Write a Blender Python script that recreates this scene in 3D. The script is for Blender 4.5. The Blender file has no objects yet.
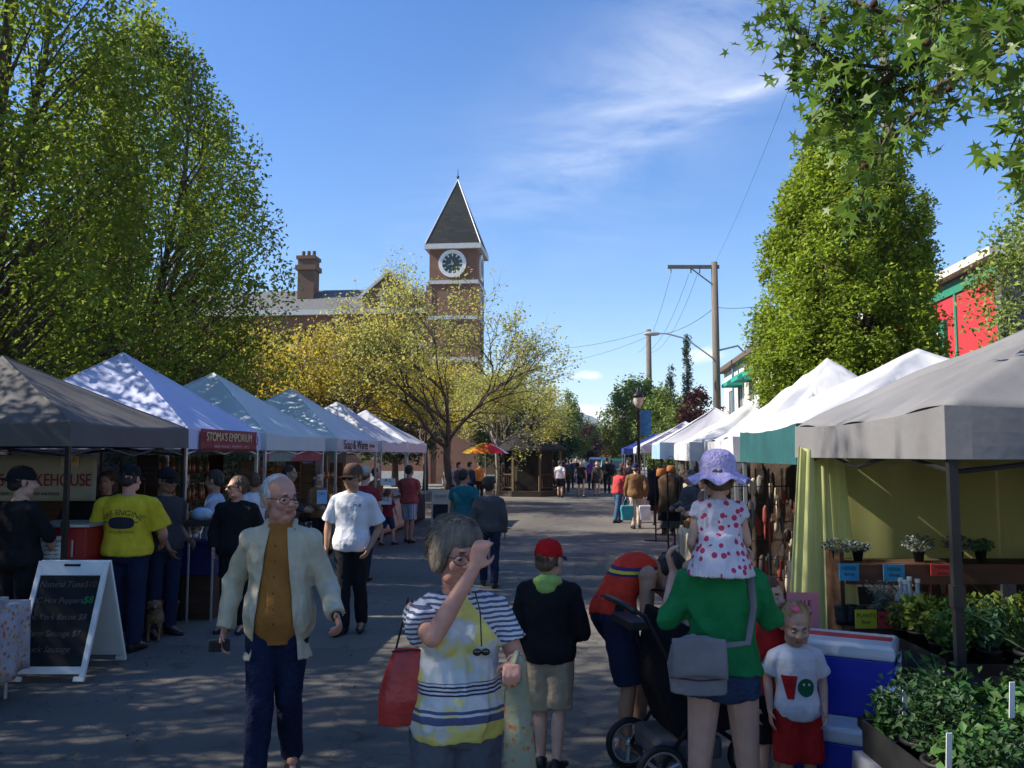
import bpy, math, random
import numpy as np
from mathutils import Vector, Matrix
R = math.radians
PI = math.pi
sc = bpy.context.scene
COL = sc.collection

# ---------------------------------------------------------------- camera
CAM_H = 1.9; F = 850.0; YAW = math.atan(85/850); PITCH = math.atan(71/850)
cd = bpy.data.cameras.new('camera'); cam = bpy.data.objects.new('camera', cd); COL.objects.link(cam)
cd.lens = 36*F/1024; cd.clip_end = 20000; cd.clip_start = 0.05
cam.location = (0, 0, CAM_H); cam.rotation_euler = (R(90)+PITCH, 0, YAW)
sc.camera = cam
# ---------------------------------------------------------------- sky, sun, exposure
SUN_EL = R(39); SUN_AZ = R(-98)          # azimuth measured from +Y towards +X
w = bpy.data.worlds.new('World'); sc.world = w; w.use_nodes = True
wn = w.node_tree.nodes; wl = w.node_tree.links
bg = wn['Background']; bg.inputs[1].default_value = 0.118
sky = wn.new('ShaderNodeTexSky'); sky.sky_type = 'NISHITA'; sky.sun_disc = False
sky.sun_elevation = SUN_EL; sky.sun_rotation = SUN_AZ; sky.ozone_density = 3.0; sky.air_density = 1.0; sky.dust_density = 0.4
sd = bpy.data.lights.new('sun', 'SUN'); sun = bpy.data.objects.new('sun', sd); COL.objects.link(sun)
sd.energy = 5.0; sd.angle = R(0.53); sd.color = (1.0, .93, .82)
sdir = Vector((math.sin(SUN_AZ)*math.cos(SUN_EL), math.cos(SUN_AZ)*math.cos(SUN_EL), math.sin(SUN_EL)))
sun.rotation_euler = sdir.to_track_quat('Z', 'Y').to_euler()
sun.location = sdir*60
sc.view_settings.view_transform = 'Standard'; sc.view_settings.look = 'None'
sc.view_settings.exposure = 0.85; sc.view_settings.gamma = 1.0; sc.view_settings.use_curve_mapping = False
sc.render.engine = 'CYCLES'
sc.cycles.use_denoising = True
sc.cycles.max_bounces = 6; sc.cycles.diffuse_bounces = 3; sc.cycles.glossy_bounces = 2
sc.cycles.transmission_bounces = 3; sc.cycles.transparent_max_bounces = 8; sc.cycles.sample_clamp_indirect = 6

def ray(u, v):
    x = (u-512)/F; y = (384-v)/F
    fh = math.cos(PITCH)-y*math.sin(PITCH); up = math.sin(PITCH)+y*math.cos(PITCH)
    return x, fh, up
def toworld(x, d, z):
    return Vector((x*math.cos(YAW)-d*math.sin(YAW), x*math.sin(YAW)+d*math.cos(YAW), z))
def W(u, d, z=0.0, zm=None):
    """ground-plan point seen in column u at distance d ahead, returned at height z"""
    zz = (z if zm is None else zm)
    t = d*math.cos(PITCH)+(zz-CAM_H)*math.sin(PITCH)
    return toworld((u-512)/F*t, d, z)
def P(u, v, d):
    x, fh, up = ray(u, v); t = d/fh
    return toworld(x*t, d, CAM_H+up*t)
def skydir(u, v):
    x, fh, up = ray(u, v); p = toworld(x, fh, up); return p.normalized()

# sky with thin cirrus and two small cumulus puffs near the horizon
def setup_sky():
    N, L = wn, wl
    tc = N.new('ShaderNodeTexCoord')
    hs = N.new('ShaderNodeHueSaturation'); hs.inputs['Saturation'].default_value = 1.28; hs.inputs['Hue'].default_value = .508
    L.new(sky.outputs[0], hs.inputs['Color'])
    prev = hs.outputs[0]
    def math_(op, a, b=None, c=None, clamp=False):
        m = N.new('ShaderNodeMath'); m.operation = op; m.use_clamp = clamp
        for i, q in enumerate((a, b, c)):
            if q is None: continue
            if isinstance(q, (int, float)): m.inputs[i].default_value = q
            else: L.new(q, m.inputs[i])
        return m.outputs[0]
    def dot(v):
        n = N.new('ShaderNodeVectorMath'); n.operation = 'DOT_PRODUCT'; L.new(tc.outputs['Generated'], n.inputs[0]); n.inputs[1].default_value = v
        return n.outputs['Value']
    def blob(u, v, u2, v2, wa, wb):
        c = skydir(u, v); e = skydir(u2, v2); ax = (e-c); ax = (ax-c*ax.dot(c)).normalized(); bx = c.cross(ax)
        la = wa/F; lb = wb/F
        A = math_('DIVIDE', dot(ax), la); B = math_('DIVIDE', dot(bx), lb)
        fw = math_('GREATER_THAN', dot(c), 0.2)
        r2 = math_('ADD', math_('MULTIPLY', A, A), math_('MULTIPLY', B, B))
        g = math_('POWER', 2.718, math_('MULTIPLY', r2, -1.0))
        return math_('MULTIPLY', g, fw), c, ax, bx, la, lb
    def noise(scale, detail, stretch=None, dist=0.0):
        mp = N.new('ShaderNodeMapping'); mp.vector_type = 'POINT'
        L.new(tc.outputs['Generated'], mp.inputs[0])
        if stretch:
            mp.inputs['Rotation'].default_value = stretch[0]; mp.inputs['Scale'].default_value = stretch[1]
        nz = N.new('ShaderNodeTexNoise'); nz.inputs['Scale'].default_value = scale; nz.inputs['Detail'].default_value = detail
        nz.inputs['Roughness'].default_value = .62; nz.inputs['Distortion'].default_value = dist
        L.new(mp.outputs[0], nz.inputs['Vector']); return nz.outputs['Fac']
    def ramp(fac, a, b):
        r = N.new('ShaderNodeMapRange'); r.inputs[1].default_value = a; r.inputs[2].default_value = b; L.new(fac, r.inputs[0]); return r.outputs[0]
    tot = None
    n1 = ramp(noise(3.2, 8, ((0, R(38), R(10)), (1.0, 1.0, 4.0)), 0.6), .36, .72)
    n2 = ramp(noise(9.0, 9, ((0, R(32), R(10)), (1.0, 1.0, 5.0)), 0.3), .33, .7)
    for (u, v, u2, v2, wa, wb, st, nn) in ((690, 118, 600, 160, 95, 17, .30, n2), (640, 95, 560, 150, 150, 62, .24, n1), (560, 165, 500, 195, 90, 30, .16, n2),
                                       (700, 45, 600, 90, 110, 45, .22, n1), (560, 190, 700, 150, 240, 90, .10, n1), (760, 88, 740, 96, 40, 7, .28, n2)):
        g = blob(u, v, u2, v2, wa, wb)[0]
        q = math_('MULTIPLY', math_('MULTIPLY', g, nn), st)
        tot = q if tot is None else math_('ADD', tot, q)
    # horizon puffs
    n3 = noise(38, 7, ((0, 0, 0), (1, 1, 2.0)), .3)
    for (u, v, wa, wb, th) in ((588, 376, 24, 8, .52), (600, 418, 40, 16, .38), (560, 408, 32, 9, .52), (520, 392, 50, 9, .60), (705, 355, 40, 16, .60)):
        g = blob(u, v, u+30, v, wa, wb)[0]
        q = ramp(math_('ADD', math_('MULTIPLY', g, .62), math_('MULTIPLY', n3, .5)), th+.1, th+.32)
        tot = math_('ADD', tot, math_('MULTIPLY', q, .8))
    tot = math_('MINIMUM', tot, .9)
    mx = N.new('ShaderNodeMixRGB'); mx.inputs[2].default_value = (6.6, 6.7, 7.0, 1)
    L.new(tot, mx.inputs[0]); L.new(prev, mx.inputs[1]); L.new(mx.outputs[0], bg.inputs[0])
setup_sky()

# ---------------------------------------------------------------- materials
def lin(c):
    return tuple((x/12.92 if x <= .04045 else ((x+.055)/1.055)**2.4) for x in c)
_M = {}
def mat(name, col, rough=.8, var=.15, vscale=6.0, bump=0.0, bscale=40.0, metal=0.0, transl=0.0, stretch=(1, 1, 1), col2=None, alpha=1.0, sheen=0.0, island=0.0, spec=.3, coord='Object', hue=0.0):
    if name in _M: return _M[name]
    m = bpy.data.materials.new(name); m.use_nodes = True; N = m.node_tree.nodes; L = m.node_tree.links
    b = N['Principled BSDF']; out = N['Material Output']
    b.inputs['Roughness'].default_value = rough; b.inputs['Metallic'].default_value = metal
    b.inputs['Specular IOR Level'].default_value = spec
    if sheen: b.inputs['Sheen Weight'].default_value = sheen
    tc = N.new('ShaderNodeTexCoord'); mp = N.new('ShaderNodeMapping'); mp.inputs['Scale'].default_value = stretch
    L.new(tc.outputs[coord], mp.inputs[0])
    nz = N.new('ShaderNodeTexNoise'); nz.inputs['Scale'].default_value = vscale; nz.inputs['Detail'].default_value = 6
    L.new(mp.outputs[0], nz.inputs['Vector'])
    mx = N.new('ShaderNodeMixRGB')
    c2 = col2 or tuple(min(1, x*(1+var)) for x in col)
    mx.inputs[1].default_value = (*(tuple(x*(1-var) for x in col) if col2 is None else col), 1); mx.inputs[2].default_value = (*c2, 1)
    rp = N.new('ShaderNodeMapRange'); rp.inputs[1].default_value = .32; rp.inputs[2].default_value = .68
    L.new(nz.outputs['Fac'], rp.inputs[0]); L.new(rp.outputs[0], mx.inputs[0])
    c = mx.outputs[0]
    if island:
        g = N.new('ShaderNodeNewGeometry'); hs = N.new('ShaderNodeHueSaturation')
        mr = N.new('ShaderNodeMapRange'); mr.inputs[3].default_value = 1-island; mr.inputs[4].default_value = 1+island
        L.new(g.outputs['Random Per Island'], mr.inputs[0]); L.new(mr.outputs[0], hs.inputs['Value'])
        if hue:
            mh = N.new('ShaderNodeMapRange'); mh.inputs[3].default_value = .5-hue; mh.inputs[4].default_value = .5+hue
            fr = N.new('ShaderNodeMath'); fr.operation = 'FRACT'; mu = N.new('ShaderNodeMath'); mu.operation = 'MULTIPLY'; mu.inputs[1].default_value = 7.3
            L.new(g.outputs['Random Per Island'], mu.inputs[0]); L.new(mu.outputs[0], fr.inputs[0]); L.new(fr.outputs[0], mh.inputs[0]); L.new(mh.outputs[0], hs.inputs['Hue'])
        L.new(c, hs.inputs['Color']); c = hs.outputs[0]
    L.new(c, b.inputs['Base Color'])
    if bump:
        n2 = N.new('ShaderNodeTexNoise'); n2.inputs['Scale'].default_value = bscale; n2.inputs['Detail'].default_value = 5
        L.new(mp.outputs[0], n2.inputs['Vector'])
        bp = N.new('ShaderNodeBump'); bp.inputs['Strength'].default_value = min(1, bump); bp.inputs['Distance'].default_value = .02
        L.new(n2.outputs['Fac'], bp.inputs['Height']); L.new(bp.outputs[0], b.inputs['Normal'])
    sh = b.outputs[0]
    if transl:
        t = N.new('ShaderNodeBsdfTranslucent'); L.new(c, t.inputs['Color']); ms = N.new('ShaderNodeMixShader'); ms.inputs[0].default_value = transl
        L.new(sh, ms.inputs[1]); L.new(t.outputs[0], ms.inputs[2]); sh = ms.outputs[0]
    if alpha < 1:
        t = N.new('ShaderNodeBsdfTransparent'); ms = N.new('ShaderNodeMixShader'); ms.inputs[0].default_value = alpha
        L.new(t.outputs[0], ms.inputs[1]); L.new(sh, ms.inputs[2]); sh = ms.outputs[0]
    L.new(sh, out.inputs['Surface'])
    _M[name] = m; return m
def nodes_of(m): return m.node_tree.nodes, m.node_tree.links, m.node_tree.nodes['Principled BSDF']

def cloth(name, col, **k):
    k.setdefault('rough', .9); k.setdefault('var', .12); k.setdefault('vscale', 9); k.setdefault('bump', .8); k.setdefault('bscale', 13); k.setdefault('spec', .15)
    m = mat(name, col, **k); N, L, b = nodes_of(m)
    if 'fold_wave' in N: return m
    src = b.inputs['Normal'].links[0].from_socket if b.inputs['Normal'].links else None
    tc = N.new('ShaderNodeTexCoord'); mp = N.new('ShaderNodeMapping'); mp.inputs['Rotation'].default_value = (R(25), R(35), R(15)); L.new(tc.outputs['Object'], mp.inputs[0])
    w_ = N.new('ShaderNodeTexWave'); w_.name = 'fold_wave'; w_.wave_profile = 'SAW'; w_.inputs['Scale'].default_value = 2.6; w_.inputs['Distortion'].default_value = 11; w_.inputs['Detail'].default_value = 2; w_.inputs['Detail Scale'].default_value = 1.3; L.new(mp.outputs[0], w_.inputs['Vector'])
    bp = N.new('ShaderNodeBump'); bp.inputs['Strength'].default_value = .55; bp.inputs['Distance'].default_value = .016; L.new(w_.outputs['Fac'], bp.inputs['Height'])
    if src is not None: L.new(src, bp.inputs['Normal'])
    L.new(bp.outputs[0], b.inputs['Normal']); return m

# ---------------------------------------------------------------- mesh builder
class MB:
    def __init__(s): s.v = []; s.f = []; s.m = []; s.mi = 0
    def add(s, vs, fs):
        o = len(s.v); s.v += [tuple(x) for x in vs]; s.f += [tuple(i+o for i in q) for q in fs]; s.m += [s.mi]*len(fs); return s
    def box(s, c, size, rot=0, tilt=None):
        hx, hy, hz = size[0]/2, size[1]/2, size[2]/2
        M = Matrix.Rotation(rot, 3, 'Z')
        if tilt: M = M @ Matrix.Rotation(tilt[0], 3, 'X') @ Matrix.Rotation(tilt[1], 3, 'Y')
        vs = [M @ Vector((x*hx, y*hy, z*hz))+Vector(c) for x in (-1, 1) for y in (-1, 1) for z in (-1, 1)]
        return s.add(vs, [(0, 1, 3, 2), (4, 6, 7, 5), (0, 4, 5, 1), (2, 3, 7, 6), (0, 2, 6, 4), (1, 5, 7, 3)])
    def b2(s, x0, x1, y0, y1, z0, z1):
        return s.box(((x0+x1)/2, (y0+y1)/2, (z0+z1)/2), (abs(x1-x0), abs(y1-y0), abs(z1-z0)))
    def loft(s, rings, closed_ends=True):
        n = len(rings[0]); vs = []; fs = []
        for r in rings: vs += list(r)
        for i in range(len(rings)-1):
            for j in range(n):
                k = (j+1) % n; fs.append((i*n+j, i*n+k, (i+1)*n+k, (i+1)*n+j))
        if closed_ends:
            fs.append(tuple(reversed(range(n)))); fs.append(tuple(range((len(rings)-1)*n, len(rings)*n)))
        return s.add(vs, fs)
    def tube(s, pts, rad, n=8, flat=1.0):
        pts = [Vector(p) for p in pts]
        if not isinstance(rad, (list, tuple)): rad = [rad]*len(pts)
        rings = []; up = None
        for i, p in enumerate(pts):
            d = (pts[min(i+1, len(pts)-1)]-pts[max(i-1, 0)])
            if d.length < 1e-9: d = Vector((0, 0, 1))
            d.normalize()
            if up is None:
                up = d.orthogonal().normalized() if abs(d.z) > .9 or True else None
            up = (up-d*up.dot(d))
            if up.length < 1e-6: up = d.orthogonal()
            up.normalize(); sd_ = d.cross(up)
            rings.append([p+(up*math.cos(a)+sd_*math.sin(a)*flat)*rad[i] for a in [2*PI*j/n for j in range(n)]])
        return s.loft(rings)
    def cap(s, a, b, ra, rb, n=12):
        a = Vector(a); b = Vector(b); d = b-a; L = d.length
        if L < 1e-6: return s.ell(a, (ra, ra, ra))
        d /= L; pts = []; rad = []
        for q in (1.0, .75, .4): pts.append(a-d*ra*math.sin(math.acos(1-q) if False else q*PI/2*.98)); rad.append(max(ra*math.cos(q*PI/2*.98), ra*.05))
        pts.append(a); rad.append(ra); pts.append(b); rad.append(rb)
        for q in (.4, .75, 1.0): pts.append(b+d*rb*math.sin(q*PI/2*.98)); rad.append(max(rb*math.cos(q*PI/2*.98), rb*.05))
        up = d.orthogonal().normalized(); sd_ = d.cross(up)
        return s.loft([[p+(up*math.cos(t)+sd_*math.sin(t))*r for t in [2*PI*j/n for j in range(n)]] for p, r in zip(pts, rad)])
    def ell(s, c, r, M=None, n=14, m=9):
        c = Vector(c); M = M or Matrix.Identity(3); rings = []
        for i in range(m):
            t = -PI/2+PI*(i+.15)/(m-.7); rings.append([c+M @ Vector((r[0]*math.cos(t)*math.cos(a), r[1]*math.cos(t)*math.sin(a), r[2]*math.sin(t))) for a in [2*PI*j/n for j in range(n)]])
        return s.loft(rings)
    def cyl(s, c, r, z0, z1, n=16, r2=None):
        r2 = r if r2 is None else r2
        return s.loft([[(c[0]+q*math.cos(a), c[1]+q*math.sin(a), z) for a in [2*PI*j/n for j in range(n)]] for q, z in ((r, z0), (r2, z1))])
    def lathe(s, c, prof, n=20):
        return s.loft([[(c[0]+max(q, .0005)*math.cos(a), c[1]+max(q, .0005)*math.sin(a), c[2]+z) for a in [2*PI*j/n for j in range(n)]] for q, z in prof])
    def grid(s, fn, nu, nv):
        vs = [fn(i/nu, j/nv) for i in range(nu+1) for j in range(nv+1)]
        fs = [(i*(nv+1)+j, (i+1)*(nv+1)+j, (i+1)*(nv+1)+j+1, i*(nv+1)+j+1) for i in range(nu) for j in range(nv)]
        return s.add(vs, fs)
    def prism(s, poly, off):
        """poly: list of 3-D points; extruded by vector off"""
        n = len(poly); vs = [Vector(p) for p in poly]+[Vector(p)+Vector(off) for p in poly]
        fs = [tuple(range(n)), tuple(reversed(range(n, 2*n)))]+[(i, i+n, (i+1) % n+n, (i+1) % n) for i in range(n)]
        return s.add(vs, fs)
    def mesh(s, name):
        me = bpy.data.meshes.new(name); me.from_pydata([tuple(v) for v in s.v], [], s.f); me.update(); return me
    def build(s, name, mats, parent=None, smooth=False, bevel=0.0, loc=None, rz=0.0, fix=True, solid=0.0):
        me = s.mesh(name)
        if not isinstance(mats, (list, tuple)): mats = [mats]
        for m in mats: me.materials.append(m)
        if len(mats) > 1: me.polygons.foreach_set('material_index', s.m)
        if fix:
            import bmesh
            bm = bmesh.new(); bm.from_mesh(me); bmesh.ops.recalc_face_normals(bm, faces=bm.faces); bm.to_mesh(me); bm.free()
        if smooth: me.polygons.foreach_set('use_smooth', [True]*len(me.polygons))
        o = bpy.data.objects.new(name, me); COL.objects.link(o)
        if parent is not None: o.parent = parent
        if loc is not None: o.location = loc
        if rz: o.rotation_euler = (0, 0, rz)
        if solid:
            sm = o.modifiers.new('solid', 'SOLIDIFY'); sm.thickness = solid; sm.offset = 0
        if bevel:
            b = o.modifiers.new('bevel', 'BEVEL'); b.width = bevel; b.segments = 2; b.limit_method = 'ANGLE'; b.angle_limit = R(40)
        return o

def tag(o, label=None, cat=None, group=None, kind=None):
    if label: o['label'] = label
    if cat: o['category'] = cat
    if group: o['group'] = group
    if kind: o['kind'] = kind
    return o
def thing(name, label, cat, loc=(0, 0, 0), rz=0.0, group=None):
    o = bpy.data.objects.new(name, None); COL.objects.link(o); o.location = loc; o.rotation_euler = (0, 0, rz); o.empty_display_size = .2
    return tag(o, label, cat, group)
def kids(o): return [c for c in bpy.data.objects if c.parent == o]
def copy_tree(o, parent=None, loc=None, rz=None, label=None, scale=None, _ch=None):
    if _ch is None:
        _ch = {}
        for q in bpy.data.objects:
            if q.parent: _ch.setdefault(q.parent.name, []).append(q)
    c = o.copy(); COL.objects.link(c)
    if parent is not None: c.parent = parent
    if loc is not None: c.location = loc
    if rz is not None: c.rotation_euler = (0, 0, rz)
    if scale is not None: c.scale = scale if isinstance(scale, (tuple, list)) else (scale,)*3
    if label: c['label'] = label
    for ch in _ch.get(o.name, []): copy_tree(ch, c, _ch=_ch)
    return c

def text_mesh(txt, size, mat_, name='lettering', parent=None, loc=(0, 0, 0), rot=(0, 0, 0), depth=.002, sx=1.0, shear=0.0, align='CENTER'):
    cu = bpy.data.curves.new('t', 'FONT'); cu.body = txt; cu.size = size; cu.extrude = depth; cu.align_x = align; cu.align_y = 'CENTER'; cu.shear = shear
    t = bpy.data.objects.new('t', cu); COL.objects.link(t)
    bpy.context.view_layer.update()
    me = bpy.data.meshes.new_from_object(t.evaluated_get(bpy.context.evaluated_depsgraph_get()))
    bpy.data.objects.remove(t); bpy.data.curves.remove(cu); me.name = name
    me.materials.clear(); me.materials.append(mat_)
    o = bpy.data.objects.new(name, me); COL.objects.link(o); o.location = loc; o.rotation_euler = rot; o.scale = (sx, 1, 1)
    if parent is not None: o.parent = parent
    return o

# colours
white_paint = mat('white_paint', (.75, .75, .73), .6, .05)
black_metal = mat('black_metal', (.015, .015, .016), .45, .1)
grey_metal = mat('grey_metal', (.45, .46, .47), .4, .08, metal=.6)
dark_plastic = mat('dark_plastic', (.02, .02, .022), .5, .1)
dark_wood = mat('dark_wood', (.07, .035, .02), .7, .35, 3, bump=.2, stretch=(1, 1, 8))
mid_wood = mat('mid_wood', (.22, .12, .06), .75, .3, 4, bump=.2, stretch=(1, 1, 6))
weathered_wood = mat('weathered_wood', (.16, .12, .085), .9, .3, 5, bump=.4, stretch=(6, 6, .6))
paper = mat('paper', (.75, .74, .7), .9, .03)
# ================================================================ the setting
def sheet(name, x0, x1, y0, y1, z, m, nx=1, ny=1):
    b = MB(); b.grid(lambda a, c: (x0+(x1-x0)*a, y0+(y1-y0)*c, z), nx, ny)
    return tag(b.build(name, m, fix=False), kind='structure')
# asphalt: patches, seams and cracks
asph = mat('asphalt', (.150, .136, .118), .92, .20, .35, bump=.5, bscale=90, spec=.2)
def asphalt_detail(m):
    N, L, b = nodes_of(m)
    src = b.inputs['Base Color'].links[0].from_socket
    tc = N.new('ShaderNodeTexCoord')
    v = N.new('ShaderNodeTexVoronoi'); v.feature = 'DISTANCE_TO_EDGE'; v.inputs['Scale'].default_value = .33
    nz = N.new('ShaderNodeTexNoise'); nz.inputs['Scale'].default_value = 1.6; nz.inputs['Detail'].default_value = 5
    ad = N.new('ShaderNodeMixRGB'); ad.blend_type = 'LINEAR_LIGHT'; ad.inputs[0].default_value = .55
    L.new(tc.outputs['Object'], nz.inputs['Vector']); L.new(tc.outputs['Object'], ad.inputs[1]); L.new(nz.outputs['Color'], ad.inputs[2]); L.new(ad.outputs[0], v.inputs['Vector'])
    cr = N.new('ShaderNodeMapRange'); cr.inputs[1].default_value = .0; cr.inputs[2].default_value = .006; cr.inputs[3].default_value = .72; cr.inputs[4].default_value = 1
    L.new(v.outputs['Distance'], cr.inputs[0])
    mu = N.new('ShaderNodeMixRGB'); mu.blend_type = 'MULTIPLY'; mu.inputs[0].default_value = 1; L.new(src, mu.inputs[1]); L.new(cr.outputs[0], mu.inputs[2])
    n2 = N.new('ShaderNodeTexNoise'); n2.inputs['Scale'].default_value = 160; n2.inputs['Detail'].default_value = 2
    L.new(tc.outputs['Object'], n2.inputs['Vector'])
    m2 = N.new('ShaderNodeMapRange'); m2.inputs[1].default_value = .3; m2.inputs[2].default_value = .7; m2.inputs[3].default_value = .72; m2.inputs[4].default_value = 1.3; L.new(n2.outputs['Fac'], m2.inputs[0])
    m3 = N.new('ShaderNodeMixRGB'); m3.blend_type = 'MULTIPLY'; m3.inputs[0].default_value = 1; L.new(mu.outputs[0], m3.inputs[1]); L.new(m2.outputs[0], m3.inputs[2])
    # repaved rectangles and oil stains
    vb_ = N.new('ShaderNodeTexVoronoi'); vb_.distance = 'CHEBYCHEV'; vb_.inputs['Scale'].default_value = .16; L.new(tc.outputs['Object'], vb_.inputs['Vector']); sp_ = N.new('ShaderNodeSeparateXYZ'); L.new(vb_.outputs['Color'], sp_.inputs[0])
    mp_ = N.new('ShaderNodeMapRange'); mp_.inputs[3].default_value = .80; mp_.inputs[4].default_value = 1.18; L.new(sp_.outputs[0], mp_.inputs[0])
    m4 = N.new('ShaderNodeMixRGB'); m4.blend_type = 'MULTIPLY'; m4.inputs[0].default_value = 1; L.new(m3.outputs[0], m4.inputs[1]); L.new(mp_.outputs[0], m4.inputs[2])
    n5 = N.new('ShaderNodeTexNoise'); n5.inputs['Scale'].default_value = 2.3; n5.inputs['Detail'].default_value = 3; L.new(tc.outputs['Object'], n5.inputs['Vector'])
    m6 = N.new('ShaderNodeMapRange'); m6.inputs[1].default_value = .62; m6.inputs[2].default_value = .72; m6.inputs[3].default_value = 1; m6.inputs[4].default_value = .62; L.new(n5.outputs['Fac'], m6.inputs[0])
    m7 = N.new('ShaderNodeMixRGB'); m7.blend_type = 'MULTIPLY'; m7.inputs[0].default_value = 1; L.new(m4.outputs[0], m7.inputs[1]); L.new(m6.outputs[0], m7.inputs[2]); m3 = m7
    L.new(m3.outputs[0], b.inputs['Base Color'])
asphalt_detail(asph)
ground_m = mat('ground_dirt', (.10, .11, .06), .95, .3, .05, bump=.3, bscale=8)
concrete = mat('concrete', (.30, .29, .27), .9, .15, 1.5, bump=.3, bscale=30)
brick_paving = mat('paving', (.26, .22, .18), .9, .2, 2.0, bump=.4, bscale=20)
sheet('ground', -3500, 3500, -300, 6000, -.02, ground_m)
sheet('road', -8.2, 6.2, -25, 260, 0, asph)
sheet('side_road', -60, -8.2, 47, 55, 0, asph); 
for nm, x0, x1 in (('sidewalk', 6.2, 8.6), ('sidewalk', -13, -8.2)):
    for (ya, yb) in (((-25, 240),) if x0 > 0 else ((-25, 46.8),)):
        b = MB(); b.b2(x0+.15 if x0 > 0 else x0, x1 if x0 > 0 else x1-.15, ya, yb, -.1, .12)
        tag(b.build(nm, concrete), kind='structure')
        b = MB(); b.b2(x0 if x0 > 0 else x1-.15, x0+.15 if x0 > 0 else x1, ya, yb, -.1, .135)
        tag(b.build('kerb', concrete, bevel=.02), kind='structure')
# far ridge
def ridge(name, Y, pts, m, seed):
    rs = random.Random(seed); b = MB(); ph = [rs.uniform(0, 6) for _ in range(8)]
    def hgt(x):
        h = 0
        for i in range(len(pts)-1):
            if pts[i][0] <= x <= pts[i+1][0]:
                t = (x-pts[i][0])/(pts[i+1][0]-pts[i][0]); t = t*t*(3-2*t); h = pts[i][1]*(1-t)+pts[i+1][1]*t
        return max(0, h*(1+.05*math.sin(x*.031+ph[0])+.03*math.sin(x*.083+ph[1])+.02*math.sin(x*.21+ph[2])))
    x0, x1 = pts[0][0], pts[-1][0]
    def f(a, c):
        x = x0+(x1-x0)*a; h = hgt(x); q = math.sin(c*PI)
        return (x+30*math.sin(c*9+x*.01), Y+(c-.5)*700, -1+h*q*(1+.06*math.sin(x*.05+c*11)))
    b.grid(f, 160, 14); return tag(b.build(name, m, smooth=True), kind='structure')
forest_far = mat('far_forest', (.05, .075, .05), .95, .3, .02)
ridge('mountain', 2600, [(-1800, 60), (-700, 40), (-250, 100), (-95, 150), (-20, 122), (60, 70), (300, 90), (900, 60), (2000, 30)], forest_far, 3)
ridge('hill', 1100, [(-900, 10), (-200, 22), (-60, 20), (0, 28), (60, 36), (200, 30), (900, 25)], forest_far, 5)

# ---------------------------------------------------------------- buildings
def brick_mat(name, c1, c2, mortar, scale=1.0, bw=.22, bh=.075):
    m = mat(name, c1, .9, .1); N, L, b = nodes_of(m)
    tc = N.new('ShaderNodeTexCoord'); sx = N.new('ShaderNodeSeparateXYZ'); L.new(tc.outputs['Object'], sx.inputs[0])
    ad = N.new('ShaderNodeMath'); L.new(sx.outputs[0], ad.inputs[0]); L.new(sx.outputs[1], ad.inputs[1])
    cx = N.new('ShaderNodeCombineXYZ'); L.new(ad.outputs[0], cx.inputs[0]); L.new(sx.outputs[2], cx.inputs[1])
    br = N.new('ShaderNodeTexBrick'); br.inputs['Color1'].default_value = (*c1, 1); br.inputs['Color2'].default_value = (*c2, 1); br.inputs['Mortar'].default_value = (*mortar, 1)
    br.inputs['Scale'].default_value = scale; br.inputs['Brick Width'].default_value = bw; br.inputs['Row Height'].default_value = bh; br.inputs['Mortar Size'].default_value = .008
    L.new(cx.outputs[0], br.inputs['Vector'])
    nz = N.new('ShaderNodeTexNoise'); nz.inputs['Scale'].default_value = .8; nz.inputs['Detail'].default_value = 5; L.new(tc.outputs['Object'], nz.inputs['Vector'])
    mr = N.new('ShaderNodeMapRange'); mr.inputs[3].default_value = .7; mr.inputs[4].default_value = 1.3; L.new(nz.outputs['Fac'], mr.inputs[0])
    mu = N.new('ShaderNodeMixRGB'); mu.blend_type = 'MULTIPLY'; mu.inputs[0].default_value = 1; L.new(br.outputs[0], mu.inputs[1]); L.new(mr.outputs[0], mu.inputs[2])
    L.new(mu.outputs[0], b.inputs['Base Color'])
    bp = N.new('ShaderNodeBump'); bp.inputs['Strength'].default_value = .4; bp.inputs['Distance'].default_value = .01; L.new(br.outputs['Fac'], bp.inputs['Height']); bp.invert = True; L.new(bp.outputs[0], b.inputs['Normal'])
    return m
brick = brick_mat('red_brick', (.22, .065, .035), (.16, .048, .028), (.3, .25, .2))
slate = brick_mat('slate', (.016, .020, .022), (.030, .035, .036), (.008, .009, .01), 1.0, .45, .22)
brick_dark = brick_mat('brown_brick', (.14, .07, .045), (.10, .05, .035), (.18, .15, .12))
stone_trim = mat('stone_trim', (.55, .55, .54), .85, .08)
glass = mat('window_glass', (.03, .04, .05), .08, .2, 1.0, spec=.8)
curtain_glass = mat('shop_glass', (.06, .07, .07), .15, .4, 2.0, spec=.8)

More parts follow.
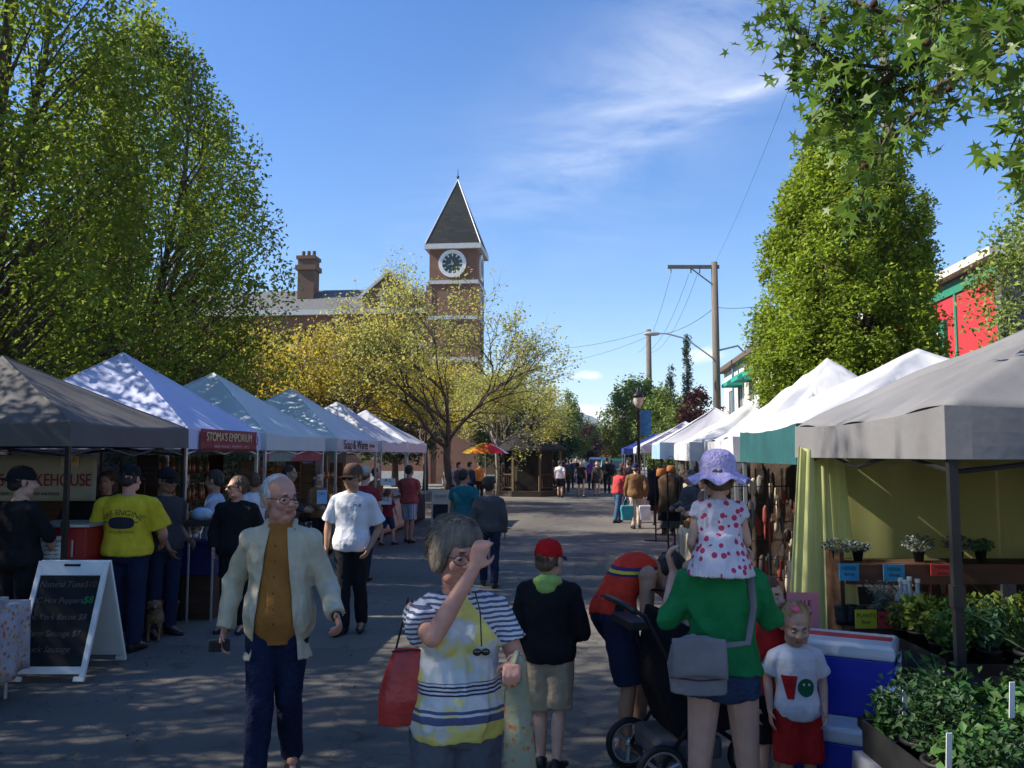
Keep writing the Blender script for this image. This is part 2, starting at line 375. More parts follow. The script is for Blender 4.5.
def window(parent, x0, x1, z0, z1, y, axis='y', out=-1, fm=white_paint, bars=(1, 1), sill=True, depth=.06, glassm=glass, fw=.09):
    """window on a wall: axis 'y' -> wall plane y=const (spanning x); axis 'x' -> plane x=const (spanning y)"""
    def bb(b, a0, a1, c0, c1, d0, d1):
        if axis == 'y': b.b2(a0, a1, min(y+out*d0, y+out*d1), max(y+out*d0, y+out*d1), c0, c1)
        else: b.b2(min(y+out*d0, y+out*d1), max(y+out*d0, y+out*d1), a0, a1, c0, c1)
    b = MB(); bb(b, x0, x1, z0, z1, -.05, .012); g = b.build('window', glassm, parent)
    b = MB(); bb(b, x0-fw, x0, z0-fw, z1+fw, .0, depth); bb(b, x1, x1+fw, z0-fw, z1+fw, .0, depth); bb(b, x0, x1, z1, z1+fw, .0, depth-.003); bb(b, x0, x1, z0-fw, z0, .0, depth-.003)
    for i in range(1, bars[0]+1):
        xx = x0+(x1-x0)*i/(bars[0]+1); bb(b, xx-.02, xx+.02, z0, z1, .012, depth-.015)
    for i in range(1, bars[1]+1):
        zz = z0+(z1-z0)*i/(bars[1]+1); bb(b, x0, x1, zz-.02, zz+.02, .012, depth-.02)
    b.build('frame', fm, g)
    if sill:
        b = MB(); bb(b, x0-fw*1.6, x1+fw*1.6, z0-fw-.07, z0-fw, 0, depth+.06); b.build('sill', fm, g)
    return g

# --- brick hall with clock tower
hall = thing('brick_hall', 'long red brick hall with slate roof and tall chimney behind the yellow-leaved trees', 'building', (0, 0, 0))
b = MB(); b.b2(-46, -11.4, 57, 76, 0, 11.6); b.build('wall', brick, hall)
b = MB()
for z0, z1, o_ in ((11.6, 11.95, .35), (9.3, 9.55, .1), (5.4, 5.7, .1), (.0, .8, .08)):
    b = MB(); b.b2(-46-o_, -11.4, 57-o_, 57, z0, z1); b.build('cornice', stone_trim, hall)
b = MB(); b.add([(-46.3, 56.7, 11.95), (-11.4, 56.7, 11.95), (-11.4, 76, 11.95), (-46.3, 76, 11.95), (-43, 60.2, 14.0), (-12.6, 60.2, 14.0), (-12.6, 73, 14.0), (-43, 73, 14.0)],
    [(0, 1, 5, 4), (1, 2, 6, 5), (2, 3, 7, 6), (3, 0, 4, 7), (4, 5, 6, 7), (3, 2, 1, 0)]); rf = b.build('roof', mat('roof_slate_pale', (.13, .13, .125), .7, .25, 6, bump=.5, bscale=20, stretch=(1, 1, 3)), hall)
b = MB(); b.b2(-21.4, -20.2, 58.6, 59.8, 11.9, 16.0); b.b2(-21.55, -20.05, 58.45, 59.95, 15.2, 15.55); b.b2(-21.5, -20.1, 58.5, 59.9, 16.0, 16.25)
for k in range(3): b.cyl((-21.2+k*.4, 59.2), .13, 16.25, 16.7, 10)
b.build('chimney', brick_dark, hall)
# gable dormer
b = MB(); b.prism([(-15.9, 56.75, 11.95), (-12.5, 56.75, 11.95), (-12.5, 56.75, 12.9), (-14.2, 56.75, 14.3), (-15.9, 56.75, 12.9)], (0, 4.5, 0)); dm = b.build('dormer', brick, hall)
b = MB(); b.prism([(-16.3, 56.6, 12.62), (-14.2, 56.6, 14.42), (-12.1, 56.6, 12.62), (-12.1, 56.6, 12.85), (-14.2, 56.6, 14.66), (-16.3, 56.6, 12.85)], (0, 4.8, 0)); b.build('gable_roof', stone_trim, dm)
for i in range(10):
    x = -44.5+i*3.3
    if x > -12.6: continue
    window(hall, x, x+1.2, 6.5, 8.8, 57, bars=(1, 1)); window(hall, x, x+1.2, 2.2, 4.6, 57, bars=(1, 1))
window(dm, -14.7, -13.7, 12.2, 13.2, 56.75, bars=(1, 0), sill=False)
TX0, TX1, TY0, TY1 = -11.35, -8.05, 56.6, 60.1
tow = thing('clock_tower', 'square red brick clock tower with tall pointed slate spire and white-ringed clock', 'tower', ((TX0+TX1)/2, (TY0+TY1)/2, 0))
hx = (TX1-TX0)/2; hy = (TY1-TY0)/2
b = MB(); b.b2(-hx, hx, -hy, hy, 0, 16.0); b.build('wall', brick, tow)
b = MB()
for z0, z1, o_ in ((13.55, 13.8, .08), (11.1, 11.35, .06), (8.2, 8.5, .08), (15.95, 16.3, .3)):
    b = MB(); b.b2(-hx-o_, hx+o_, -hy-o_, hy+o_, z0, z1); b.build('cornice', stone_trim, tow)
for cx_ in (-hx, hx):
    b = MB(); b.b2(cx_-.2, cx_+.2, -hy-.05, -hy+.1, 0, 13.5); b.build('pilaster', brick, tow)
b = MB(); e = .42
rings = []
for t_ in (0, .06, .15, .35, .65, 1.0):
    s_ = (1-t_)*(1+e*.62/hx)+.004; rings.append([(x*hx*s_, y*hy*s_, 16.3+5.1*t_) for x, y in ((-1, -1), (1, -1), (1, 1), (-1, 1))])
b.loft(rings); sp = b.build('spire', slate, tow)
b = MB()
for sx_, sy_ in ((-1, -1), (1, -1), (1, 1), (-1, 1)): b.tube([(r[k][0], r[k][1], r[k][2]) for r in rings for k in [[(-1, -1), (1, -1), (1, 1), (-1, 1)].index((sx_, sy_))]], .05, 6)
b.build('ridge_cap', grey_metal, sp)
b = MB(); b.tube([(0, 0, 21.3), (0, 0, 22.2)], [.05, .015], 6); b.ell((0, 0, 21.6), (.1, .1, .1)); b.build('finial', black_metal, sp)
clock_face = mat('clock_face', (.06, .085, .08), .5, .2, 8)
def clock(M_):
    b = MB(); ring = []
    def disc(r, d0, d1, n=32):
        q = MB(); q.loft([[M_ @ Vector((r*math.cos(a), -d, r*math.sin(a))) for a in [2*PI*j/n for j in range(n)]] for d in (d0, d1)]); return q
    c = disc(.72, 0, .05).build('clock_face', clock_face, tow)
    for k in range(32):
        a0 = 2*PI*k/32; a1 = 2*PI*(k+1)/32
        vs = [M_ @ Vector((r*math.cos(a), -d, r*math.sin(a))) for a in (a0, a1) for r in (.70, .96) for d in (0, .12)]
        b.add(vs, [(0, 2, 3, 1), (4, 5, 7, 6), (1, 3, 7, 5), (0, 1, 5, 4), (2, 6, 7, 3)])
    b.build('bezel', white_paint, c)
    b = MB()
    for k in range(12):
        a = 2*PI*k/12; d = Vector((math.cos(a), 0, math.sin(a))); p = Vector((-math.sin(a), 0, math.cos(a)))*.035
        b.add([M_ @ (d*.5+p+Vector((0, -.062, 0))), M_ @ (d*.68+p*1.4+Vector((0, -.062, 0))), M_ @ (d*.68-p*1.4+Vector((0, -.062, 0))), M_ @ (d*.5-p+Vector((0, -.062, 0)))], [(0, 1, 2, 3)])
    b.build('numeral_marks', white_paint, c)
    for ang, ln, w_ in ((R(200), .45, .045), (R(105), .3, .06)):
        b = MB(); d = Vector((math.cos(ang), 0, math.sin(ang))); p = Vector((-math.sin(ang), 0, math.cos(ang)))*w_
        b.prism([M_ @ (d*-.1+p+Vector((0, -.07, 0))), M_ @ (d*ln+Vector((0, -.07, 0))), M_ @ (d*-.1-p+Vector((0, -.07, 0)))], M_.to_3x3() @ Vector((0, -.015, 0))); b.build('hand', white_paint, c)
clock(Matrix.Translation((-.05, -hy, 14.95)))
clock(Matrix.Translation((hx, 0, 14.95)) @ Matrix.Rotation(R(90), 4, 'Z'))
window(tow, -.5, .5, 5, 7.3, -hy, bars=(1, 1))
window(tow, -.45, .45, 11.7, 13.2, hx, 'x', 1, bars=(1, 0)); window(tow, -.45, .45, 5, 7.3, hx, 'x', 1, bars=(1, 1))

def shop_building(name, label, x0, x1, y0, y1, h, wallm, trim, face='x', out=-1, wins=(), roofm=None, par=.5, fm=white_paint, cor=.25):
    t = thing(name, label, 'building', (0, 0, 0))
    b = MB(); b.b2(x0, x1, y0, y1, 0, h); b.build('wall', wallm, t)
    b = MB(); b.b2(x0-cor, x1+cor, y0-cor, y1+cor, h, h+.16); b.build('cornice', trim, t)
    b = MB(); b.b2(x0+.3, x1-.3, y0+.3, y1-.3, h+.16, h+.3); b.build('roof', roofm or concrete, t)
    for (a0, a1, z0, z1, bars) in wins: window(t, a0, a1, z0, z1, x0 if out < 0 else x1, 'x', out, fm=fm, bars=bars)
    return t
redp = mat('red_siding', (.50, .035, .045), .7, .12, 2, bump=.4, bscale=5, stretch=(.2, .2, 14))
greenp = mat('green_trim', (.03, .20, .12), .6, .1)
creamp = mat('cream_trim', (.62, .58, .48), .7, .1)
rb = shop_building('red_shop_building', 'red two-storey shopfront with green trim and white sash windows at the right', 7.4, 17, 16.3, 30, 5.55, redp, creamp, wins=((19.0, 20.6, 3.05, 4.45, (3, 2)), (24, 26, 3.0, 4.5, (3, 2))), fm=white_paint)
b = MB(); b.b2(7.36, 7.4, 16.25, 30, 5.22, 5.5); b.b2(7.37, 7.4, 18.15, 18.25, 3.0, 5.22); b.b2(7.365, 7.4, 16.25, 16.36, .12, 5.22)
for (a, c) in ((18.65, 18.86), (20.74, 20.95)): b.b2(7.32, 7.4, a, c, 2.75, 4.75)
b.b2(7.315, 7.4, 18.86, 20.74, 4.56, 4.75); b.b2(7.315, 7.4, 18.86, 20.74, 2.7, 2.86); b.build('trim', greenp, rb)
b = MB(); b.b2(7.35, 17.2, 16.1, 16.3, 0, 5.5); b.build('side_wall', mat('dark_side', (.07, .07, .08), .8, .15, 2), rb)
whitewall = mat('white_stucco', (.62, .60, .55), .9, .08, 1.5, bump=.2)
wb = thing('white_building', 'white stucco building with gabled roof and green awnings beyond the tall hornbeam', 'building')
b = MB(); b.b2(7.35, 18, 33, 50, 0, 6.6); b.build('wall', whitewall, wb)
b = MB(); b.prism([(7.0, 32.8, 6.6), (7.0, 50.3, 6.6), (7.0, 50.3, 6.85), (7.0, 32.8, 6.85)], (11.3, 0, 0)); b.build('roof', mat('brown_roof', (.12, .09, .07), .8), wb)
for y in (34, 37.2, 40.4, 43.6, 46.8):
    window(wb, y, y+1.3, 3.4, 5.4, 7.35, 'x', -1, bars=(1, 0), glassm=curtain_glass)
awng = mat('awning_green', (.02, .30, .22), .8, .08)
for y in (36.8, 40.1, 43.3):
    b = MB(); b.prism([(7.3, y, 6.1), (6.5, y, 5.55), (6.5, y, 5.4), (7.3, y, 5.4)], (0, 2.0, 0)); b.build('awning', awng, wb)
b = MB(); b.tube([(7.2, 45.9, .1), (7.2, 45.9, 6.5)], .06, 8); b.build('drainpipe', mat('pipe_blue', (.1, .2, .3), .5), wb)
nb = shop_building('brick_shop_building', 'low brick shop building with white sills seen through the sheer curtain at right', 8.6, 16, -2, 15.9, 3.9, brick, stone_trim, wins=((1.5, 3.4, 1.0, 2.7, (1, 0)), (4.6, 6.4, 1.0, 2.7, (1, 0)), (7.4, 9.2, 1.0, 2.7, (1, 0)), (10.2, 12.4, 1.0, 2.7, (2, 0))))
fb = thing('brown_shop_building', 'dark brown brick building with low gabled roof behind the gazebo', 'building')
b = MB(); b.b2(-24, -6.3, 84, 120, 0, 6.8); b.build('wall', brick_dark, fb)
b = MB(); b.prism([(-24.4, 83.6, 6.8), (-5.9, 83.6, 6.8), (-15, 83.6, 10.2)], (0, 37, 0)); b.build('roof', mat('brown_shingle', (.07, .06, .055), .9, .2, 4, bump=.5), fb)
for i in range(5): window(fb, -22+i*3.2, -20.6+i*3.2, 3.2, 5.2, 84, bars=(0, 1))
lb = thing('market_hall_building', 'long low dark shop building in shade behind the left row of canopies', 'building')
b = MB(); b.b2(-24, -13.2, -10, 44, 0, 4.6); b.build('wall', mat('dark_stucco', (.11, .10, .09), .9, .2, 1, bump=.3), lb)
b = MB(); b.b2(-24.3, -12.9, -10.3, 44.3, 4.6, 4.85); b.build('cornice', dark_wood, lb)
for i in range(9): window(lb, -6+i*5.2, -2.8+i*5.2, 1.1, 3.1, -13.2, 'x', 1, fm=dark_wood, bars=(1, 0))
# far row along the street, right-hand side
fr = thing('far_shop_building', 'grey flat-roofed shop beyond the white building', 'building')
b = MB(); b.b2(9.5, 20, 54, 95, 0, 5); b.build('wall', mat('grey_stucco', (.3, .28, .25), .9), fr)
b = MB(); b.b2(9.2, 20.2, 53.7, 95.3, 5, 5.3); b.build('cornice', stone_trim, fr)
for i in range(8): window(fr, 55.5+i*5, 57.7+i*5, 1.2, 3.4, 9.5, 'x', -1, bars=(1, 0))

# ---------------------------------------------------------------- trees
def np_mesh(name, V, Fc, mats, nper=3):
    me = bpy.data.meshes.new(name); nv = len(V); nf = len(Fc)
    me.vertices.add(nv); me.vertices.foreach_set('co', V.astype(np.float32).ravel())
    me.loops.add(nf*nper); me.loops.foreach_set('vertex_index', Fc.astype(np.int32).ravel())
    me.polygons.add(nf); me.polygons.foreach_set('loop_start', np.arange(nf, dtype=np.int32)*nper)
    me.polygons.foreach_set('loop_total', np.full(nf, nper, dtype=np.int32))
    for m in mats: me.materials.append(m)
    me.update(calc_edges=True); me.validate(); return me
def leaves(name, pts, size, m, rng, up=.35, wid=.55, fold=.18, droop=0.0, shape='rhomb', dirs=None):
    n = len(pts); a = rng.normal(size=(n, 3)); a[:, 2] = a[:, 2]*.7-droop
    if dirs is not None: a += dirs*1.2
    a /= np.linalg.norm(a, axis=1)[:, None]
    nn = rng.normal(size=(n, 3)); nn[:, 2] += up*3; nn -= a*np.sum(nn*a, axis=1)[:, None]; nn /= np.linalg.norm(nn, axis=1)[:, None]+1e-9
    b = np.cross(nn, a); s = (size*rng.uniform(.65, 1.25, n))[:, None]
    if shape == 'rhomb':
        tpl = [(-.5, 0, 0), (0, .5*wid, 1), (.5, 0, 0), (0, -.5*wid, 1)]; fc = [(0, 1, 2), (0, 2, 3)]
    else:   # five-pointed star leaf
        tpl = []; A = [0, 36, 68, 104, 140, 180, 220, 256, 292, 324]; Rr = [.62, .2, .55, .17, .42, .08, .42, .17, .55, .2]
        for t, r in zip(A, Rr): tpl.append((r*math.cos(R(t)), r*math.sin(R(t)), .25 if r > .3 else 0))
        tpl.append((0, 0, 0)); fc = [(10, i, (i+1) % 10) for i in range(10)]
    k = len(tpl); V = np.empty((n, k, 3))
    for i, (p, q, r) in enumerate(tpl): V[:, i] = pts+s*(a*p+b*q+nn*r*fold)
    Fc = (np.arange(n)*k)[:, None, None]+np.array(fc)[None]
    return np_mesh(name, V.reshape(-1, 3), Fc.reshape(-1, 3), [m])
def leafmat(name, c, transl=.35, island=.35, hue=.015, c2=None):
    return mat(name, c, .55, .25, .7, transl=transl, island=island, hue=hue, col2=c2, spec=.35)
bark = mat('bark', (.10, .075, .055), .95, .3, 6, bump=.8, bscale=14, stretch=(3, 3, .6))
bark_pale = mat('bark_pale', (.22, .19, .155), .95, .3, 6, bump=.6, bscale=14, stretch=(3, 3, .8))
def tube_lin(b, p0, p1, r0, r1, bend, rng, n=5, seg=4):
    p0 = np.array(p0); p1 = np.array(p1); pts = []
    for i in range(seg+1):
        t = i/seg; p = p0*(1-t)+p1*t; q = math.sin(t*PI); p = p+np.array([rng.normal()*bend*q*.3, rng.normal()*bend*q*.3, -bend*q]); pts.append(p)
    b.tube(pts, [r0*(1-i/seg)+r1*(i/seg) for i in range(seg+1)], n); return pts
def env_tree(name, label, loc, H, trunk, prof, rad, nclump, lpc, leaf, m, seed, cr=.38, barkm=None, stretch=1.4, cat='tree', group=None, tr=.16, inner=.35, leaders=1, lean=(0, 0), up=.35, droop=0.0, wid=.55, gap=.38, lk=1.0):
    rng = np.random.default_rng(seed); C = []
    hs = [p[0] for p in prof]; rs = [p[1] for p in prof]
    ph = rng.uniform(0, 6, 6)
    while len(C) < nclump:
        t = rng.uniform(0, 1); rr = np.interp(t, hs, rs)
        if rng.uniform() > (rr+.12): continue
        a = rng.uniform(0, 2*PI); lump = 1+lk*(.17*math.sin(3*a+ph[0]+t*5)+.12*math.sin(5*a+ph[1]-t*9)+.10*math.sin(2*a+ph[2]+t*17))
        q = (inner+(1-inner)*rng.uniform()**.7)*rr*rad*lump
        x, y, z = q*math.cos(a), q*math.sin(a), trunk+t*(H-trunk)
        g = math.sin(x*2.3+ph[3])*math.sin(y*2.1+ph[4])*math.sin(z*1.7+ph[5])
        if g > gap and rng.uniform() < .85: continue
        C.append((x+lean[0]*t, y+lean[1]*t, z))
    C = np.array(C)
    k = rng.poisson(lpc, nclump); idx = np.repeat(np.arange(nclump), k); n = len(idx)
    cs = rng.uniform(.6, 1.35, nclump)[idx][:, None]*cr
    off = rng.normal(size=(n, 3)); off *= (rng.uniform(0, 1, n)**.5/np.linalg.norm(off, axis=1)*1.0)[:, None]; off = off*cs*np.array([1, 1, stretch])
    pts = C[idx]+off
    t = thing(name, label, cat, loc, group=group)
    o = bpy.data.objects.new('crown', leaves('crown', pts, leaf, m, rng, up=up, wid=wid, droop=droop, dirs=off/(np.linalg.norm(off, axis=1)[:, None]+1e-6)*.5)); COL.objects.link(o); o.parent = t
    b = MB(); tops = []
    if leaders == 1:
        b.tube([(0, 0, -.05), (0, 0, trunk*.5), (lean[0]*.2, lean[1]*.2, trunk), (lean[0]*.6, lean[1]*.6, H*.65), (lean[0]*.9, lean[1]*.9, H*.93)], [tr*1.25, tr, tr*.85, tr*.45, .02], 9); tops = [(0, 0)]
    else:
        b.tube([(0, 0, -.05), (0, 0, trunk*.55), (0, 0, trunk*.9)], [tr*1.3, tr, tr*.9], 10)
        for i in range(leaders):
            a = 2*PI*i/leaders+rng.uniform(-.3, .3); q = rad*rng.uniform(.18, .45)
            b.tube([(0, 0, trunk*.7), (q*.35*math.cos(a), q*.35*math.sin(a), trunk+.2*(H-trunk)), (q*math.cos(a), q*math.sin(a), trunk+.6*(H-trunk)), (q*1.1*math.cos(a), q*1.1*math.sin(a), trunk+.88*(H-trunk))], [tr*.7, tr*.5, tr*.28, .015], 7); tops.append((q*math.cos(a), q*math.sin(a)))
    for c in C[::2]:
        q = min(tops, key=lambda s: (s[0]-c[0])**2+(s[1]-c[1])**2); hr = math.hypot(c[0]-q[0], c[1]-q[1])
        z0 = max(trunk*.85, c[2]-hr*1.3-.3); f = min(1, max(0, (z0-trunk)/(.6*(H-trunk)+1e-6)))
        tube_lin(b, (q[0]*f+lean[0]*f, q[1]*f+lean[1]*f, z0), c, max(.02, tr*.22*(1-z0/H)+.012), .006, -hr*.08, rng, 4, 3)
    b.build('trunk', barkm or bark, t, smooth=True, fix=False)
    return t
# left dense upright trees
lm_left = leafmat('leaf_left', (.21, .27, .03), transl=.6)
profL = [(0, .55), (.12, .9), (.35, 1.0), (.55, .88), (.75, .62), (.9, .34), (1, .08)]
t1 = env_tree('shade_tree', 'tall dense leafy tree at left, its right edge against the sky', (-9.9, 17.2, 0), 11.4, 2.7, profL, 3.25, 560, 90, .108, lm_left, 11, cr=.40, stretch=1.9, gap=.30, group='leafy trees behind the left canopies', leaders=5, tr=.17)
copy_tree(t1, loc=(-9.75, 12.1, 0), rz=2.1, label='nearest leafy tree filling the top left corner above the grey canopy', scale=(1.02, 1.02, 1.06))
copy_tree(t1, loc=(-10.4, 4.2, 0), rz=4.2, label='leafy tree outside the left edge shading the near road', scale=(1.1, 1.1, .98))
copy_tree(t1, loc=(-9.6, -2.0, 0), rz=5.3, label='leafy tree behind the viewer shading the near road', scale=(1.15, 1.15, 1.12))
copy_tree(t1, loc=(-14.6, 22.5, 0), rz=1.0, label='leafy tree further back behind the green-white canopy, left of the brick chimney', scale=(1.0, 1.0, .80))
# right columnar hornbeam
lm_horn = leafmat('leaf_hornbeam', (.26, .34, .03), transl=.5)
profH = [(0, .80), (.1, .93), (.3, 1.0), (.5, .95), (.7, .76), (.85, .5), (.95, .25), (1, .08)]
p = W(855, 14.35); env_tree('hornbeam_tree', 'big egg-shaped bright green tree standing between the red building and the white building', (p.x, p.y, 0), 7.85, 1.9, profH, 1.53, 1250, 90, .08, lm_horn, 21, cr=.235, stretch=1.0, leaders=4, tr=.14, up=.6, inner=.5, gap=.8, lk=.4)
# slender light tree right
lm_light = leafmat('leaf_light', (.24, .31, .07), transl=.45)
p = W(1066, 11.5); env_tree('young_street_tree', 'airy light green young tree in front of the red building at the right edge', (p.x, p.y, 0), 5.9, 1.7, [(0, .5), (.25, .95), (.55, 1), (.8, .6), (1, .12)], 1.05, 150, 60, .085, lm_light, 31, cr=.27, tr=.06, inner=.2)
# far trees
gm1 = leafmat('leaf_far_green', (.15, .21, .035)); gm2 = leafmat('leaf_far_dark', (.05, .09, .025)); gm3 = leafmat('leaf_plum', (.055, .012, .014), hue=.02); gm4 = leafmat('leaf_orange', (.22, .12, .035)); gm5 = leafmat('leaf_conifer', (.035, .07, .03), transl=.1)
prR = [(0, .5), (.2, .9), (.5, 1), (.8, .7), (1, .2)]; prC = [(0, .9), (.3, .8), (.6, .55), (1, .05)]
def far_tree(name, label, u, d, H, rad, m, seed, prof=prR, trunk=1.6, n=150, lpc=40, leaf=.25, cr=.5, g=None, x=None, **k):
    p = W(u, d); return env_tree(name, label, (p.x if x is None else x, p.y, 0), H, trunk, prof, rad, n, lpc, leaf, m, seed, cr=cr, tr=.2, group=g, **k)
far_tree('maple_tree', 'pale green conical tree down the street just right of the gazebo', 570, 88, 8.4, 2.3, gm1, 41, [(0, .8), (.3, 1), (.6, .7), (1, .1)])
far_tree('maple_tree', 'small green tree under the pale conical one beyond the gazebo', 556, 70, 4.6, 1.6, gm2, 42, n=80)
far_tree('maple_tree', 'wide bright green tree behind the lamp post', 636, 62, 7.3, 2.5, gm1, 43, n=230)
far_tree('maple_tree', 'green tree right of the lamp post beside the second utility pole', 664, 56, 6.2, 1.8, gm1, 44)
far_tree('maple_tree', 'small green tree low between the lamp post and the plum tree', 684, 47, 4.6, 1.3, gm1, 45, n=90, leaf=.18, cr=.35)
far_tree('plum_tree', 'round dark red plum tree above the far right canopies', 702, 41, 5.0, 1.15, gm3, 46, n=110, leaf=.16, cr=.3, trunk=2.2)
far_tree('cypress_tree', 'narrow pointed conifer left of the tall utility pole', 689, 60, 10.3, .75, gm5, 47, prC, n=150, leaf=.16, cr=.28, trunk=.6)
far_tree('cypress_tree', 'shorter ragged conifer left of the pointed one', 672, 62, 8.3, .75, gm5, 48, prC, n=110, leaf=.16, cr=.3, trunk=.6)
far_tree('cypress_tree', 'lowest slim conifer beside the second utility pole', 660, 64, 7.2, .6, gm5, 52, prC, n=80, leaf=.16, cr=.3, trunk=.6)
far_tree('maple_tree', 'orange tinged tree at the end of the street', 618, 130, 6.6, 3.0, gm4, 49, n=110, leaf=.4, cr=.8)
far_tree('maple_tree', 'dark round tree at the end of the street left of the orange tinged one', 597, 150, 7.0, 3.6, gm2, 50, n=120, leaf=.4, cr=.8)
far_tree('plum_tree', 'dark red tree at the end of the street on the left kerb', 588, 120, 6.0, 1.8, gm3, 51, n=90, leaf=.35, cr=.6)
far_tree('maple_tree', 'broad green tree beyond the parked cars on the right kerb', 640, 105, 7.5, 3.4, gm1, 53, n=160, leaf=.35, cr=.8)
far_tree('shade_conifer', 'dark leafy tree behind the gazebo roof', 505, 47, 5.8, 2.2, gm2, 54, n=170, leaf=.2)
far_tree('maple_tree', 'dark leafy tree between the gazebo and the brown building', 540, 76, 6.6, 2.0, gm2, 56, n=120, leaf=.25)
far_tree('shade_conifer', 'dark tree in front of the brick hall left of the twin trunks', 405, 50, 7.0, 3.0, gm2, 55, n=200, leaf=.25, x=-11.8)

# sparse yellow trees, grown branch by branch
def grow_tree(name, label, loc, seed, trunk_h, r0, L0, depth, m, barkm, leaf, lpt, spread=.55, nsplit=(3, 4), forks=4, gnarl=.25, cat='tree', group=None, flat=1.0, crm=.24, up0=.75, low=0.0, rz=0.0):
    rng = np.random.default_rng(seed); b = MB(); tips = []
    def seg(p, d, L, r, lv):
        n = 4; pts = [p]; q = p.copy(); dd = d.copy()
        for i in range(n):
            dd = dd+rng.normal(size=3)*gnarl*.45; dd[2] += .05-low*lv*.02; dd /= np.linalg.norm(dd); q = q+dd*L/n; pts.append(q.copy())
            if lv >= depth-2 and i >= 1: tips.append((q.copy(), dd.copy(), lv))
        b.tube(pts, [r*(1-.4*i/n) for i in range(n+1)], 7 if lv < 2 else (5 if lv < 4 else 3))
        if lv < depth:
            k = rng.integers(nsplit[0], nsplit[1]+1)
            for j in range(k):
                a = rng.normal(size=3); a -= dd*np.dot(a, dd); a /= np.linalg.norm(a); s = spread*rng.uniform(.6, 1.35)
                nd = dd*math.cos(s)+a*math.sin(s); nd[2] *= flat; nd /= np.linalg.norm(nd)
                st = pts[-1] if j < 2 else pts[rng.integers(2, n)]
                seg(st.copy(), nd, L*rng.uniform(.62, .86), r*.6*rng.uniform(.8, 1.1), lv+1)
    p = np.array([0, 0, 0.]); b.tube([(0, 0, -.05), (.03, .02, trunk_h*.4), (-.02, 0, trunk_h*.75), (0, 0, trunk_h)], [r0*1.35, r0*1.05, r0, r0*.95], 10)
    for i in range(forks):
        a = 2*PI*i/forks+rng.uniform(-.4, .4)
        seg(np.array([0, 0, trunk_h*rng.uniform(.8, 1.0)]), np.array([math.cos(a)*(1-up0*.4), math.sin(a)*(1-up0*.4), up0*rng.uniform(.8, 1.2)]), L0*rng.uniform(.85, 1.15), r0*.6, 1)
    t = thing(name, label, cat, loc, rz, group)
    b.build('trunk', barkm, t, smooth=True, fix=False)
    P0 = np.array([q[0] for q in tips]); kk = rng.poisson(lpt, len(P0)); idx = np.repeat(np.arange(len(P0)), kk)
    pts = P0[idx]+rng.normal(size=(len(idx), 3))*crm*.5
    o = bpy.data.objects.new('crown', leaves('crown', pts, leaf, m, rng, up=.3)); COL.objects.link(o); o.parent = t
    return t, P0
lm_yel = leafmat('leaf_yellow', (.58, .52, .11), transl=.5, island=.3, hue=.012, c2=(.44, .47, .12))
lm_yel2 = leafmat('leaf_gold', (.62, .47, .05), transl=.5, island=.3, hue=.012, c2=(.50, .44, .07))
p = W(447, 29.5); grow_tree('yellow_tree', 'wide sparse yellow-leaved tree with dark spreading limbs in front of the clock tower', (p.x, p.y, 0), 7, 2.4, .125, 2.2, 6, lm_yel, bark, .115, 1.25, spread=.55, forks=5, gnarl=.30, crm=.24, flat=.88)
p = W(325, 30.5); grow_tree('yellow_tree', 'denser golden-leaved tree in front of the brick hall, left of the spreading one', (p.x, p.y, 0), 17, 2.3, .16, 1.7, 6, lm_yel2, bark, .12, 1.7, spread=.55, forks=5, gnarl=.28, crm=.28, flat=.88)
p = W(497, 36.0); grow_tree('yellow_tree', 'slim young yellow tree beside the striped parasol', (p.x, p.y, 0), 27, 2.6, .07, 1.2, 5, lm_yel, bark_pale, .10, 3.5, spread=.5, forks=4, gnarl=.2, crm=.25)
p = W(505, 40.5); grow_tree('yellow_tree', 'small yellow tree behind the gazebo cupola', (p.x, p.y, 0), 37, 2.4, .06, 1.3, 5, lm_yel, bark_pale, .12, 3.5, spread=.5, forks=4, gnarl=.2, crm=.3)
p = W(425, 43); grow_tree('yellow_tree', 'yellow tree furthest back against the brick wall of the hall', (p.x, p.y, 0), 47, 2.6, .12, 1.7, 5, lm_yel2, bark, .14, 5, spread=.55, forks=5, gnarl=.25, crm=.35)
p = W(250, 36); grow_tree('yellow_tree', 'golden tree half hidden by the tall leafy tree at left', (p.x, p.y, 0), 57, 2.4, .13, 1.8, 5, lm_yel2, bark, .14, 4, spread=.55, forks=5, gnarl=.25, crm=.4)
# ================================================================ people
def remesh(mb, name, vox, smooth=4, fac=.5):
    me = mb.mesh('tmp')
    import bmesh
    bm = bmesh.new(); bm.from_mesh(me); bmesh.ops.recalc_face_normals(bm, faces=bm.faces); bm.to_mesh(me); bm.free()
    o = bpy.data.objects.new('tmp', me); COL.objects.link(o)
    r = o.modifiers.new('r', 'REMESH'); r.mode = 'VOXEL'; r.voxel_size = vox; r.use_smooth_shade = True
    if smooth: s = o.modifiers.new('s', 'SMOOTH'); s.factor = fac; s.iterations = smooth
    bpy.context.view_layer.update()
    out = bpy.data.meshes.new_from_object(o.evaluated_get(bpy.context.evaluated_depsgraph_get()))
    bpy.data.objects.remove(o); bpy.data.meshes.remove(me)
    out.name = name; out.materials.clear(); return out
def vget(me):
    a = np.empty(len(me.vertices)*3, np.float32); me.vertices.foreach_get('co', a); return a.reshape(-1, 3).astype(np.float64)
def vset(me, a): me.vertices.foreach_set('co', a.astype(np.float32).ravel()); me.update()
def nget(me):
    a = np.empty(len(me.vertices)*3, np.float32); me.vertex_normals.foreach_get('vector', a); return a.reshape(-1, 3)
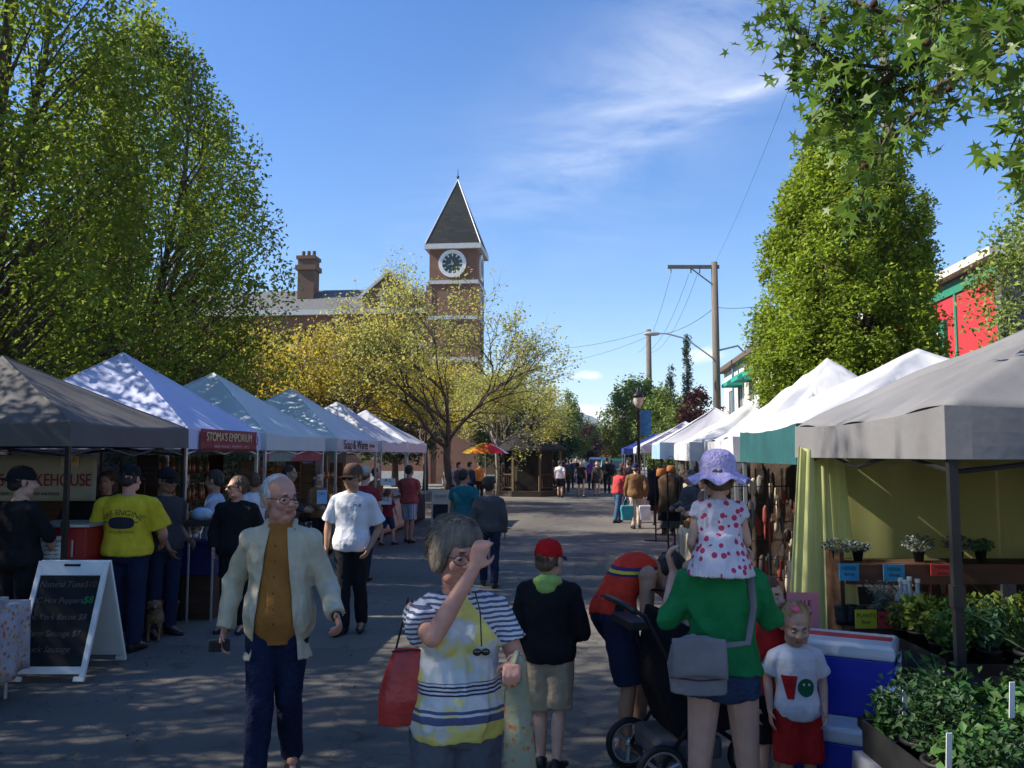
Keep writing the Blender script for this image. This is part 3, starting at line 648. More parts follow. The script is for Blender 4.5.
def vnoise(p, seed=0, oct_=3):
    rng = np.random.default_rng(seed); out = np.zeros(len(p)); amp = 1
    for o in range(oct_):
        for k in range(4):
            d = rng.normal(size=3); d /= np.linalg.norm(d); f = (1.7**o)*rng.uniform(.7, 1.3); out += amp*np.sin(p @ (d*f)+rng.uniform(0, 6.28)+1.3*np.sin(p @ (rng.normal(size=3)*f*.6)))
        amp *= .55
    return out/4
def wrinkle(me, amp, freq=(22, 22, 9), seed=0):
    v = vget(me); n = nget(me); q = vnoise(v*np.array(freq), seed, 3); q2 = vnoise(v*np.array(freq)*.8+3, seed+9, 2); q = q*.45+(.30-np.abs(q2)**.8)*2.1; vset(me, v+n*(amp*.9*q)[:, None])
def finish(me, name, mats, parent, smooth=True):
    for m in (mats if isinstance(mats, (list, tuple)) else [mats]): me.materials.append(m)
    me.name = name; me.polygons.foreach_set('use_smooth', [smooth]*len(me.polygons))
    o = bpy.data.objects.new(name, me); COL.objects.link(o)
    if parent is not None: o.parent = parent
    return o
def cut(me, fn):
    """delete the faces whose centre fn(x,y,z) selects"""
    import bmesh
    bm = bmesh.new(); bm.from_mesh(me)
    if isinstance(fn, tuple):      # front opening: half width at the neck, half width at the hem, lowest z that is cut, highest y that is cut
        xa, xb, zb, yb = fn; k = (xb-xa)/(1.45-zb)
        for sx in (-1, 1):
            bmesh.ops.bisect_plane(bm, geom=list(bm.verts)+list(bm.edges)+list(bm.faces), plane_co=(sx*xa, 0, 1.45), plane_no=Vector((sx, 0, k)).normalized())
        fn = lambda x, y, z: y < yb and z < 1.6 and abs(x) < xa+k*(1.45-z)
    dl = [f for f in bm.faces if fn(*f.calc_center_median())]
    bmesh.ops.delete(bm, geom=dl, context='FACES'); bm.to_mesh(me); bm.free(); me.update()

skin_l = mat('skin_fair', (.56, .33, .24), .55, .10, 12, bump=.1, bscale=60, spec=.35)
skin_r = mat('skin_ruddy', (.56, .27, .19), .5, .14, 10, bump=.15, bscale=50, spec=.35)
skin_t = mat('skin_tan', (.36, .20, .13), .55, .10, 12, bump=.1, bscale=60, spec=.35)
skin_d = mat('skin_brown', (.24, .13, .085), .55, .10, 12, spec=.35)
lip_m = mat('lips', (.42, .14, .12), .5, .1)
mouth_m = mat('mouth_dark', (.08, .03, .03), .6, .1)
eye_w = mat('eye_white', (.40, .37, .35), .25, .03, spec=.5); eye_d = mat('eye_iris', (.05, .035, .025), .2, .1, spec=.5)
def hairmat(n, c, c2=None): return mat(n, c, .6, .4, 18, bump=1.0, bscale=70, stretch=(1, 1, .22), col2=c2, spec=.4)
h_grey = hairmat('hair_grey', (.05, .04, .03), (.24, .20, .155)); h_white = hairmat('hair_white', (.50, .47, .42), (.66, .63, .58)); h_dark = hairmat('hair_dark', (.018, .013, .011), (.045, .032, .024))
h_brown = hairmat('hair_brown', (.07, .04, .022), (.16, .09, .05)); h_blond = hairmat('hair_blond', (.38, .24, .11), (.55, .38, .18))
shoe_k = mat('shoe_black', (.018, .018, .02), .5, .1); shoe_b = mat('shoe_brown', (.10, .06, .035), .6, .2); shoe_w = mat('shoe_white', (.55, .55, .55), .6, .1); shoe_g = mat('shoe_grey', (.12, .12, .13), .6, .1)
lens_m = mat('dark_lens', (.012, .012, .014), .1, .1, spec=.8); frame_m = mat('glasses_frame', (.03, .025, .025), .4, .1)

REF = dict(head=(0, -.018, 1.618), neck=(0, 0, 1.47), chest=(0, .005, 1.25), pelvis=(0, 0, .95))
ZS = [.82, .87, .92, .97, 1.03, 1.09, 1.16, 1.24, 1.31, 1.37, 1.415, 1.45, 1.47]
WS = [.10, .155, .172, .170, .155, .146, .152, .163, .170, .168, .145, .085, .062]
DS = [.08, .105, .118, .115, .103, .098, .102, .108, .110, .100, .080, .065, .060]

class Body:
    def __init__(s, bw=1.0, belly=0.0, **j):
        s.bw = bw; s.belly = belly
        g = lambda k, d: Vector(j.get(k, d))
        s.pelvis = g('pelvis', REF['pelvis']); s.neck = g('neck', REF['neck'])
        off = s.neck-Vector(REF['neck']); s.mid = g('chest', (s.pelvis+s.neck)/2+Vector((0, .005, 0)))
        s.head = g('head', Vector(REF['head'])+off)
        s.J = {}
        yaw_p = R(j.get('hip_yaw', 0)); yaw_c = R(j.get('chest_yaw', 0)); s.yp = yaw_p; s.yc = yaw_c
        s.frames()
        for sd_, nm in ((1, 'l'), (-1, 'r')):
            cr = s.rightv(1.0); cr0 = s.rightv(0.0); up = s.tan(1.0); upp = s.tan(0.0)
            sh = j.get('sh_w', .170)*bw
            S = g(nm+'sh', s.neck-up*.102+cr*(sd_*sh)); s.J[nm+'sh'] = S
            s.J[nm+'el'] = g(nm+'el', S+Vector((sd_*.05, .02, -.29))); s.J[nm+'wr'] = g(nm+'wr', s.J[nm+'el']+Vector((sd_*.01, -.05, -.25)))
            s.J[nm+'hip'] = s.pelvis-upp*.03+cr0*(sd_*.088*min(bw, 1.15))
            s.J[nm+'kn'] = g(nm+'kn', (sd_*.10+s.pelvis.x, s.pelvis.y-.015, .49)); s.J[nm+'an'] = g(nm+'an', (sd_*.105+s.pelvis.x, s.pelvis.y+.02, .085))
            s.J[nm+'toe'] = g(nm+'toe', s.J[nm+'an']+Vector((sd_*.03, -.16, -.055)))
        s.headyaw, s.headpitch, s.headroll = [R(a) for a in j.get('head_rot', (0, 0, 0))]
        s.HM = Matrix.Rotation(s.headyaw, 3, 'Z') @ Matrix.Rotation(s.headpitch, 3, 'X') @ Matrix.Rotation(s.headroll, 3, 'Y')
        s.hs = j.get('head_scale', 1.0)*1.10
    def frames(s): pass
    def sp(s, t):
        a, m, c = s.pelvis, s.mid, s.neck; cp = m*2-(a+c)/2
        if t < 0: return a+(cp-a).normalized()*(t*.52)
        if t > 1: return c+(c-cp).normalized()*((t-1)*.52)
        return a*(1-t)**2+cp*(2*t*(1-t))+c*t*t
    def tan(s, t): t = min(max(t, 0), 1); return (s.sp(min(t+.02, 1.2))-s.sp(t-.02)).normalized()
    def rightv(s, t):
        y = s.yp*(1-t)+s.yc*t; v = Vector((math.cos(y), math.sin(y), 0)); tt = s.tan(t); v = v-tt*v.dot(tt); return v.normalized()
    def torso(s, mb, z0, z1, infl=0.0, flare=0.0, n=22, wk=None, dk=None):
        zs = [z for z in ZS if z0 < z < z1]; zs = [z0]+zs+[z1]; rings = []
        for z in zs:
            t = (z-.95)/.52; c = s.sp(t); r = s.rightv(min(max(t, 0), 1)); u = s.tan(t); f = r.cross(u)   # f points to the back (+y)
            f = u.cross(r)
            w_ = np.interp(z, ZS, WS)*s.bw+infl; d_ = np.interp(z, ZS, DS)*(1+(s.bw-1)*.8)+infl
            if flare and z < 1.06: q_ = min(1, (1.06-z)/.12); w_ += .010*q_; d_ += .014*q_
            if z < .9: w_ += flare*(.9-z)*1; d_ += flare*(.9-z)*.8
            if wk: w_ += wk(z)
            if dk: d_ += dk(z)
            bl = s.belly*math.exp(-((z-1.05)/.13)**2)
            ring = []
            for j in range(n):
                a = 2*PI*j/n; ca, sa = math.cos(a), math.sin(a); ex = .92
                x = math.copysign(abs(ca)**ex, ca)*(w_+bl*.45); y = math.copysign(abs(sa)**ex, sa)*d_
                y2 = y-(bl if sa < 0 else 0)*abs(sa)
                ring.append(c+r*x+f*y2)
            rings.append(ring)
        mb.loft(rings)
    def hv(s, p, sc_=1.0): return s.head+s.HM @ (Vector(p)*s.hs)
    def hand(s, mb, nm, d=None, nrm=None, curl=.4, sc_=1.0):
        wr = s.J[nm+'wr']; el = s.J[nm+'el']; d = Vector(d).normalized() if d else (wr-el).normalized()
        nrm = Vector(nrm) if nrm else Vector((1 if nm == 'r' else -1, 0, 0)); nrm = (nrm-d*nrm.dot(d)).normalized(); sdv = d.cross(nrm)
        th = sdv if (sdv.y < 0) else -sdv
        if abs(sdv.y) < .3: th = sdv if sdv.z > 0 else -sdv
        k = sc_
        def palm(t): return wr+d*t*k
        rings = []
        for t, w_, h_ in ((-.02, .024, .02), (.01, .027, .018), (.05, .038, .016), (.09, .040, .014), (.10, .034, .010)):
            c = palm(t); rings.append([c+(th*math.cos(a)*w_+nrm*math.sin(a)*h_)*k for a in [2*PI*j/10 for j in range(10)]])
        mb.loft(rings)
        for i, (o_, L) in enumerate(((.029, .072), (.010, .082), (-.010, .076), (-.028, .060))):
            b0 = palm(.088)+th*(o_*k); a1 = curl*(.8+.1*i); a2 = curl*1.9
            d1 = (d*math.cos(a1)+nrm*math.sin(a1)+th*(o_*2.0)).normalized(); p1 = b0+d1*(L*.5*k)
            d2 = (d*math.cos(a2)+nrm*math.sin(a2)).normalized(); p2 = p1+d2*(L*.5*k)
            mb.cap(b0, p1, .0092*k, .0085*k, 8); mb.cap(p1, p2, .0085*k, .0072*k, 8)
        t0 = palm(.02)+th*(.024*k); t1 = t0+(d*.6+th*.7+nrm*.25).normalized()*(.04*k); t2 = t1+(d*.9+th*.1+nrm*.45).normalized()*(.032*k)
        mb.cap(t0, t1, .013*k, .0105*k, 8); mb.cap(t1, t2, .0105*k, .008*k, 8)
    def limbs(s, mb, infl=0.0, arms=True, legs=True, th=1.0, ar=1.0):
        J = s.J
        for nm in 'lr':
            if arms:
                mb.cap(s.neck-s.tan(1)*.045+s.rightv(1)*((.04 if nm == 'l' else -.04)*s.bw), J[nm+'sh'], .034+infl, .048*ar+infl); mb.ell(J[nm+'sh'], (.056*ar+infl,)*3); mb.cap(J[nm+'sh'], J[nm+'el'], .050*ar+infl, .039*ar+infl)
                m_ = J[nm+'el'].lerp(J[nm+'wr'], .3); mb.cap(J[nm+'el'], m_, .039*ar+infl, .041*ar+infl); mb.cap(m_, J[nm+'wr'], .041*ar+infl, .025*ar+infl)
            if legs:
                mb.cap(J[nm+'hip'], J[nm+'kn'], .088*th+infl, .055*th+infl); m_ = J[nm+'kn'].lerp(J[nm+'an'], .3)+Vector((0, .012, 0))
                mb.cap(J[nm+'kn'], m_, .052*th+infl, .056*th+infl); mb.cap(m_, J[nm+'an'], .056*th+infl, .034+infl)

def head_geo(mb, B, old=False, child=False):
    hv = B.hv; k = B.hs; E = lambda c, r, M=None: mb.ell(hv(c), tuple(q*k for q in r), B.HM if M is None else B.HM @ M)
    E((0, .014, .028), (.075, .094, .088)); E((0, -.022, -.028), (.060, .070, .085) if not child else (.066, .070, .072)); E((0, -.050, -.088 if not child else -.075), (.034, .034, .024))
    E((.034, -.062, -.026), (.028, .028, .026)); E((-.034, -.062, -.026), (.028, .028, .026))
    for sx in (-1, 1):
        E((sx*.045, -.030, -.070), (.020, .038, .030)); E((sx*.080, .012, -.006), (.010, .020, .033), Matrix.Rotation(sx*R(18), 3, 'Z')); E((sx*.076, .006, -.03), (.009, .01, .012))
    E((0, -.080 if not child else -.076, .024), (.046, .012, .010))
    mb.cap(hv((0, -.086, .008)), hv((0, -.108 if not child else -.1, -.020)), .009*k, .013*k, 10); E((.012, -.098, -.024), (.009, .010, .008)); E((-.012, -.098, -.024), (.009, .010, .008))
    E((0, -.088, -.050), (.023, .010, .007)); E((0, -.086, -.061), (.020, .010, .007))
    nb = B.neck; mb.cap(nb-B.tan(1)*.02, hv((0, .015, -.06)), .058 if not child else .045, .054*min(k, 1.1) if not child else .046*k)
    if old: mb.ell(hv((0, -.03, -.10)), (.045*k, .04*k, .03*k), B.HM)

def person(label, at, face=0.0, H=1.75, vox=.009, skin=None, bw=1.0, belly=0.0, joints=None, top=None, bottom=None, dress=None, jacket=None, hair=None, hat=None, glasses=None, shoes=shoe_k,
           hands=None, group=None, old=False, child=False, seed=0, bust=0.0, th=1.0, ar=1.0, z=0.0, paint=None, detail=None):
    s = H/1.75; joints = dict(joints or {}); joints.setdefault('head_scale', 1.0)
    B = Body(bw, belly, **joints); vx = vox/s; detail = (vox < .012) if detail is None else detail
    mb = MB(); B.torso(mb, .84, 1.47, -.006); B.limbs(mb, 0, th=th, ar=ar)
    hs_ = hands or {}
    for nm in 'lr':
        B.hand(mb, nm, **hs_.get(nm, {}))
        a = B.J[nm+'an']; t = B.J[nm+'toe']; mb.cap(a, a.lerp(t, .6), .034, .03); mb.cap(a.lerp(t, .3)+Vector((0, 0, -.02)), t, .03, .026)
    head_geo(mb, B, old, child)
    if bust:
        c = B.sp(.62); 
        for sx in (-1, 1): mb.ell(c+B.rightv(.62)*(sx*.075*bw)+B.rightv(.62).cross(B.tan(.62))*(.0) - (B.tan(.62).cross(B.rightv(.62)))*(.085*bw), (.06*bust, .055*bust, .06*bust))
    me = remesh(mb, 'person', vx, 3 if detail else 2)
    v = vget(me)
    if detail:   # eye sockets, mouth line
        Rm = np.array(B.HM); lc = (v-np.array(B.head)) @ Rm/B.hs; dv = np.zeros_like(v)
        for sx in (-1, 1):
            q = np.exp(-(((lc[:, 0]-sx*.031)/.017)**2+((lc[:, 1]+.085)/.03)**2+((lc[:, 2]-.002)/.011)**2)); dv += q[:, None]*np.array([0, .009, 0])
        q = np.exp(-((lc[:, 0]/.026)**4+((lc[:, 1]+.095)/.02)**2+((lc[:, 2]+.056)/.0035)**2)); dv += q[:, None]*np.array([0, .005, 0])
        v = v+(dv*B.hs) @ Rm.T
    else: Rm = np.array(B.HM)
    vset(me, v*s)
    root = finish(me, 'person', [skin or skin_l, lip_m, h_brown], None)
    pc = np.empty(len(me.polygons)*3, np.float32); me.polygons.foreach_get('center', pc); pc = pc.reshape(-1, 3)/s
    lc = (pc-np.array(B.head)) @ Rm/B.hs; mi = np.zeros(len(pc), np.int32)
    mi[(np.abs(lc[:, 0]) < .023) & (lc[:, 1] > -.112) & (lc[:, 1] < -.085) & (np.abs(lc[:, 2]+.056) < .0095)] = 1
    mi[(np.abs(np.abs(lc[:, 0])-.032) < .017) & (lc[:, 1] > -.105) & (lc[:, 1] < -.07) & (np.abs(lc[:, 2]-.026) < .0045)] = 2
    me.polygons.foreach_set('material_index', mi)
    root.location = (at[0], at[1], z); root.rotation_euler = (0, 0, R(face))
    root['label'] = label; root['category'] = 'person'
    if group: root['group'] = group
    def part(mb, name, m, smooth=3, wr=0.0, fr=(22, 22, 9), vv=None, cutf=None):
        me = remesh(mb, name, vv or vx*1.15, smooth)
        if wr: wrinkle(me, wr, fr, seed+len(name))
        if cutf: cut(me, cutf)
        vset(me, vget(me)*s); return finish(me, name, m, root)
    if detail:
        for sx in (-1, 1):
            b = MB(); b.ell(B.hv((sx*.031, -.0735, .002))*s, (.0110*s*B.hs,.0110*s*B.hs,.0085*s*B.hs), None, 12, 9)
            e = b.build('eye', [eye_w, eye_d], root, smooth=True)
            c0 = B.hv((sx*.031+.0*sx, -.0735-.0110, .000))*s
            for p_ in e.data.polygons:
                if (p_.center-c0).length < .0068*s*B.hs: p_.material_index = 1
    J = B.J
    # --- bottoms
    if bottom:
        k = bottom.get('kind', 'trousers'); i_ = bottom.get('infl', .012); mb = MB(); B.torso(mb, .83, bottom.get('waist', 1.0), i_*.8)
        for nm in 'lr':
            hp, kn, an = J[nm+'hip'], J[nm+'kn'], J[nm+'an']
            f = u_ = (an-kn).normalized()
            if k == 'trousers':
                w_ = bottom.get('cuff', .058); mb.cap(hp, kn, .090*th+i_, .062*th+i_); mb.tube([kn+(hp-kn).normalized()*.03, kn, kn.lerp(an, .5), an.lerp(kn, .03)+Vector((0, 0, -.02))], [.062*th+i_, .063*th+i_, (.062*th+w_)/2+i_, w_+i_*.7], 14)
            elif k == 'shorts':
                e_ = bottom.get('end', .92); q = hp.lerp(kn, e_); mb.tube([hp, hp.lerp(kn, .5*e_), q], [.094*th+i_, .086*th+i_*1.4, ((.074 if e_ > .5 else .088)*th+i_*1.6)+bottom.get('flare', 0)], 16); mb.ell(hp, (.092*th+i_,)*3)
                if e_ > 1.0: pass
        for sx in (-1, 1): mb.ell(B.sp(-.08)+B.rightv(0)*(sx*.065*bw)+B.tan(0).cross(B.rightv(0))*.030, (.082*bw+i_*.3, .082+i_*.3, .085))
        part(mb, k, bottom['mat'], 3, bottom.get('wr', .0055), (32, 32, 20))
    if top:
        k = top.get('kind', 'tshirt'); i_ = top.get('infl', .013); hem = top.get('hem', .88); mb = MB(); B.torso(mb, hem, top.get('neckz', 1.455), i_, flare=top.get('flare', .15), dk=top.get('dk'))
        if bust:
            c = B.sp(.62)
            for sx in (-1, 1): mb.ell(c+B.rightv(.62)*(sx*.07*bw)-(B.tan(.62).cross(B.rightv(.62)))*(.075*bw), ((.068*bust)+i_, (.062*bust)+i_, (.068*bust)+i_))
        for nm in 'lr':
            sh, el, wr_ = J[nm+'sh'], J[nm+'el'], J[nm+'wr']
            if k != 'tank': mb.ell(sh, (.050*ar+i_,)*3); mb.cap(B.neck-B.tan(1)*.045+B.rightv(1)*((.045 if nm == 'l' else -.045)*bw), sh, .036+i_, .050*ar+i_)
            else: mb.cap(B.neck-B.tan(1)*.05+B.rightv(1)*((.07 if nm == 'l' else -.07)*bw), B.neck-B.tan(1)*.075+B.rightv(1)*((.12 if nm == 'l' else -.12)*bw), .035+i_, .035+i_)
            if k == 'tshirt': q = sh.lerp(el, top.get('sleeve', .62)); mb.tube([sh, sh.lerp(q, .5), q], [.054*ar+i_, .058*ar+i_, .060*ar+i_*1.6], 14)
            if k in ('long', 'three'):
                e_ = wr_ if k == 'long' else el.lerp(wr_, .25); mb.cap(sh, el, .052*ar+i_, .046*ar+i_, 14); mb.tube([el+(sh-el).normalized()*.02, el, el.lerp(e_, .5), e_], [.046*ar+i_, .047*ar+i_, .043*ar+i_, .033*ar+i_*1.1], 14)
        if top.get('collar'): mb.tube([B.neck-B.tan(1)*.03, B.neck+B.tan(1)*.012], [.068+i_, .062+i_*.6], 16)
        part(mb, top.get('name', 'shirt'), top['mat'], 3, top.get('wr', .0045), top.get('fr', (30, 30, 13)), cutf=top.get('cut'))
    if dress:
        mb = MB(); hem = dress.get('hem', .5); fl = dress.get('flare', .25); i_ = dress.get('infl', .012)
        B.torso(mb, hem, 1.45, i_, flare=fl)
        for nm in 'lr': mb.ell(J[nm+'sh'], (.058*ar+i_,)*3); q = J[nm+'sh'].lerp(J[nm+'el'], dress.get('sleeve', .3)); mb.tube([J[nm+'sh'], q], [.052*ar+i_, .062*ar+i_], 12)
        if dress.get('skirt'):
            c0, c1, r0_, r1_ = dress['skirt']; mb.tube([Vector(c0), Vector(c0).lerp(Vector(c1), .5), Vector(c1)], [r0_, (r0_+r1_)*.52, r1_], 24)
        part(mb, 'dress', dress['mat'], 3, dress.get('wr', .006), dress.get('fr', (26, 26, 5)))
    if jacket:
        i_ = jacket.get('infl', .022); mb = MB(); hem = jacket.get('hem', .80); B.torso(mb, hem, 1.462, i_, flare=jacket.get('flare', .25))
        for nm in 'lr':
            sh, el, wr_ = J[nm+'sh'], J[nm+'el'], J[nm+'wr']; e_ = el.lerp(wr_, jacket.get('sl', 1.0)); mb.ell(sh, (.060*ar+i_*.8,)*3); mb.cap(B.neck-B.tan(1)*.045+B.rightv(1)*((.045 if nm == 'l' else -.045)*bw), sh, .038+i_*.8, .053*ar+i_*.8)
            mb.cap(sh, el, .054*ar+i_*.8, .048*ar+i_*.8, 14); mb.tube([el+(sh-el).normalized()*.02, el, el.lerp(e_, .5), e_], [.049*ar+i_*.8, .050*ar+i_*.8, .046*ar+i_*.7, .040*ar+i_*.6], 14)
        if jacket.get('cut'):
            nk = B.neck; r_ = B.rightv(1); u_ = B.tan(1); pts_ = []
            for q_ in range(15):
                a_ = -1.15*PI/2+(q_/14)*(1.15*PI+.0)+0; a_ = PI*(-.32+1.64*q_/14); c_, s_ = math.cos(a_), math.sin(a_)
                pts_.append(nk+r_*(.078*c_)+Vector((0, 1, 0))*(.075*s_+.012)+u_*(.012+.012*s_-(.06 if s_ < -.5 else 0)))
            mb.tube(pts_, .017, 8)
        cf = None
        o = part(mb, 'jacket', jacket['mat'], 3, jacket.get('wr', .006), (27, 27, 14), cutf=jacket.get('cut'))
        if jacket.get('cut'): sm = o.modifiers.new('solid', 'SOLIDIFY'); sm.thickness = .007; sm.offset = -1
        if jacket.get('hood'):
            mb = MB(); c = B.neck+Vector((0, .065, -.01)); mb.ell(c, (.115, .075, .06), Matrix.Rotation(R(-20), 3, 'X')); mb.ell(c+Vector((0, .03, -.05)), (.085, .05, .06)); 
            for sx in (-1, 1): mb.cap(c+Vector((sx*.09, -.01, .0)), c+Vector((sx*.075, -.13, -.03)), .032, .022)
            part(mb, 'hood', jacket['hood'], 3, .005, (30, 30, 20))
    if hair:
        k = hair[0]; m = hair[1]; mb = MB(); q = B.hs; E = lambda c, r: mb.ell(B.hv(c), tuple(a*q for a in r), B.HM)
        if k in ('short', 'bob', 'long', 'bun', 'curly', 'crop'): E((0, .024, .040), (.083, .096, .086) if k != 'crop' else (.079, .092, .083)); E((0, .055, -.01), (.070, .060, .070))
        if k == 'short' or k == 'crop': E((.066, .015, .015), (.016, .04, .035)); E((-.066, .015, .015), (.016, .04, .035))
        if k == 'bob':
            E((0, .03, .050), (.098, .108, .092)); E((0, .070, -.015), (.088, .060, .085))
            for sx in (-1, 1): E((sx*.075, .012, .0), (.032, .062, .080))
        if k == 'curly':
            rr = random.Random(seed)
            for _ in range(26): a = rr.uniform(0, 2*PI); e_ = rr.uniform(-.5, 1.4); E((.088*math.cos(a)*math.cos(e_), .035+.088*abs(math.sin(a))*math.cos(e_)-.02, .03+.085*math.sin(e_)), (.035, .035, .035))
        if k == 'long': E((0, .07, -.08), (.078, .045, .10)); E((.066, .03, -.04), (.024, .045, .09)); E((-.066, .03, -.04), (.024, .045, .09)); E((0, .07, -.16), (.07, .035, .07))
        if k == 'bun': E((0, .115, .04), (.036, .036, .036))
        if k == 'sides':
            for sx in (-1, 1): E((sx*.066, .034, .018), (.020, .050, .050)); E((sx*.060, .050, -.025), (.02, .04, .032))
            E((0, .070, -.005), (.074, .044, .062)); E((0, .040, .066), (.070, .074, .056))
        if k == 'low': E((0, .06, -.03), (.068, .05, .045)); E((.066, .02, -.005), (.015, .04, .035)); E((-.066, .02, -.005), (.015, .04, .035))
        if detail and k in ('bob', 'short', 'crop', 'sides', 'low', 'curly'):
            rr = random.Random(seed+5); nt = {'bob': 150, 'short': 90, 'crop': 90, 'sides': 60, 'low': 40, 'curly': 60}[k]; rad = {'bob': (.100, .108, .098), 'short': (.084, .096, .088), 'crop': (.080, .092, .085), 'sides': (.082, .09, .07), 'low': (.074, .09, .06), 'curly': (.1, .1, .1)}[k]
            for _ in range(nt):
                az = rr.uniform(-.15 if k != 'sides' else .1, PI+.15 if k != 'sides' else PI-.1); el = rr.uniform(-.55, 1.45) if k not in ('sides', 'low') else rr.uniform(-.5, .35)
                if k in ('bob', 'short', 'crop') and rr.random() < .25: az = rr.uniform(0, 2*PI); el = rr.uniform(.95, 1.5)
                d_ = Vector((math.cos(az)*math.cos(el), math.sin(az)*math.cos(el), math.sin(el))); p_ = Vector((d_.x*rad[0], .022+d_.y*rad[1], .035+d_.z*rad[2]))
                tg = (Vector((rr.uniform(-.5, .5), .35, -1))-d_*(-d_.z)).normalized(); ln = (.045 if k == 'bob' else .026)
                mb.cap(B.hv(p_), B.hv(p_+tg*ln-d_*.004+Vector((0, 0, 0))), .0095*q if k == 'bob' else .0075*q, .005*q, 6)
        hair_strands = []
        if detail and k in ('bob', 'short', 'crop', 'sides'):
            sb = MB(); rr = random.Random(seed+50); R0 = {'bob': (.104, .112, .102), 'short': (.086, .098, .090), 'crop': (.082, .094, .087), 'sides': (.086, .094, .075)}[k]
            for _ in range({'bob': 900, 'short': 400, 'crop': 500, 'sides': 350}[k]):
                az = rr.uniform(-.2, PI+.2) if k != 'sides' else rr.choice((rr.uniform(.05, .7), rr.uniform(PI-.7, PI-.05), rr.uniform(.3, PI-.3))); el = rr.uniform(-.6, 1.5) if k != 'sides' else rr.uniform(-.4, .5)
                if rr.random() < .25 and k != 'sides': az = rr.uniform(0, 2*PI); el = rr.uniform(1.0, 1.5)
                d_ = Vector((math.cos(az)*math.cos(el), math.sin(az)*math.cos(el), math.sin(el))); p_ = Vector((d_.x*R0[0], .022+d_.y*R0[1], .035+d_.z*R0[2]))*rr.uniform(.97, 1.03)
                tg = (Vector((rr.uniform(-.6, .6), .3+rr.uniform(-.3, .3), -1))-d_*(-d_.z)).normalized(); ln = rr.uniform(.03, .07) if k == 'bob' else rr.uniform(.015, .03); cv = rr.uniform(-.012, .006)
                sb.tube([B.hv(p_)*s, B.hv(p_+tg*ln*.5+d_*.004)*s, B.hv(p_+tg*ln+d_*cv)*s], [.0013*s, .0012*s, .0004*s], 3)
            hair_strands = sb
        hobj = part(mb, 'hair', m, 2 if detail else 3, .0035, (60, 60, 25), vv=max(.007, vx*.8))
        if hair_strands: hair_strands.build('hair_strands', m, hobj, smooth=True, fix=False)
    if hat:
        k = hat['kind']; q = B.hs; tm = B.HM.copy()
        if hat.get('back'): tm = tm @ Matrix.Rotation(PI, 3, 'Z')
        T = lambda p: (B.head+tm @ (Vector(p)*q))*s
        if k == 'cap':
            b = MB(); o_ = .012 if not hat.get('back') else -.02
            prof = [(0.0, .132), (.03, .130), (.06, .118), (.081, .092), (.090, .06), (.093, .028), (.090, .022)]
            b.loft([[T((r*math.cos(a)*.93, r*math.sin(a)*1.12+o_, z_)) for a in [2*PI*j/24 for j in range(24)]] for r, z_ in [(max(r, .002), z_) for r, z_ in reversed(prof)]])
            h = b.build('cap', hat['mat'], root, smooth=True)
            b = MB(); 
            def br(a, c):
                x = (a-.5)*2; yy = -.095-.075*c*math.sqrt(max(0, 1-(x*.85)**2))+.05*x*x*(1)
                return T((x*.078, yy, .030-.012*c-.022*x*x))
            b.grid(br, 12, 4); b.build('brim', hat.get('brim', hat['mat']), h, smooth=True, solid=.004)
            b = MB(); b.ell(T((0, o_, .133)), (.008*s, .008*s, .005*s)); b.build('button', hat['mat'], h, smooth=True)
        if k == 'sun':
            b = MB()
            def f(a, c):
                an_ = 2*PI*a
                if c < .5: t = c/.5; r = .098*math.sin(t*PI/2)**.8; z_ = .03+.125*math.cos(t*PI/2)**.7
                else: t = (c-.5)/.5; r = .098+.066*t; z_ = .03-.05*t+.018*t*math.sin(an_*7+1)
                r *= 1+.03*math.sin(an_*9)*c
                return T((r*math.cos(an_), r*math.sin(an_)*1.05+.01, z_))
            b.grid(f, 60, 22); b.build('sun_hat', hat['mat'], root, smooth=True, solid=.004)
    if glasses:
        q = B.hs; T = lambda p: B.hv(p)*s; b = MB()
        rim = MB(); dark = glasses == 'sun'
        for sx in (-1, 1):
            ring = [T((sx*.033+.026*math.cos(a)*(1), -.098+.012*abs(math.cos(a))*(1 if math.cos(a)*sx > 0 else 0), .002+.019*math.sin(a))) for a in [2*PI*j/16 for j in range(17)]]
            rim.tube(ring, .0018*s if not dark else .003*s, 5); rim.tube([T((sx*.058, -.088, .006)), T((sx*.078, -.04, .006)), T((sx*.084, .01, .0))], .0022*s, 5)
            if dark: b.prism([T((sx*.033+.026*math.cos(a), -.099+.012*abs(math.cos(a))*(1 if math.cos(a)*sx > 0 else 0), .002+.019*math.sin(a))) for a in [2*PI*j/14 for j in range(14)]], (B.HM @ Vector((0, .004, 0)))*s)
        rim.tube([T((-.009, -.100, .006)), T((.009, -.100, .006))], .002*s, 5)
        g = rim.build('glasses', frame_m, root, smooth=True)
        if dark: b.build('lens', lens_m, g)
    if shoes:
        for nm in 'lr':
            a, t = J[nm+'an'], J[nm+'toe']; d = (t-a); d.z = 0; d.normalize(); g0 = min(t.z-.03, a.z-.085); sd_ = Vector((-d.y, d.x, 0)); b = MB(); rings = []
            for q, w_, h_ in ((-.075, .02, .07), (-.06, .036, .10), (-.02, .041, .115), (.03, .042, .105), (.08, .046, .075), (.14, .048, .055), (.18, .036, .042), (.198, .014, .025)):
                c = Vector((a.x, a.y, 0))+d*q; rings.append([c+sd_*(w_*math.cos(x))+Vector((0, 0, g0+max(0.0, h_*(.5+.5*math.sin(x)) if math.sin(x) > -.6 else 0))) for x in [2*PI*j/12 for j in range(12)]])
            b.loft(rings); b.v = [tuple(c*s for c in p) for p in b.v]; b.build('shoe', shoes, root, smooth=True)
    root['_B'] = 0; del root['_B']
    return root, B, s
def world_of(root, B, s, p):
    return Vector(root.location)+Matrix.Rotation(root.rotation_euler.z, 3, 'Z') @ (Vector(p)*s)
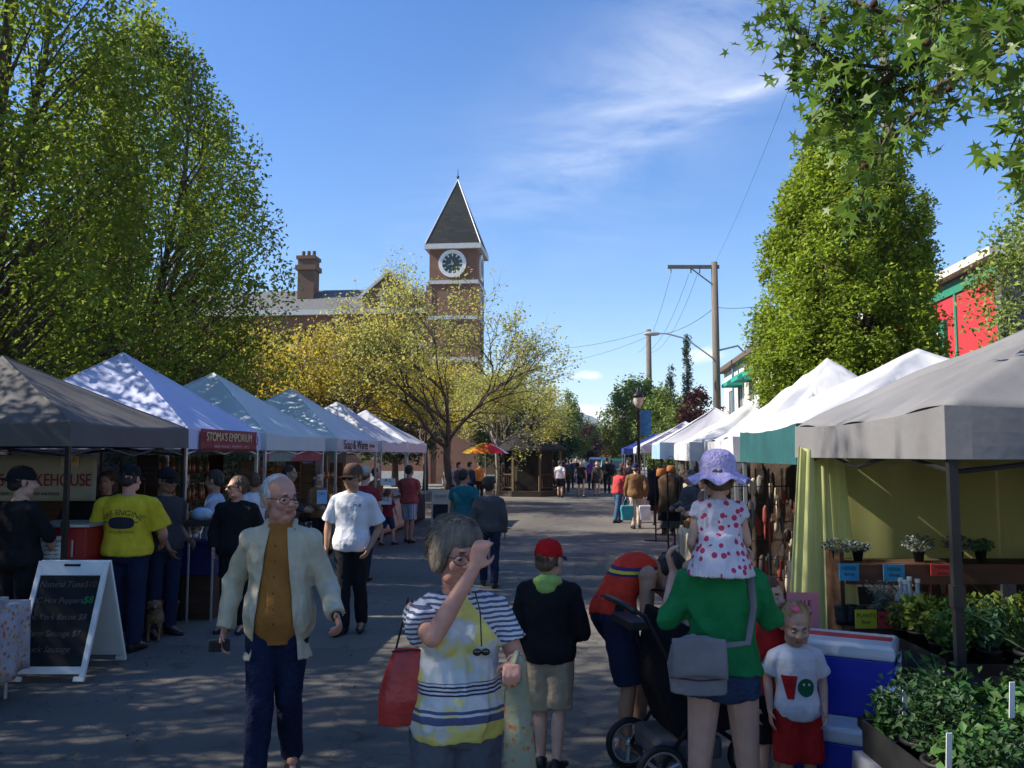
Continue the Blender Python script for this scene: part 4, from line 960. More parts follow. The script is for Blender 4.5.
# ================================================================ market canopies
canvas_blue = mat('canvas_pale_blue', (.62, .66, .88), .8, .04, 2, bump=.25, bscale=5, transl=.22)
canvas_white = mat('canvas_white', (.64, .64, .66), .8, .04, 2, bump=.3, bscale=5, transl=.22)
canvas_green = mat('canvas_pale_green', (.66, .74, .74), .8, .05, 2, bump=.25, bscale=5, transl=.22)
canvas_grey = mat('canvas_grey', (.135, .125, .12), .85, .08, 2, bump=.3, bscale=5, transl=.12)
canvas_silver = mat('canvas_silver', (.22, .215, .22), .75, .10, 2, bump=.35, bscale=4, transl=.15)
canvas_teal = mat('canvas_teal', (.022, .10, .105), .8, .15, 3, bump=.5, bscale=6, transl=.1)
canvas_navy = mat('canvas_navy', (.03, .05, .25), .8, .1, 3, transl=.1)
canvas_sky = mat('canvas_light_blue', (.35, .52, .68), .8, .1, 3, transl=.2)
def tent(label, x0, side, y0, y1, depth, roofm, valm, legm, peak=3.2, eave=2.22, vb=1.97, p=1.0, sag=.10, wr=.008, group=None, ev=0.0, scall=0.0, truss=True, seed=0):
    cx = x0+side*depth/2; cy = (y0+y1)/2; hx = depth/2; hy = (y1-y0)/2
    t = thing('canopy_tent', label, 'canopy', (cx, cy, 0), group=group); rs = random.Random(seed+int(y0*10)); ph = [rs.uniform(0, 6) for _ in range(6)]
    def f(a, c):
        x = a*2-1; y = c*2-1; m = max(abs(x), abs(y)); mn = min(abs(x), abs(y)); r = mn/m if m > 1e-6 else 0
        h = (1-m)**p*(peak-eave)
        h -= sag*4*m*(1-m)*(1-r*r)
        an = math.atan2(y, x); h += wr*math.sin(an*23+ph[0])*math.sin(m*PI)+wr*.8*math.sin(an*41+ph[1]+m*3)*m*(1-m)*3+wr*.7*math.sin(x*9+ph[2])*math.sin(y*8+ph[3])
        h -= .035*(1-r*r)*m**6*(1 if ev == 0 else 2)
        return (x*hx, y*hy, eave+h)
    b = MB(); n_ = 44; b.v = [f(i/n_, k/n_) for i in range(n_+1) for k in range(n_+1)]
    for i in range(n_):
        for k in range(n_):
            a_, b_, c_, d_ = i*(n_+1)+k, (i+1)*(n_+1)+k, (i+1)*(n_+1)+k+1, i*(n_+1)+k+1
            b.f += [(a_, b_, c_), (a_, c_, d_)] if (i < n_/2) == (k < n_/2) else [(a_, b_, d_), (b_, c_, d_)]
    b.m = [0]*len(b.f); b.build('canopy_roof', roofm, t, smooth=True, fix=True, solid=.004)
    b = MB()
    for sx in ((-1, 1) if wr < .02 else ()):
        for sy in (-1, 1): b.tube([Vector(f((1+sx*k/16)/2, (1+sy*k/16)/2))+Vector((0, 0, .004)) for k in range(17)], .011, 4, .5)
    if wr < .02: b.build('seam', roofm, t, fix=False)
    b = MB(); n = 26
    for (ax, ay, bx, by) in ((-1, -1, 1, -1), (1, -1, 1, 1), (1, 1, -1, 1), (-1, 1, -1, -1)):
        def g(a, c):
            x = ax+(bx-ax)*a; y = ay+(by-ay)*a; off = 1.004+.006*math.sin(a*31+ph[1])*c
            z = eave+.002-.035*(1-(2*a-1)**2)*(1 if ev == 0 else 2)
            if c > 0: z = eave-(eave-vb)*c+scall*abs(math.sin(a*PI*7))*(c == 1)
            return (x*hx*off, y*hy*off, z)
        b.grid(g, n, 4)
    b.build('valance', valm, t, smooth=False, fix=True, solid=.004)
    for sx in (-1, 1):
        for sy in (-1, 1):
            b = MB(); X = sx*(hx-.03); Y = sy*(hy-.03); b.box((X, Y, (eave-.08)/2), (.04, .04, eave-.08)); b.box((X, Y, .02), (.09, .09, .04)); b.box((X, Y, 1.25), (.055, .055, .10)); b.build('leg', legm, t)
    if truss:
        b = MB()
        for sy in (-1, 1):
            q = MB()
            for k in range(2):
                xa = -hx+.03+k*(hx-.03); xb = xa+hx-.03
                q.tube([(xa, sy*(hy-.035), eave-.31), (xb, sy*(hy-.035), eave-.14)], .012, 6); q.tube([(xa, sy*(hy-.03), eave-.14), (xb, sy*(hy-.03), eave-.31)], .012, 6)
            q.build('truss', legm, t)
        for sx in (-1, 1):
            q = MB()
            for k in range(2):
                ya = -hy+.03+k*(hy-.03); yb = ya+hy-.03
                q.tube([(sx*(hx-.035), ya, eave-.31), (sx*(hx-.035), yb, eave-.14)], .012, 6); q.tube([(sx*(hx-.03), ya, eave-.14), (sx*(hx-.03), yb, eave-.31)], .012, 6)
            q.build('truss', legm, t)
        b.tube([(0, 0, 2.1), (0, 0, peak-.03)], .015, 6)
        b.build('peak_pole', legm, t)
    return t
GL = 'canopies along the left side'; GR = 'canopies along the right side'
gt = tent('dark grey canopy nearest at the left edge', -4.80, -1, 7.35, 9.60, 3.1, canvas_grey, canvas_grey, black_metal, peak=2.95, eave=2.20, vb=1.98, group=GL, seed=1, sag=.05)
bt = tent('pale blue canopy with the maroon lettered banner on its edge', -4.88, -1, 9.75, 11.95, 3.0, canvas_blue, canvas_blue, grey_metal, peak=3.27, group=GL, seed=2)
gn = tent('pale green-white canopy with a red and grey cloth hung under its edge', -4.94, -1, 12.35, 15.10, 3.0, canvas_green, canvas_green, grey_metal, peak=3.28, group=GL, seed=3)
wt = tent('white canopy with black lettering on its edge, left row', -4.96, -1, 15.90, 18.90, 3.0, canvas_green, canvas_white, grey_metal, peak=3.3, group=GL, seed=4)
tent('white creased canopy behind the lettered white one', -4.98, -1, 19.40, 22.00, 3.0, canvas_white, canvas_white, grey_metal, peak=3.25, group=GL, seed=5, wr=.03, p=1.15)
tent('last white canopy of the left row beside the yellow tree', -4.98, -1, 22.20, 24.60, 3.0, canvas_white, canvas_white, grey_metal, peak=3.15, group=GL, seed=6, wr=.02)
st = tent('nearest silver-grey canopy at the right edge with a black corner post', 1.62, 1, 4.15, 7.15, 3.1, canvas_silver, canvas_silver, black_metal, peak=2.88, eave=2.13, vb=1.88, p=.92, sag=.06, wr=.022, group=GR, seed=7)
tent('white canopy with a teal edge beside the silver-grey one', 1.66, 1, 7.30, 10.10, 3.0, canvas_white, canvas_teal, grey_metal, peak=2.95, eave=2.16, vb=1.82, group=GR, seed=8, wr=.02)
tent('white canopy with a tall gathered peak in front of the hornbeam', 1.62, 1, 10.40, 13.35, 3.0, canvas_white, canvas_white, grey_metal, peak=3.22, eave=2.12, vb=1.82, p=1.35, sag=.02, wr=.04, group=GR, seed=9)
tent('white canopy with gathered peak in front of the white building', 1.58, 1, 14.75, 17.75, 3.0, canvas_white, canvas_white, grey_metal, peak=3.05, eave=2.12, vb=1.8, p=1.3, sag=.02, wr=.04, group=GR, seed=10)
tent('white canopy with a light blue edge under the plum tree', 1.50, 1, 20.65, 23.65, 3.0, canvas_white, canvas_sky, black_metal, peak=3.1, eave=2.2, vb=1.8, p=1.1, group=GR, seed=11)
tent('small white canopy further down the right row', 1.50, 1, 28.15, 31.15, 3.0, canvas_white, canvas_white, grey_metal, peak=3.05, group=GR, seed=12, p=1.1)
tent('white canopy next to the navy one far down the right row', 1.60, 1, 35.15, 38.15, 3.0, canvas_white, canvas_white, grey_metal, peak=3.0, group=GR, seed=13)
tent('navy blue canopy furthest down the right row', 1.30, 1, 42.15, 46.15, 3.4, canvas_navy, canvas_navy, grey_metal, peak=3.0, group=GR, seed=14)

# banners
maroon = mat('banner_maroon', (.24, .035, .04), .7, .08); gold = mat('lettering_gold', (.62, .50, .28), .6, .1); pinkish = mat('lettering_pink', (.55, .30, .28), .6, .05); blk = mat('lettering_black', (.02, .02, .025), .7, .05)
redl = mat('lettering_red', (.30, .02, .03), .7, .05)
def banner(name, label, c, w_, h_, rz, m, lines, edge=None, th=.01):
    t = thing(name, label, 'banner', c, rz); b = MB()
    b.grid(lambda a, q: ((a-.5)*w_, .012*math.sin(a*7)+.006*math.sin(a*19+q*3), (q-.5)*h_), 30, 6); b.build('cloth', m, t, smooth=True, solid=.004)
    for (tx, sz, mm, x, z, sx) in lines: text_mesh(tx, sz, mm, 'lettering', t, (x, -.022, z), (R(90), 0, 0), .002, sx)
    return t
# rz=+90 deg turns a board facing -Y to face +X
banner('stall_banner', 'maroon banner with cream lettering on the edge of the pale blue canopy', (-4.845, 10.9, 2.09), 1.75, .27, R(90), maroon, [("STOMA'S EMPORIUM", .155, gold, -.06, .035, .98), ('FRESH BAKING  PRESERVES  GIFTS', .055, pinkish, 0, -.085, 1.3), ('U', .19, redl, .79, 0.0, 1)])
banner('stall_banner', 'black script lettering strip on the white canopy edge, left row', (-4.95, 17.3, 2.10), 2.7, .22, R(90), canvas_white, [('Soap & Wares', .26, blk, -.15, .0, 1.15), ('By Hand', .12, blk, 1.05, .0, 1)])
redcloth = mat('cloth_dull_red', (.30, .07, .08), .9, .15); greycl = mat('cloth_grey_green', (.22, .25, .22), .9, .15)
t = thing('hanging_cloth', 'red and grey-green cloth hung under the edge of the pale green-white canopy', 'cloth', (-4.98, 13.7, 1.98), R(90)); b = MB()
b.mi = 0; b.grid(lambda a, q: ((a-.5)*2.6, .015*math.sin(a*12), -.34*q+.16), 26, 5); b.m = [0 if (i//5)/26 > .62-((i % 5)/5)*.25 or (i//5)/26 < .06 else 1 for i in range(len(b.f))]
b.build('cloth', [redcloth, greycl], t, solid=.004)
ivory = mat('banner_ivory', (.42, .38, .29), .85, .12, 3)
banner('stall_banner', 'ivory banner with dark red SMOKEHOUSE lettering inside the grey canopy', toworld(-5.62, 9.75, 1.64), 1.75, .52, YAW+R(0), ivory, [("ISLAND'S SMOKEHOUSE", .20, redl, .04, -.03, .74), ('SMOKED SALMON AND SAUSAGE', .05, blk, .1, -.18, 1.0)])
t = thing('picture_panel', 'small orange and gold picture pinned above the SMOKEHOUSE lettering', 'picture', toworld(-5.02, 9.70, 1.83), YAW); b = MB(); b.box((0, 0, 0), (.2, .01, .12)); b.build('panel', gold, t); b = MB(); b.ell((-.03, -.012, 0), (.04, .01, .03)); b.ell((.04, -.012, .01), (.04, .01, .025)); b.build('image', mat('salmon_orange', (.6, .2, .06), .7, .2), t)

# ================================================================ street furniture
# gazebo
gz = W(529, 40.5); g = thing('gazebo', 'dark wooden gazebo with two-tier roof standing in the street by the yellow tree', 'gazebo', (gz.x, gz.y, 0), R(22.5))
oct_ = lambda r, z: [(r*math.cos(2*PI*k/8), r*math.sin(2*PI*k/8), z) for k in range(8)]
b = MB(); b.loft([oct_(1.75, 0), oct_(1.75, .25)]); b.build('base', mat('deck_dark', (.05, .035, .03), .9), g)
rdk = mat('shingle_dark', (.018, .017, .018), .9, .3, 12, bump=.5)
b = MB(); b.loft([oct_(1.95, 2.1), oct_(1.9, 2.2), oct_(1.1, 2.75), oct_(.5, 3.05)]); b.build('roof', rdk, g)
b = MB(); b.loft([oct_(.42, 3.05), oct_(.42, 3.35)]); b.loft([oct_(.6, 3.35), oct_(.3, 3.62), oct_(.03, 4.1)]); b.build('cupola', rdk, g)
for k in range(8):
    a = 2*PI*k/8; b = MB(); b.box((1.6*math.cos(a), 1.6*math.sin(a), 1.17), (.10, .10, 1.9), a); b.build('post', mat('post_tan', (.12, .085, .05), .8, .2), g)
    if k != 5:
        a2 = 2*PI*(k+1)/8; b = MB(); p0 = Vector((1.6*math.cos(a), 1.6*math.sin(a), 0)); p1 = Vector((1.6*math.cos(a2), 1.6*math.sin(a2), 0))
        for z in (.4, 1.0): b.tube([p0+Vector((0, 0, z)), p1+Vector((0, 0, z))], .035, 6)
        for q in range(1, 8): c = p0.lerp(p1, q/8); b.tube([c+Vector((0, 0, .4)), c+Vector((0, 0, 1.0))], .02, 5)
        b.build('railing', dark_wood, g)
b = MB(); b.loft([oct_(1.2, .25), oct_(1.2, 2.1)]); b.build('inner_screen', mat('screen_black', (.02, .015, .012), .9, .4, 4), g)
# striped parasol
ucol = [mat('gore_red', (.75, .03, .06), .7, .05, transl=.4), mat('gore_orange', (.85, .25, .03), .7, .05, transl=.4), mat('gore_yellow', (.85, .60, .06), .7, .05, transl=.4), mat('gore_white', (.75, .72, .8), .7, .05, transl=.4), mat('gore_purple', (.25, .12, .45), .7, .05, transl=.4)]
up_ = W(485, 33); u_ = thing('parasol', 'red, yellow and orange striped parasol beside the slim yellow tree', 'parasol', (up_.x, up_.y, 0))
b = MB(); b.tube([(0, 0, 0), (0, 0, 2.35)], .022, 8); b.build('pole', white_paint, u_)
b = MB(); order = [2, 1, 0, 3, 4, 0, 2, 1]
for k in range(8):
    a0 = 2*PI*k/8+PI+.3; a1 = a0+2*PI/8; b.mi = order[k]
    for j in range(5):
        r0 = .95*j/5; r1 = .95*(j+1)/5; z0 = 2.38-.42*(j/5)**1.5; z1 = 2.38-.42*((j+1)/5)**1.5
        b.add([(r0*math.cos(a0), r0*math.sin(a0), z0), (r1*math.cos(a0), r1*math.sin(a0), z1), (r1*math.cos(a1), r1*math.sin(a1), z1), (r0*math.cos(a1), r0*math.sin(a1), z0)], [(0, 1, 2, 3)])
b.build('canopy', ucol, u_, solid=.004)
b = MB(); b.cyl((0, 0), .25, 0, .08, 16); b.build('base', concrete, u_)
# lamp post with banner
lp = W(639.5, 29); l = thing('street_lamp', 'black cast-iron lamp post with lantern, hanging a blue banner', 'street lamp', (lp.x, lp.y, 0))
b = MB(); b.lathe((0, 0, 0), [(.16, 0), (.16, .12), (.11, .2), (.09, .6), (.06, .7), (.05, 3.35), (.07, 3.4), (.045, 3.45), (.045, 3.5)], 12); b.build('pole', black_metal, l, smooth=True)
b = MB(); b.lathe((0, 0, 0), [(.06, 3.5), (.15, 3.66), (.17, 3.84), (.15, 3.87)], 14); b.build('globe', mat('lamp_glass', (.62, .56, .42), .3, .05, transl=.3), l, smooth=True)
b = MB(); b.lathe((0, 0, 0), [(.20, 3.86), (.18, 3.95), (.10, 4.03), (.04, 4.08), (.02, 4.2), (.005, 4.24)], 14); b.build('lamp_cap', black_metal, l, smooth=True)
b = MB(); b.box((.25, 0, 3.0), (.38, .01, .85)); bb_ = b.build('banner', mat('banner_blue', (.05, .20, .34), .7, .25, 5), l)
b = MB(); b.tube([(0, 0, 3.45), (.5, 0, 3.45)], .012, 6); b.build('banner_arm', black_metal, l)
# utility poles and wires
pole_wood = mat('pole_wood', (.15, .125, .10), .95, .25, 3, bump=.5, stretch=(8, 8, .4))
def pole(label, u, d, H, r, arms, lean=0):
    q = W(u, d, 0, H*.5); t = thing('utility_pole', label, 'utility pole', (q.x, q.y, 0), YAW)
    b = MB(); b.tube([(0, 0, -.1), (0, 0, H)], [r, r*.75], 12); b.build('pole', pole_wood, t, smooth=True)
    for (x0, x1, z, br) in arms:
        b = MB(); b.b2(x0, x1, -.07, .07, z-.09, z+.09); b.tube([(x0*.55+x1*.45 if abs(x0) > abs(x1) else x0*.45+x1*.55, -.08, z-.1), (0, -.08, z-1.05)], .035, 6); ar = b.build('crossarm', pole_wood, t)
        for f_ in (.06, .45, .62): b = MB(); X = x0+(x1-x0)*f_; b.lathe((X, 0, z-.34), [(.02, 0), (.05, .04), (.03, .1), (.05, .14), (.02, .25)], 8); b.build('insulator', grey_metal, ar)
    return t, q
pa, qa = pole('tall weathered utility pole with one-sided crossarm pointing left', 716.5, 44, 12.0, .22, [(-2.45, .25, 11.75, 1)])
arm = MB(); arm.tube([(0, 0, 4.9+1.9), (-1.6, -.3, 7.9), (-2.6, -.4, 8.15), (-3.6, -.4, 8.2)], .04, 8); arm.build('lamp_arm', grey_metal, pa, smooth=True)
arm = MB(); arm.ell((-3.4, -.4, 8.15), (.45, .16, .12)); arm.build('lamp_head', mat('lamp_grey', (.35, .36, .36), .5), pa, smooth=True)
arm = MB(); arm.tube([(0, 0, 7.3), (1.2, .2, 7.6), (1.9, .3, 6.9)], .05, 8); arm.lathe((2.2, .3, 6.0), [(.2, 0), (.24, .1), (.24, .9), (.1, 1.05)], 10); arm.build('transformer', grey_metal, pa, smooth=True)
pb, qb = pole('shorter utility pole further down the street by the conifers', 649.5, 62, 11.1, .24, [])
arm = MB(); arm.b2(-1.1, 1.1, -.06, .06, 5.6, 5.75); arm.build('crossarm', pole_wood, pb)
pc, qc = pole('pale utility pole rising behind the top of the hornbeam', 892, 21.5, 13.2, .17, [])
wire_m = mat('wire', (.02, .02, .02), .6)
def wire(label, a, b_, sag, r=.014):
    a = Vector(a); b_ = Vector(b_); m = MB(); m.tube([a.lerp(b_, k/14)-Vector((0, 0, sag*4*(k/14)*(1-k/14))) for k in range(15)], r, 5)
    o = m.build('power_line', wire_m, fix=False); tag(o, label, 'wire', 'overhead wires'); return o
T = lambda q, z, dx=0: Vector((q.x+dx*math.cos(YAW), q.y+dx*math.sin(YAW), z))
wire('thin wire from the shorter pole out to the left across the street', T(qb, 11.0), P(480, 338, 85), 1.2)
wire('second thin wire from the shorter pole out to the left, just lower', T(qb, 10.6), P(470, 352, 85), 1.6, .012)
wire('wire between the two street poles', T(qb, 10.8), T(qa, 9.6), .5)
wire('wire from the tall pole toward the white building', T(qa, 9.6), (10.5, 30, 9.0), .7)
for k, (dz, lb_) in enumerate(((0, 'topmost'), (-.55, 'middle'), (-1.05, 'lowest'))):
    wire(lb_+' of the three wires running up to the right from behind the hornbeam', (qc.x, qc.y, 11.1+dz), (9.5, 2.0, 11.0+dz*.8), .5, .012)
for k, x_ in enumerate((-2.3, -1.35, -.9)):
    wire(('leftmost', 'middle', 'rightmost')[k]+' of the thin wires hanging from the tall pole crossarm', T(qa, 11.35, x_), T(qb, 9.4, -.8+.5*k), .9, .009)
wire('single faint wire crossing the open sky', T(qa, 11.9), (4.5, 3, 13.5), .8, .005)
# traffic-type far details: parked cars
def car(label, u, d, rz, m, L=4.4, g='cars parked at the end of the street'):
    q = W(u, d); t = thing('parked_car', label, 'car', (q.x, q.y, 0), rz, g)
    pr = [(-2.2, .35), (-2.2, .95), (-2.05, 1.05), (-1.9, 1.55), (-1.5, 1.68), (.4, 1.66), (1.0, 1.1), (2.0, .95), (2.2, .7), (2.2, .35)]
    b = MB(); rings = []
    for x, i_ in ((-.88, .06), (-.8, 0), (.8, 0), (.88, .06)): rings.append([(x*(1-.12*(z > 1.1)), y*(1-i_*.3), z-i_*(z > 1)) for y, z in pr])
    b.loft(rings); b.build('body', m, t, bevel=.03)
    b = MB(); b.box((0, -1.99, 1.32), (1.2, .03, .38), 0, (R(-17), 0)); b.build('rear_window', glass, t)
    b = MB(); b.box((0, .78, 1.36), (1.25, .03, .55), 0, (R(47), 0)); b.build('windscreen', glass, t)
    for sx in (-1, 1):
        b = MB(); b.box((sx*.80, -.55, 1.33), (.03, 2.0, .36)); b.build('side_window', glass, t)
        b = MB(); b.box((sx*.7, -2.2, .85), (.22, .05, .2)); b.build('tail_light', mat('tail_red', (.5, .02, .02), .3), t)
        b = MB(); b.box((sx*.65, 2.19, .72), (.28, .05, .13)); b.build('headlight', mat('head_light', (.7, .7, .7), .2), t)
        for y in (-1.35, 1.4):
            b = MB(); b.loft([[(x, y+.33*math.cos(a), .33+.33*math.sin(a)) for a in [2*PI*k/18 for k in range(18)]] for x in (sx*.72, sx*.93)]); b.build('wheel', shoe_k, t)
    return t
car('dark green car with its back to the street end, beyond the red-topped woman', 613, 57, 0.0, mat('car_green', (.015, .07, .04), .3, .05, spec=.6))
car('white car further off between the walkers', 598, 78, 0.0, mat('car_white', (.6, .6, .62), .3, .03, spec=.6))
car('silver car at the right kerb beyond the navy canopy', 625, 68, 0.0, mat('car_silver', (.3, .31, .33), .3, .03, spec=.6))
car('dark parked car seen dimly through the sheer yellow-green curtain', 905, 15.56, 0.0, mat('car_dark', (.02, .02, .022), .3, .05, spec=.6), g=None)
# hedge behind left canopies
hedge_m = leafmat('leaf_hedge', (.05, .085, .02), transl=.3)
for k, (x, y, L, h) in enumerate(((-9.9, 21.0, 8, 1.7), (-9.9, 12, 7, 1.4))):
    rng = np.random.default_rng(5+k); n = 9000; pts = np.stack([rng.uniform(-.45, .45, n), rng.uniform(-L/2, L/2, n), rng.uniform(.1, h, n)], 1); sgn = rng.integers(0, 3, n)
    pts[sgn == 0, 0] = .45+rng.normal(size=(sgn == 0).sum())*.05; pts[sgn == 1, 2] = h+rng.normal(size=(sgn == 1).sum())*.05
    o = bpy.data.objects.new('hedge', leaves('hedge', pts, .09, hedge_m, rng)); COL.objects.link(o); o.location = (x, y, .1); tag(o, ('clipped green hedge behind the far left canopies', 'clipped green hedge behind the near left canopies')[k], 'hedge')
# ================================================================ stalls and goods
def table(label, x, y, w_, d_, h=.75, rz=0.0, topm=white_paint):
    t = thing('folding_table', label, 'table', (x, y, 0), rz); b = MB(); b.box((0, 0, h-.02), (w_, d_, .04)); b.build('tabletop', topm, t, bevel=.008)
    for sx in (-1, 1):
        for sy in (-1, 1): b = MB(); b.tube([(sx*(w_/2-.1), sy*(d_/2-.08), 0), (sx*(w_/2-.1), sy*(d_/2-.08), h-.04)], .015, 8); b.build('leg', grey_metal, t)
    return t
def drape(label, x, y, w_, d_, h, drop, m, rz=0.0, seed=0, name='tablecloth', cat='tablecloth'):
    b = MB(); hx, hy = w_/2+.012, d_/2+.012; per = []; n = 26
    for (ax, ay, bx, by) in ((-1, -1, 1, -1), (1, -1, 1, 1), (1, 1, -1, 1), (-1, 1, -1, -1)):
        for i in range(n): per.append((ax+(bx-ax)*i/n, ay+(by-ay)*i/n))
    rings = []; N_ = len(per); ph = seed*1.7
    rings.append([(x_*.01, y_*.01, h+.006) for x_, y_ in per]); rings.append([(x_*hx*.97, y_*hy*.97, h+.006) for x_, y_ in per])
    for k in range(7):
        t = k/6; z = h+.004-drop*t; rings.append([((x_*hx)*(1+.02*t)+.03*t*math.sin(i*.55+ph)*abs(x_), (y_*hy)*(1+.03*t)+.03*t*math.sin(i*.62+ph)*abs(y_), z-.02*t*math.sin(i*.21)) for i, (x_, y_) in enumerate(per)])
    b.loft(rings, False); o = b.build(name, m, smooth=True, loc=(x, y, 0), rz=rz, solid=.003); return tag(o, label, cat)
def dotted(name, base, dots, scale=14, thr=.33, col3=None):
    m = cloth(name, base); N, L, b = nodes_of(m); src = b.inputs['Base Color'].links[0].from_socket
    tc = N.new('ShaderNodeTexCoord'); v = N.new('ShaderNodeTexVoronoi'); v.inputs['Scale'].default_value = scale; L.new(tc.outputs['Object'], v.inputs['Vector'])
    lt = N.new('ShaderNodeMath'); lt.operation = 'LESS_THAN'; lt.inputs[1].default_value = thr; L.new(v.outputs['Distance'], lt.inputs[0])
    mx = N.new('ShaderNodeMixRGB'); L.new(lt.outputs[0], mx.inputs[0]); L.new(src, mx.inputs[1]); mx.inputs[2].default_value = (*dots, 1)
    if col3:
        w2 = N.new('ShaderNodeMixRGB'); w2.inputs[1].default_value = (*dots, 1); w2.inputs[2].default_value = (*col3, 1); sp_ = N.new('ShaderNodeSeparateXYZ'); L.new(v.outputs['Color'], sp_.inputs[0]); L.new(sp_.outputs[0], w2.inputs[0]); L.new(w2.outputs[0], mx.inputs[2])
    L.new(mx.outputs[0], b.inputs['Base Color']); return m
floral = dotted('cloth_floral', (.42, .38, .42), (.40, .14, .12), 24, .36, (.55, .35, .10)); dotblack = dotted('cloth_black_dotted', (.02, .02, .022), (.45, .42, .38), 8, .30)
beige = cloth('cloth_beige', (.48, .40, .28)); burl = cloth('cloth_burlap', (.25, .18, .11)); darkcl = cloth('cloth_dark', (.03, .03, .035)); purple = cloth('cloth_purple', (.06, .03, .16))
# simple goods ---------------------------------------------------------
def mk(name, label, cat, group, parts, loc, rz=0.0):
    """parts: list of (part name, MB, material, smooth)"""
    t = thing(name, label, cat, loc, rz, group)
    for (n_, b, m, sm_) in parts: b.build(n_, m, t, smooth=sm_)
    return t
L_ = lambda prof, n=12: MB().lathe((0, 0, 0), prof, n)
jar_glass = mat('jar_amber', (.35, .13, .03), .15, .3, 8, spec=.7); jar_red = mat('jar_red', (.30, .03, .03), .15, .3, 8, spec=.7); jar_y = mat('jar_yellow', (.5, .35, .06), .2, .3, 8, spec=.7); lidm = mat('lid_gold', (.5, .4, .2), .4, .1, metal=.5)
def jar(m, lab, grp, loc): return mk('jar', lab, 'jar', grp, [('glass', L_([(.035, 0), (.04, .01), (.04, .09), (.03, .105)]), m, True), ('lid', L_([(.034, .105), (.034, .125)]), lidm, False), ('paper_label', L_([(.0405, .025), (.0405, .075)]), paper, True)], loc)
def bottle(m, lab, grp, loc): return mk('bottle', lab, 'bottle', grp, [('glass', L_([(.035, 0), (.038, .01), (.038, .17), (.014, .22), (.014, .27)]), m, True), ('cap', L_([(.017, .27), (.017, .295)]), white_paint, False)], loc)
def basket(m, lab, grp, loc, r=.16, h=.12, fill=None, rz=0):
    b = MB(); b.lathe((0, 0, 0), [(r*.75, 0), (r, h), (r*1.04, h+.012), (r*.92, h+.008), (r*.7, h*.5)], 18); ps = [('basket_body', b, m, True)]
    if fill:
        f_ = MB(); rr = random.Random(int(loc[0]*100+loc[1]*10))
        for _ in range(14): a = rr.uniform(0, 6.28); q = r*.75*rr.uniform(0, 1)**.5; f_.ell((q*math.cos(a), q*math.sin(a), h+rr.uniform(-.01, .035)), (.036, .04, .034), None, 8, 6)
        ps.append(('contents', f_, fill, True))
    return mk('basket', lab, 'basket', grp, ps, loc, rz)
def crate(lab, grp, loc, w_=.4, d_=.3, h=.2, m=mid_wood, rz=0, fill=None):
    b = MB(); t_ = .012
    b.b2(-w_/2, w_/2, -d_/2, d_/2, 0, t_)
    for k in range(3):
        z0 = t_+k*(h-t_)/3+.004; z1 = t_+(k+1)*(h-t_)/3-.008
        b.b2(-w_/2, w_/2, -d_/2-t_, -d_/2, z0, z1); b.b2(-w_/2, w_/2, d_/2, d_/2+t_, z0, z1); b.b2(-w_/2-t_, -w_/2, -d_/2, d_/2, z0, z1); b.b2(w_/2, w_/2+t_, -d_/2, d_/2, z0, z1)
    for sx in (-1, 1):
        for sy in (-1, 1): b.box((sx*(w_/2-.01), sy*(d_/2-.01), h/2), (.025, .025, h))
    ps = [('box', b, m, False)]
    if fill:
        f_ = MB(); rr = random.Random(int(loc[0]*91+loc[1]*17))
        for _ in range(24): f_.ell((rr.uniform(-.45, .45)*w_, rr.uniform(-.42, .42)*d_, h-.02+rr.uniform(-.02, .03)), (.035, .04, .03), None, 8, 6)
        ps.append(('contents', f_, fill, True))
    return mk('crate', lab, 'crate', grp, ps, loc, rz)
bread = mat('bread', (.42, .22, .08), .8, .3, 10, bump=.3); orange_f = mat('fruit_orange', (.70, .25, .04), .5, .2, 10); green_v = mat('veg_green', (.08, .2, .03), .6, .3, 10); wicker = mat('wicker', (.28, .17, .08), .85, .35, 60, bump=.8, bscale=60)
red_f = mat('fruit_red', (.4, .03, .02), .4, .2, 10)
YS = lambda x: -.4 if x < 0 else .15
def spread(fn, n, x0, x1, y0, y1, z, seed, **k):
    """n copies scattered over a table; the first is built, the rest copied"""
    rr = random.Random(seed); first = None; y0 += YS(x0); y1 += YS(x0)
    for i in range(n):
        x = rr.uniform(x0, x1); y = y0+(y1-y0)*(i+.5)/n+rr.uniform(-.02, .02)
        if first is None: first = fn((x, y, z))
        else: copy_tree(first, loc=(x, y, z), rz=rr.uniform(0, 6))
# ---- near grey stall ------------------------------------------------
q = toworld(-4.22, 6.6, 0); table('small table at the lower left corner under a floral cloth', q.x-.1, q.y, .9, .62, .74, YAW)
drape('pale floral tablecloth hanging at the lower left corner', q.x-.1, q.y, .9, .62, .74, .55, floral, YAW, 2)
clear = mat('clear_plastic', (.55, .57, .6), .15, .1, alpha=.45, spec=.6)
for k in range(5):
    zz = .747+(.085 if k > 2 else 0); xx = (-.24, .02, .28, -.1, .18)[k]; c = Vector((q.x, q.y, zz))+Matrix.Rotation(YAW, 3, 'Z') @ Vector((xx, -.12+.02*k, 0))
    t = thing('plastic_box', ('back', 'middle', 'right-hand', 'upper left', 'upper right')[k]+' clear plastic berry box on the floral tablecloth', 'box', c, YAW); b = MB(); b.b2(-.11, .11, -.07, .07, 0, .08); b.build('tub', clear, t, bevel=.008)
    b = MB(); rr = random.Random(k)
    for _ in range(26): b.ell((rr.uniform(-.09, .09), rr.uniform(-.055, .055), rr.uniform(.015, .055)), (.013,)*3, None, 7, 5)
    b.build('berries', mat('berry', (.12, .02, .05), .4, .3, 9), t, smooth=True)
redpaint = mat('cooker_red', (.28, .015, .015), .4, .1)
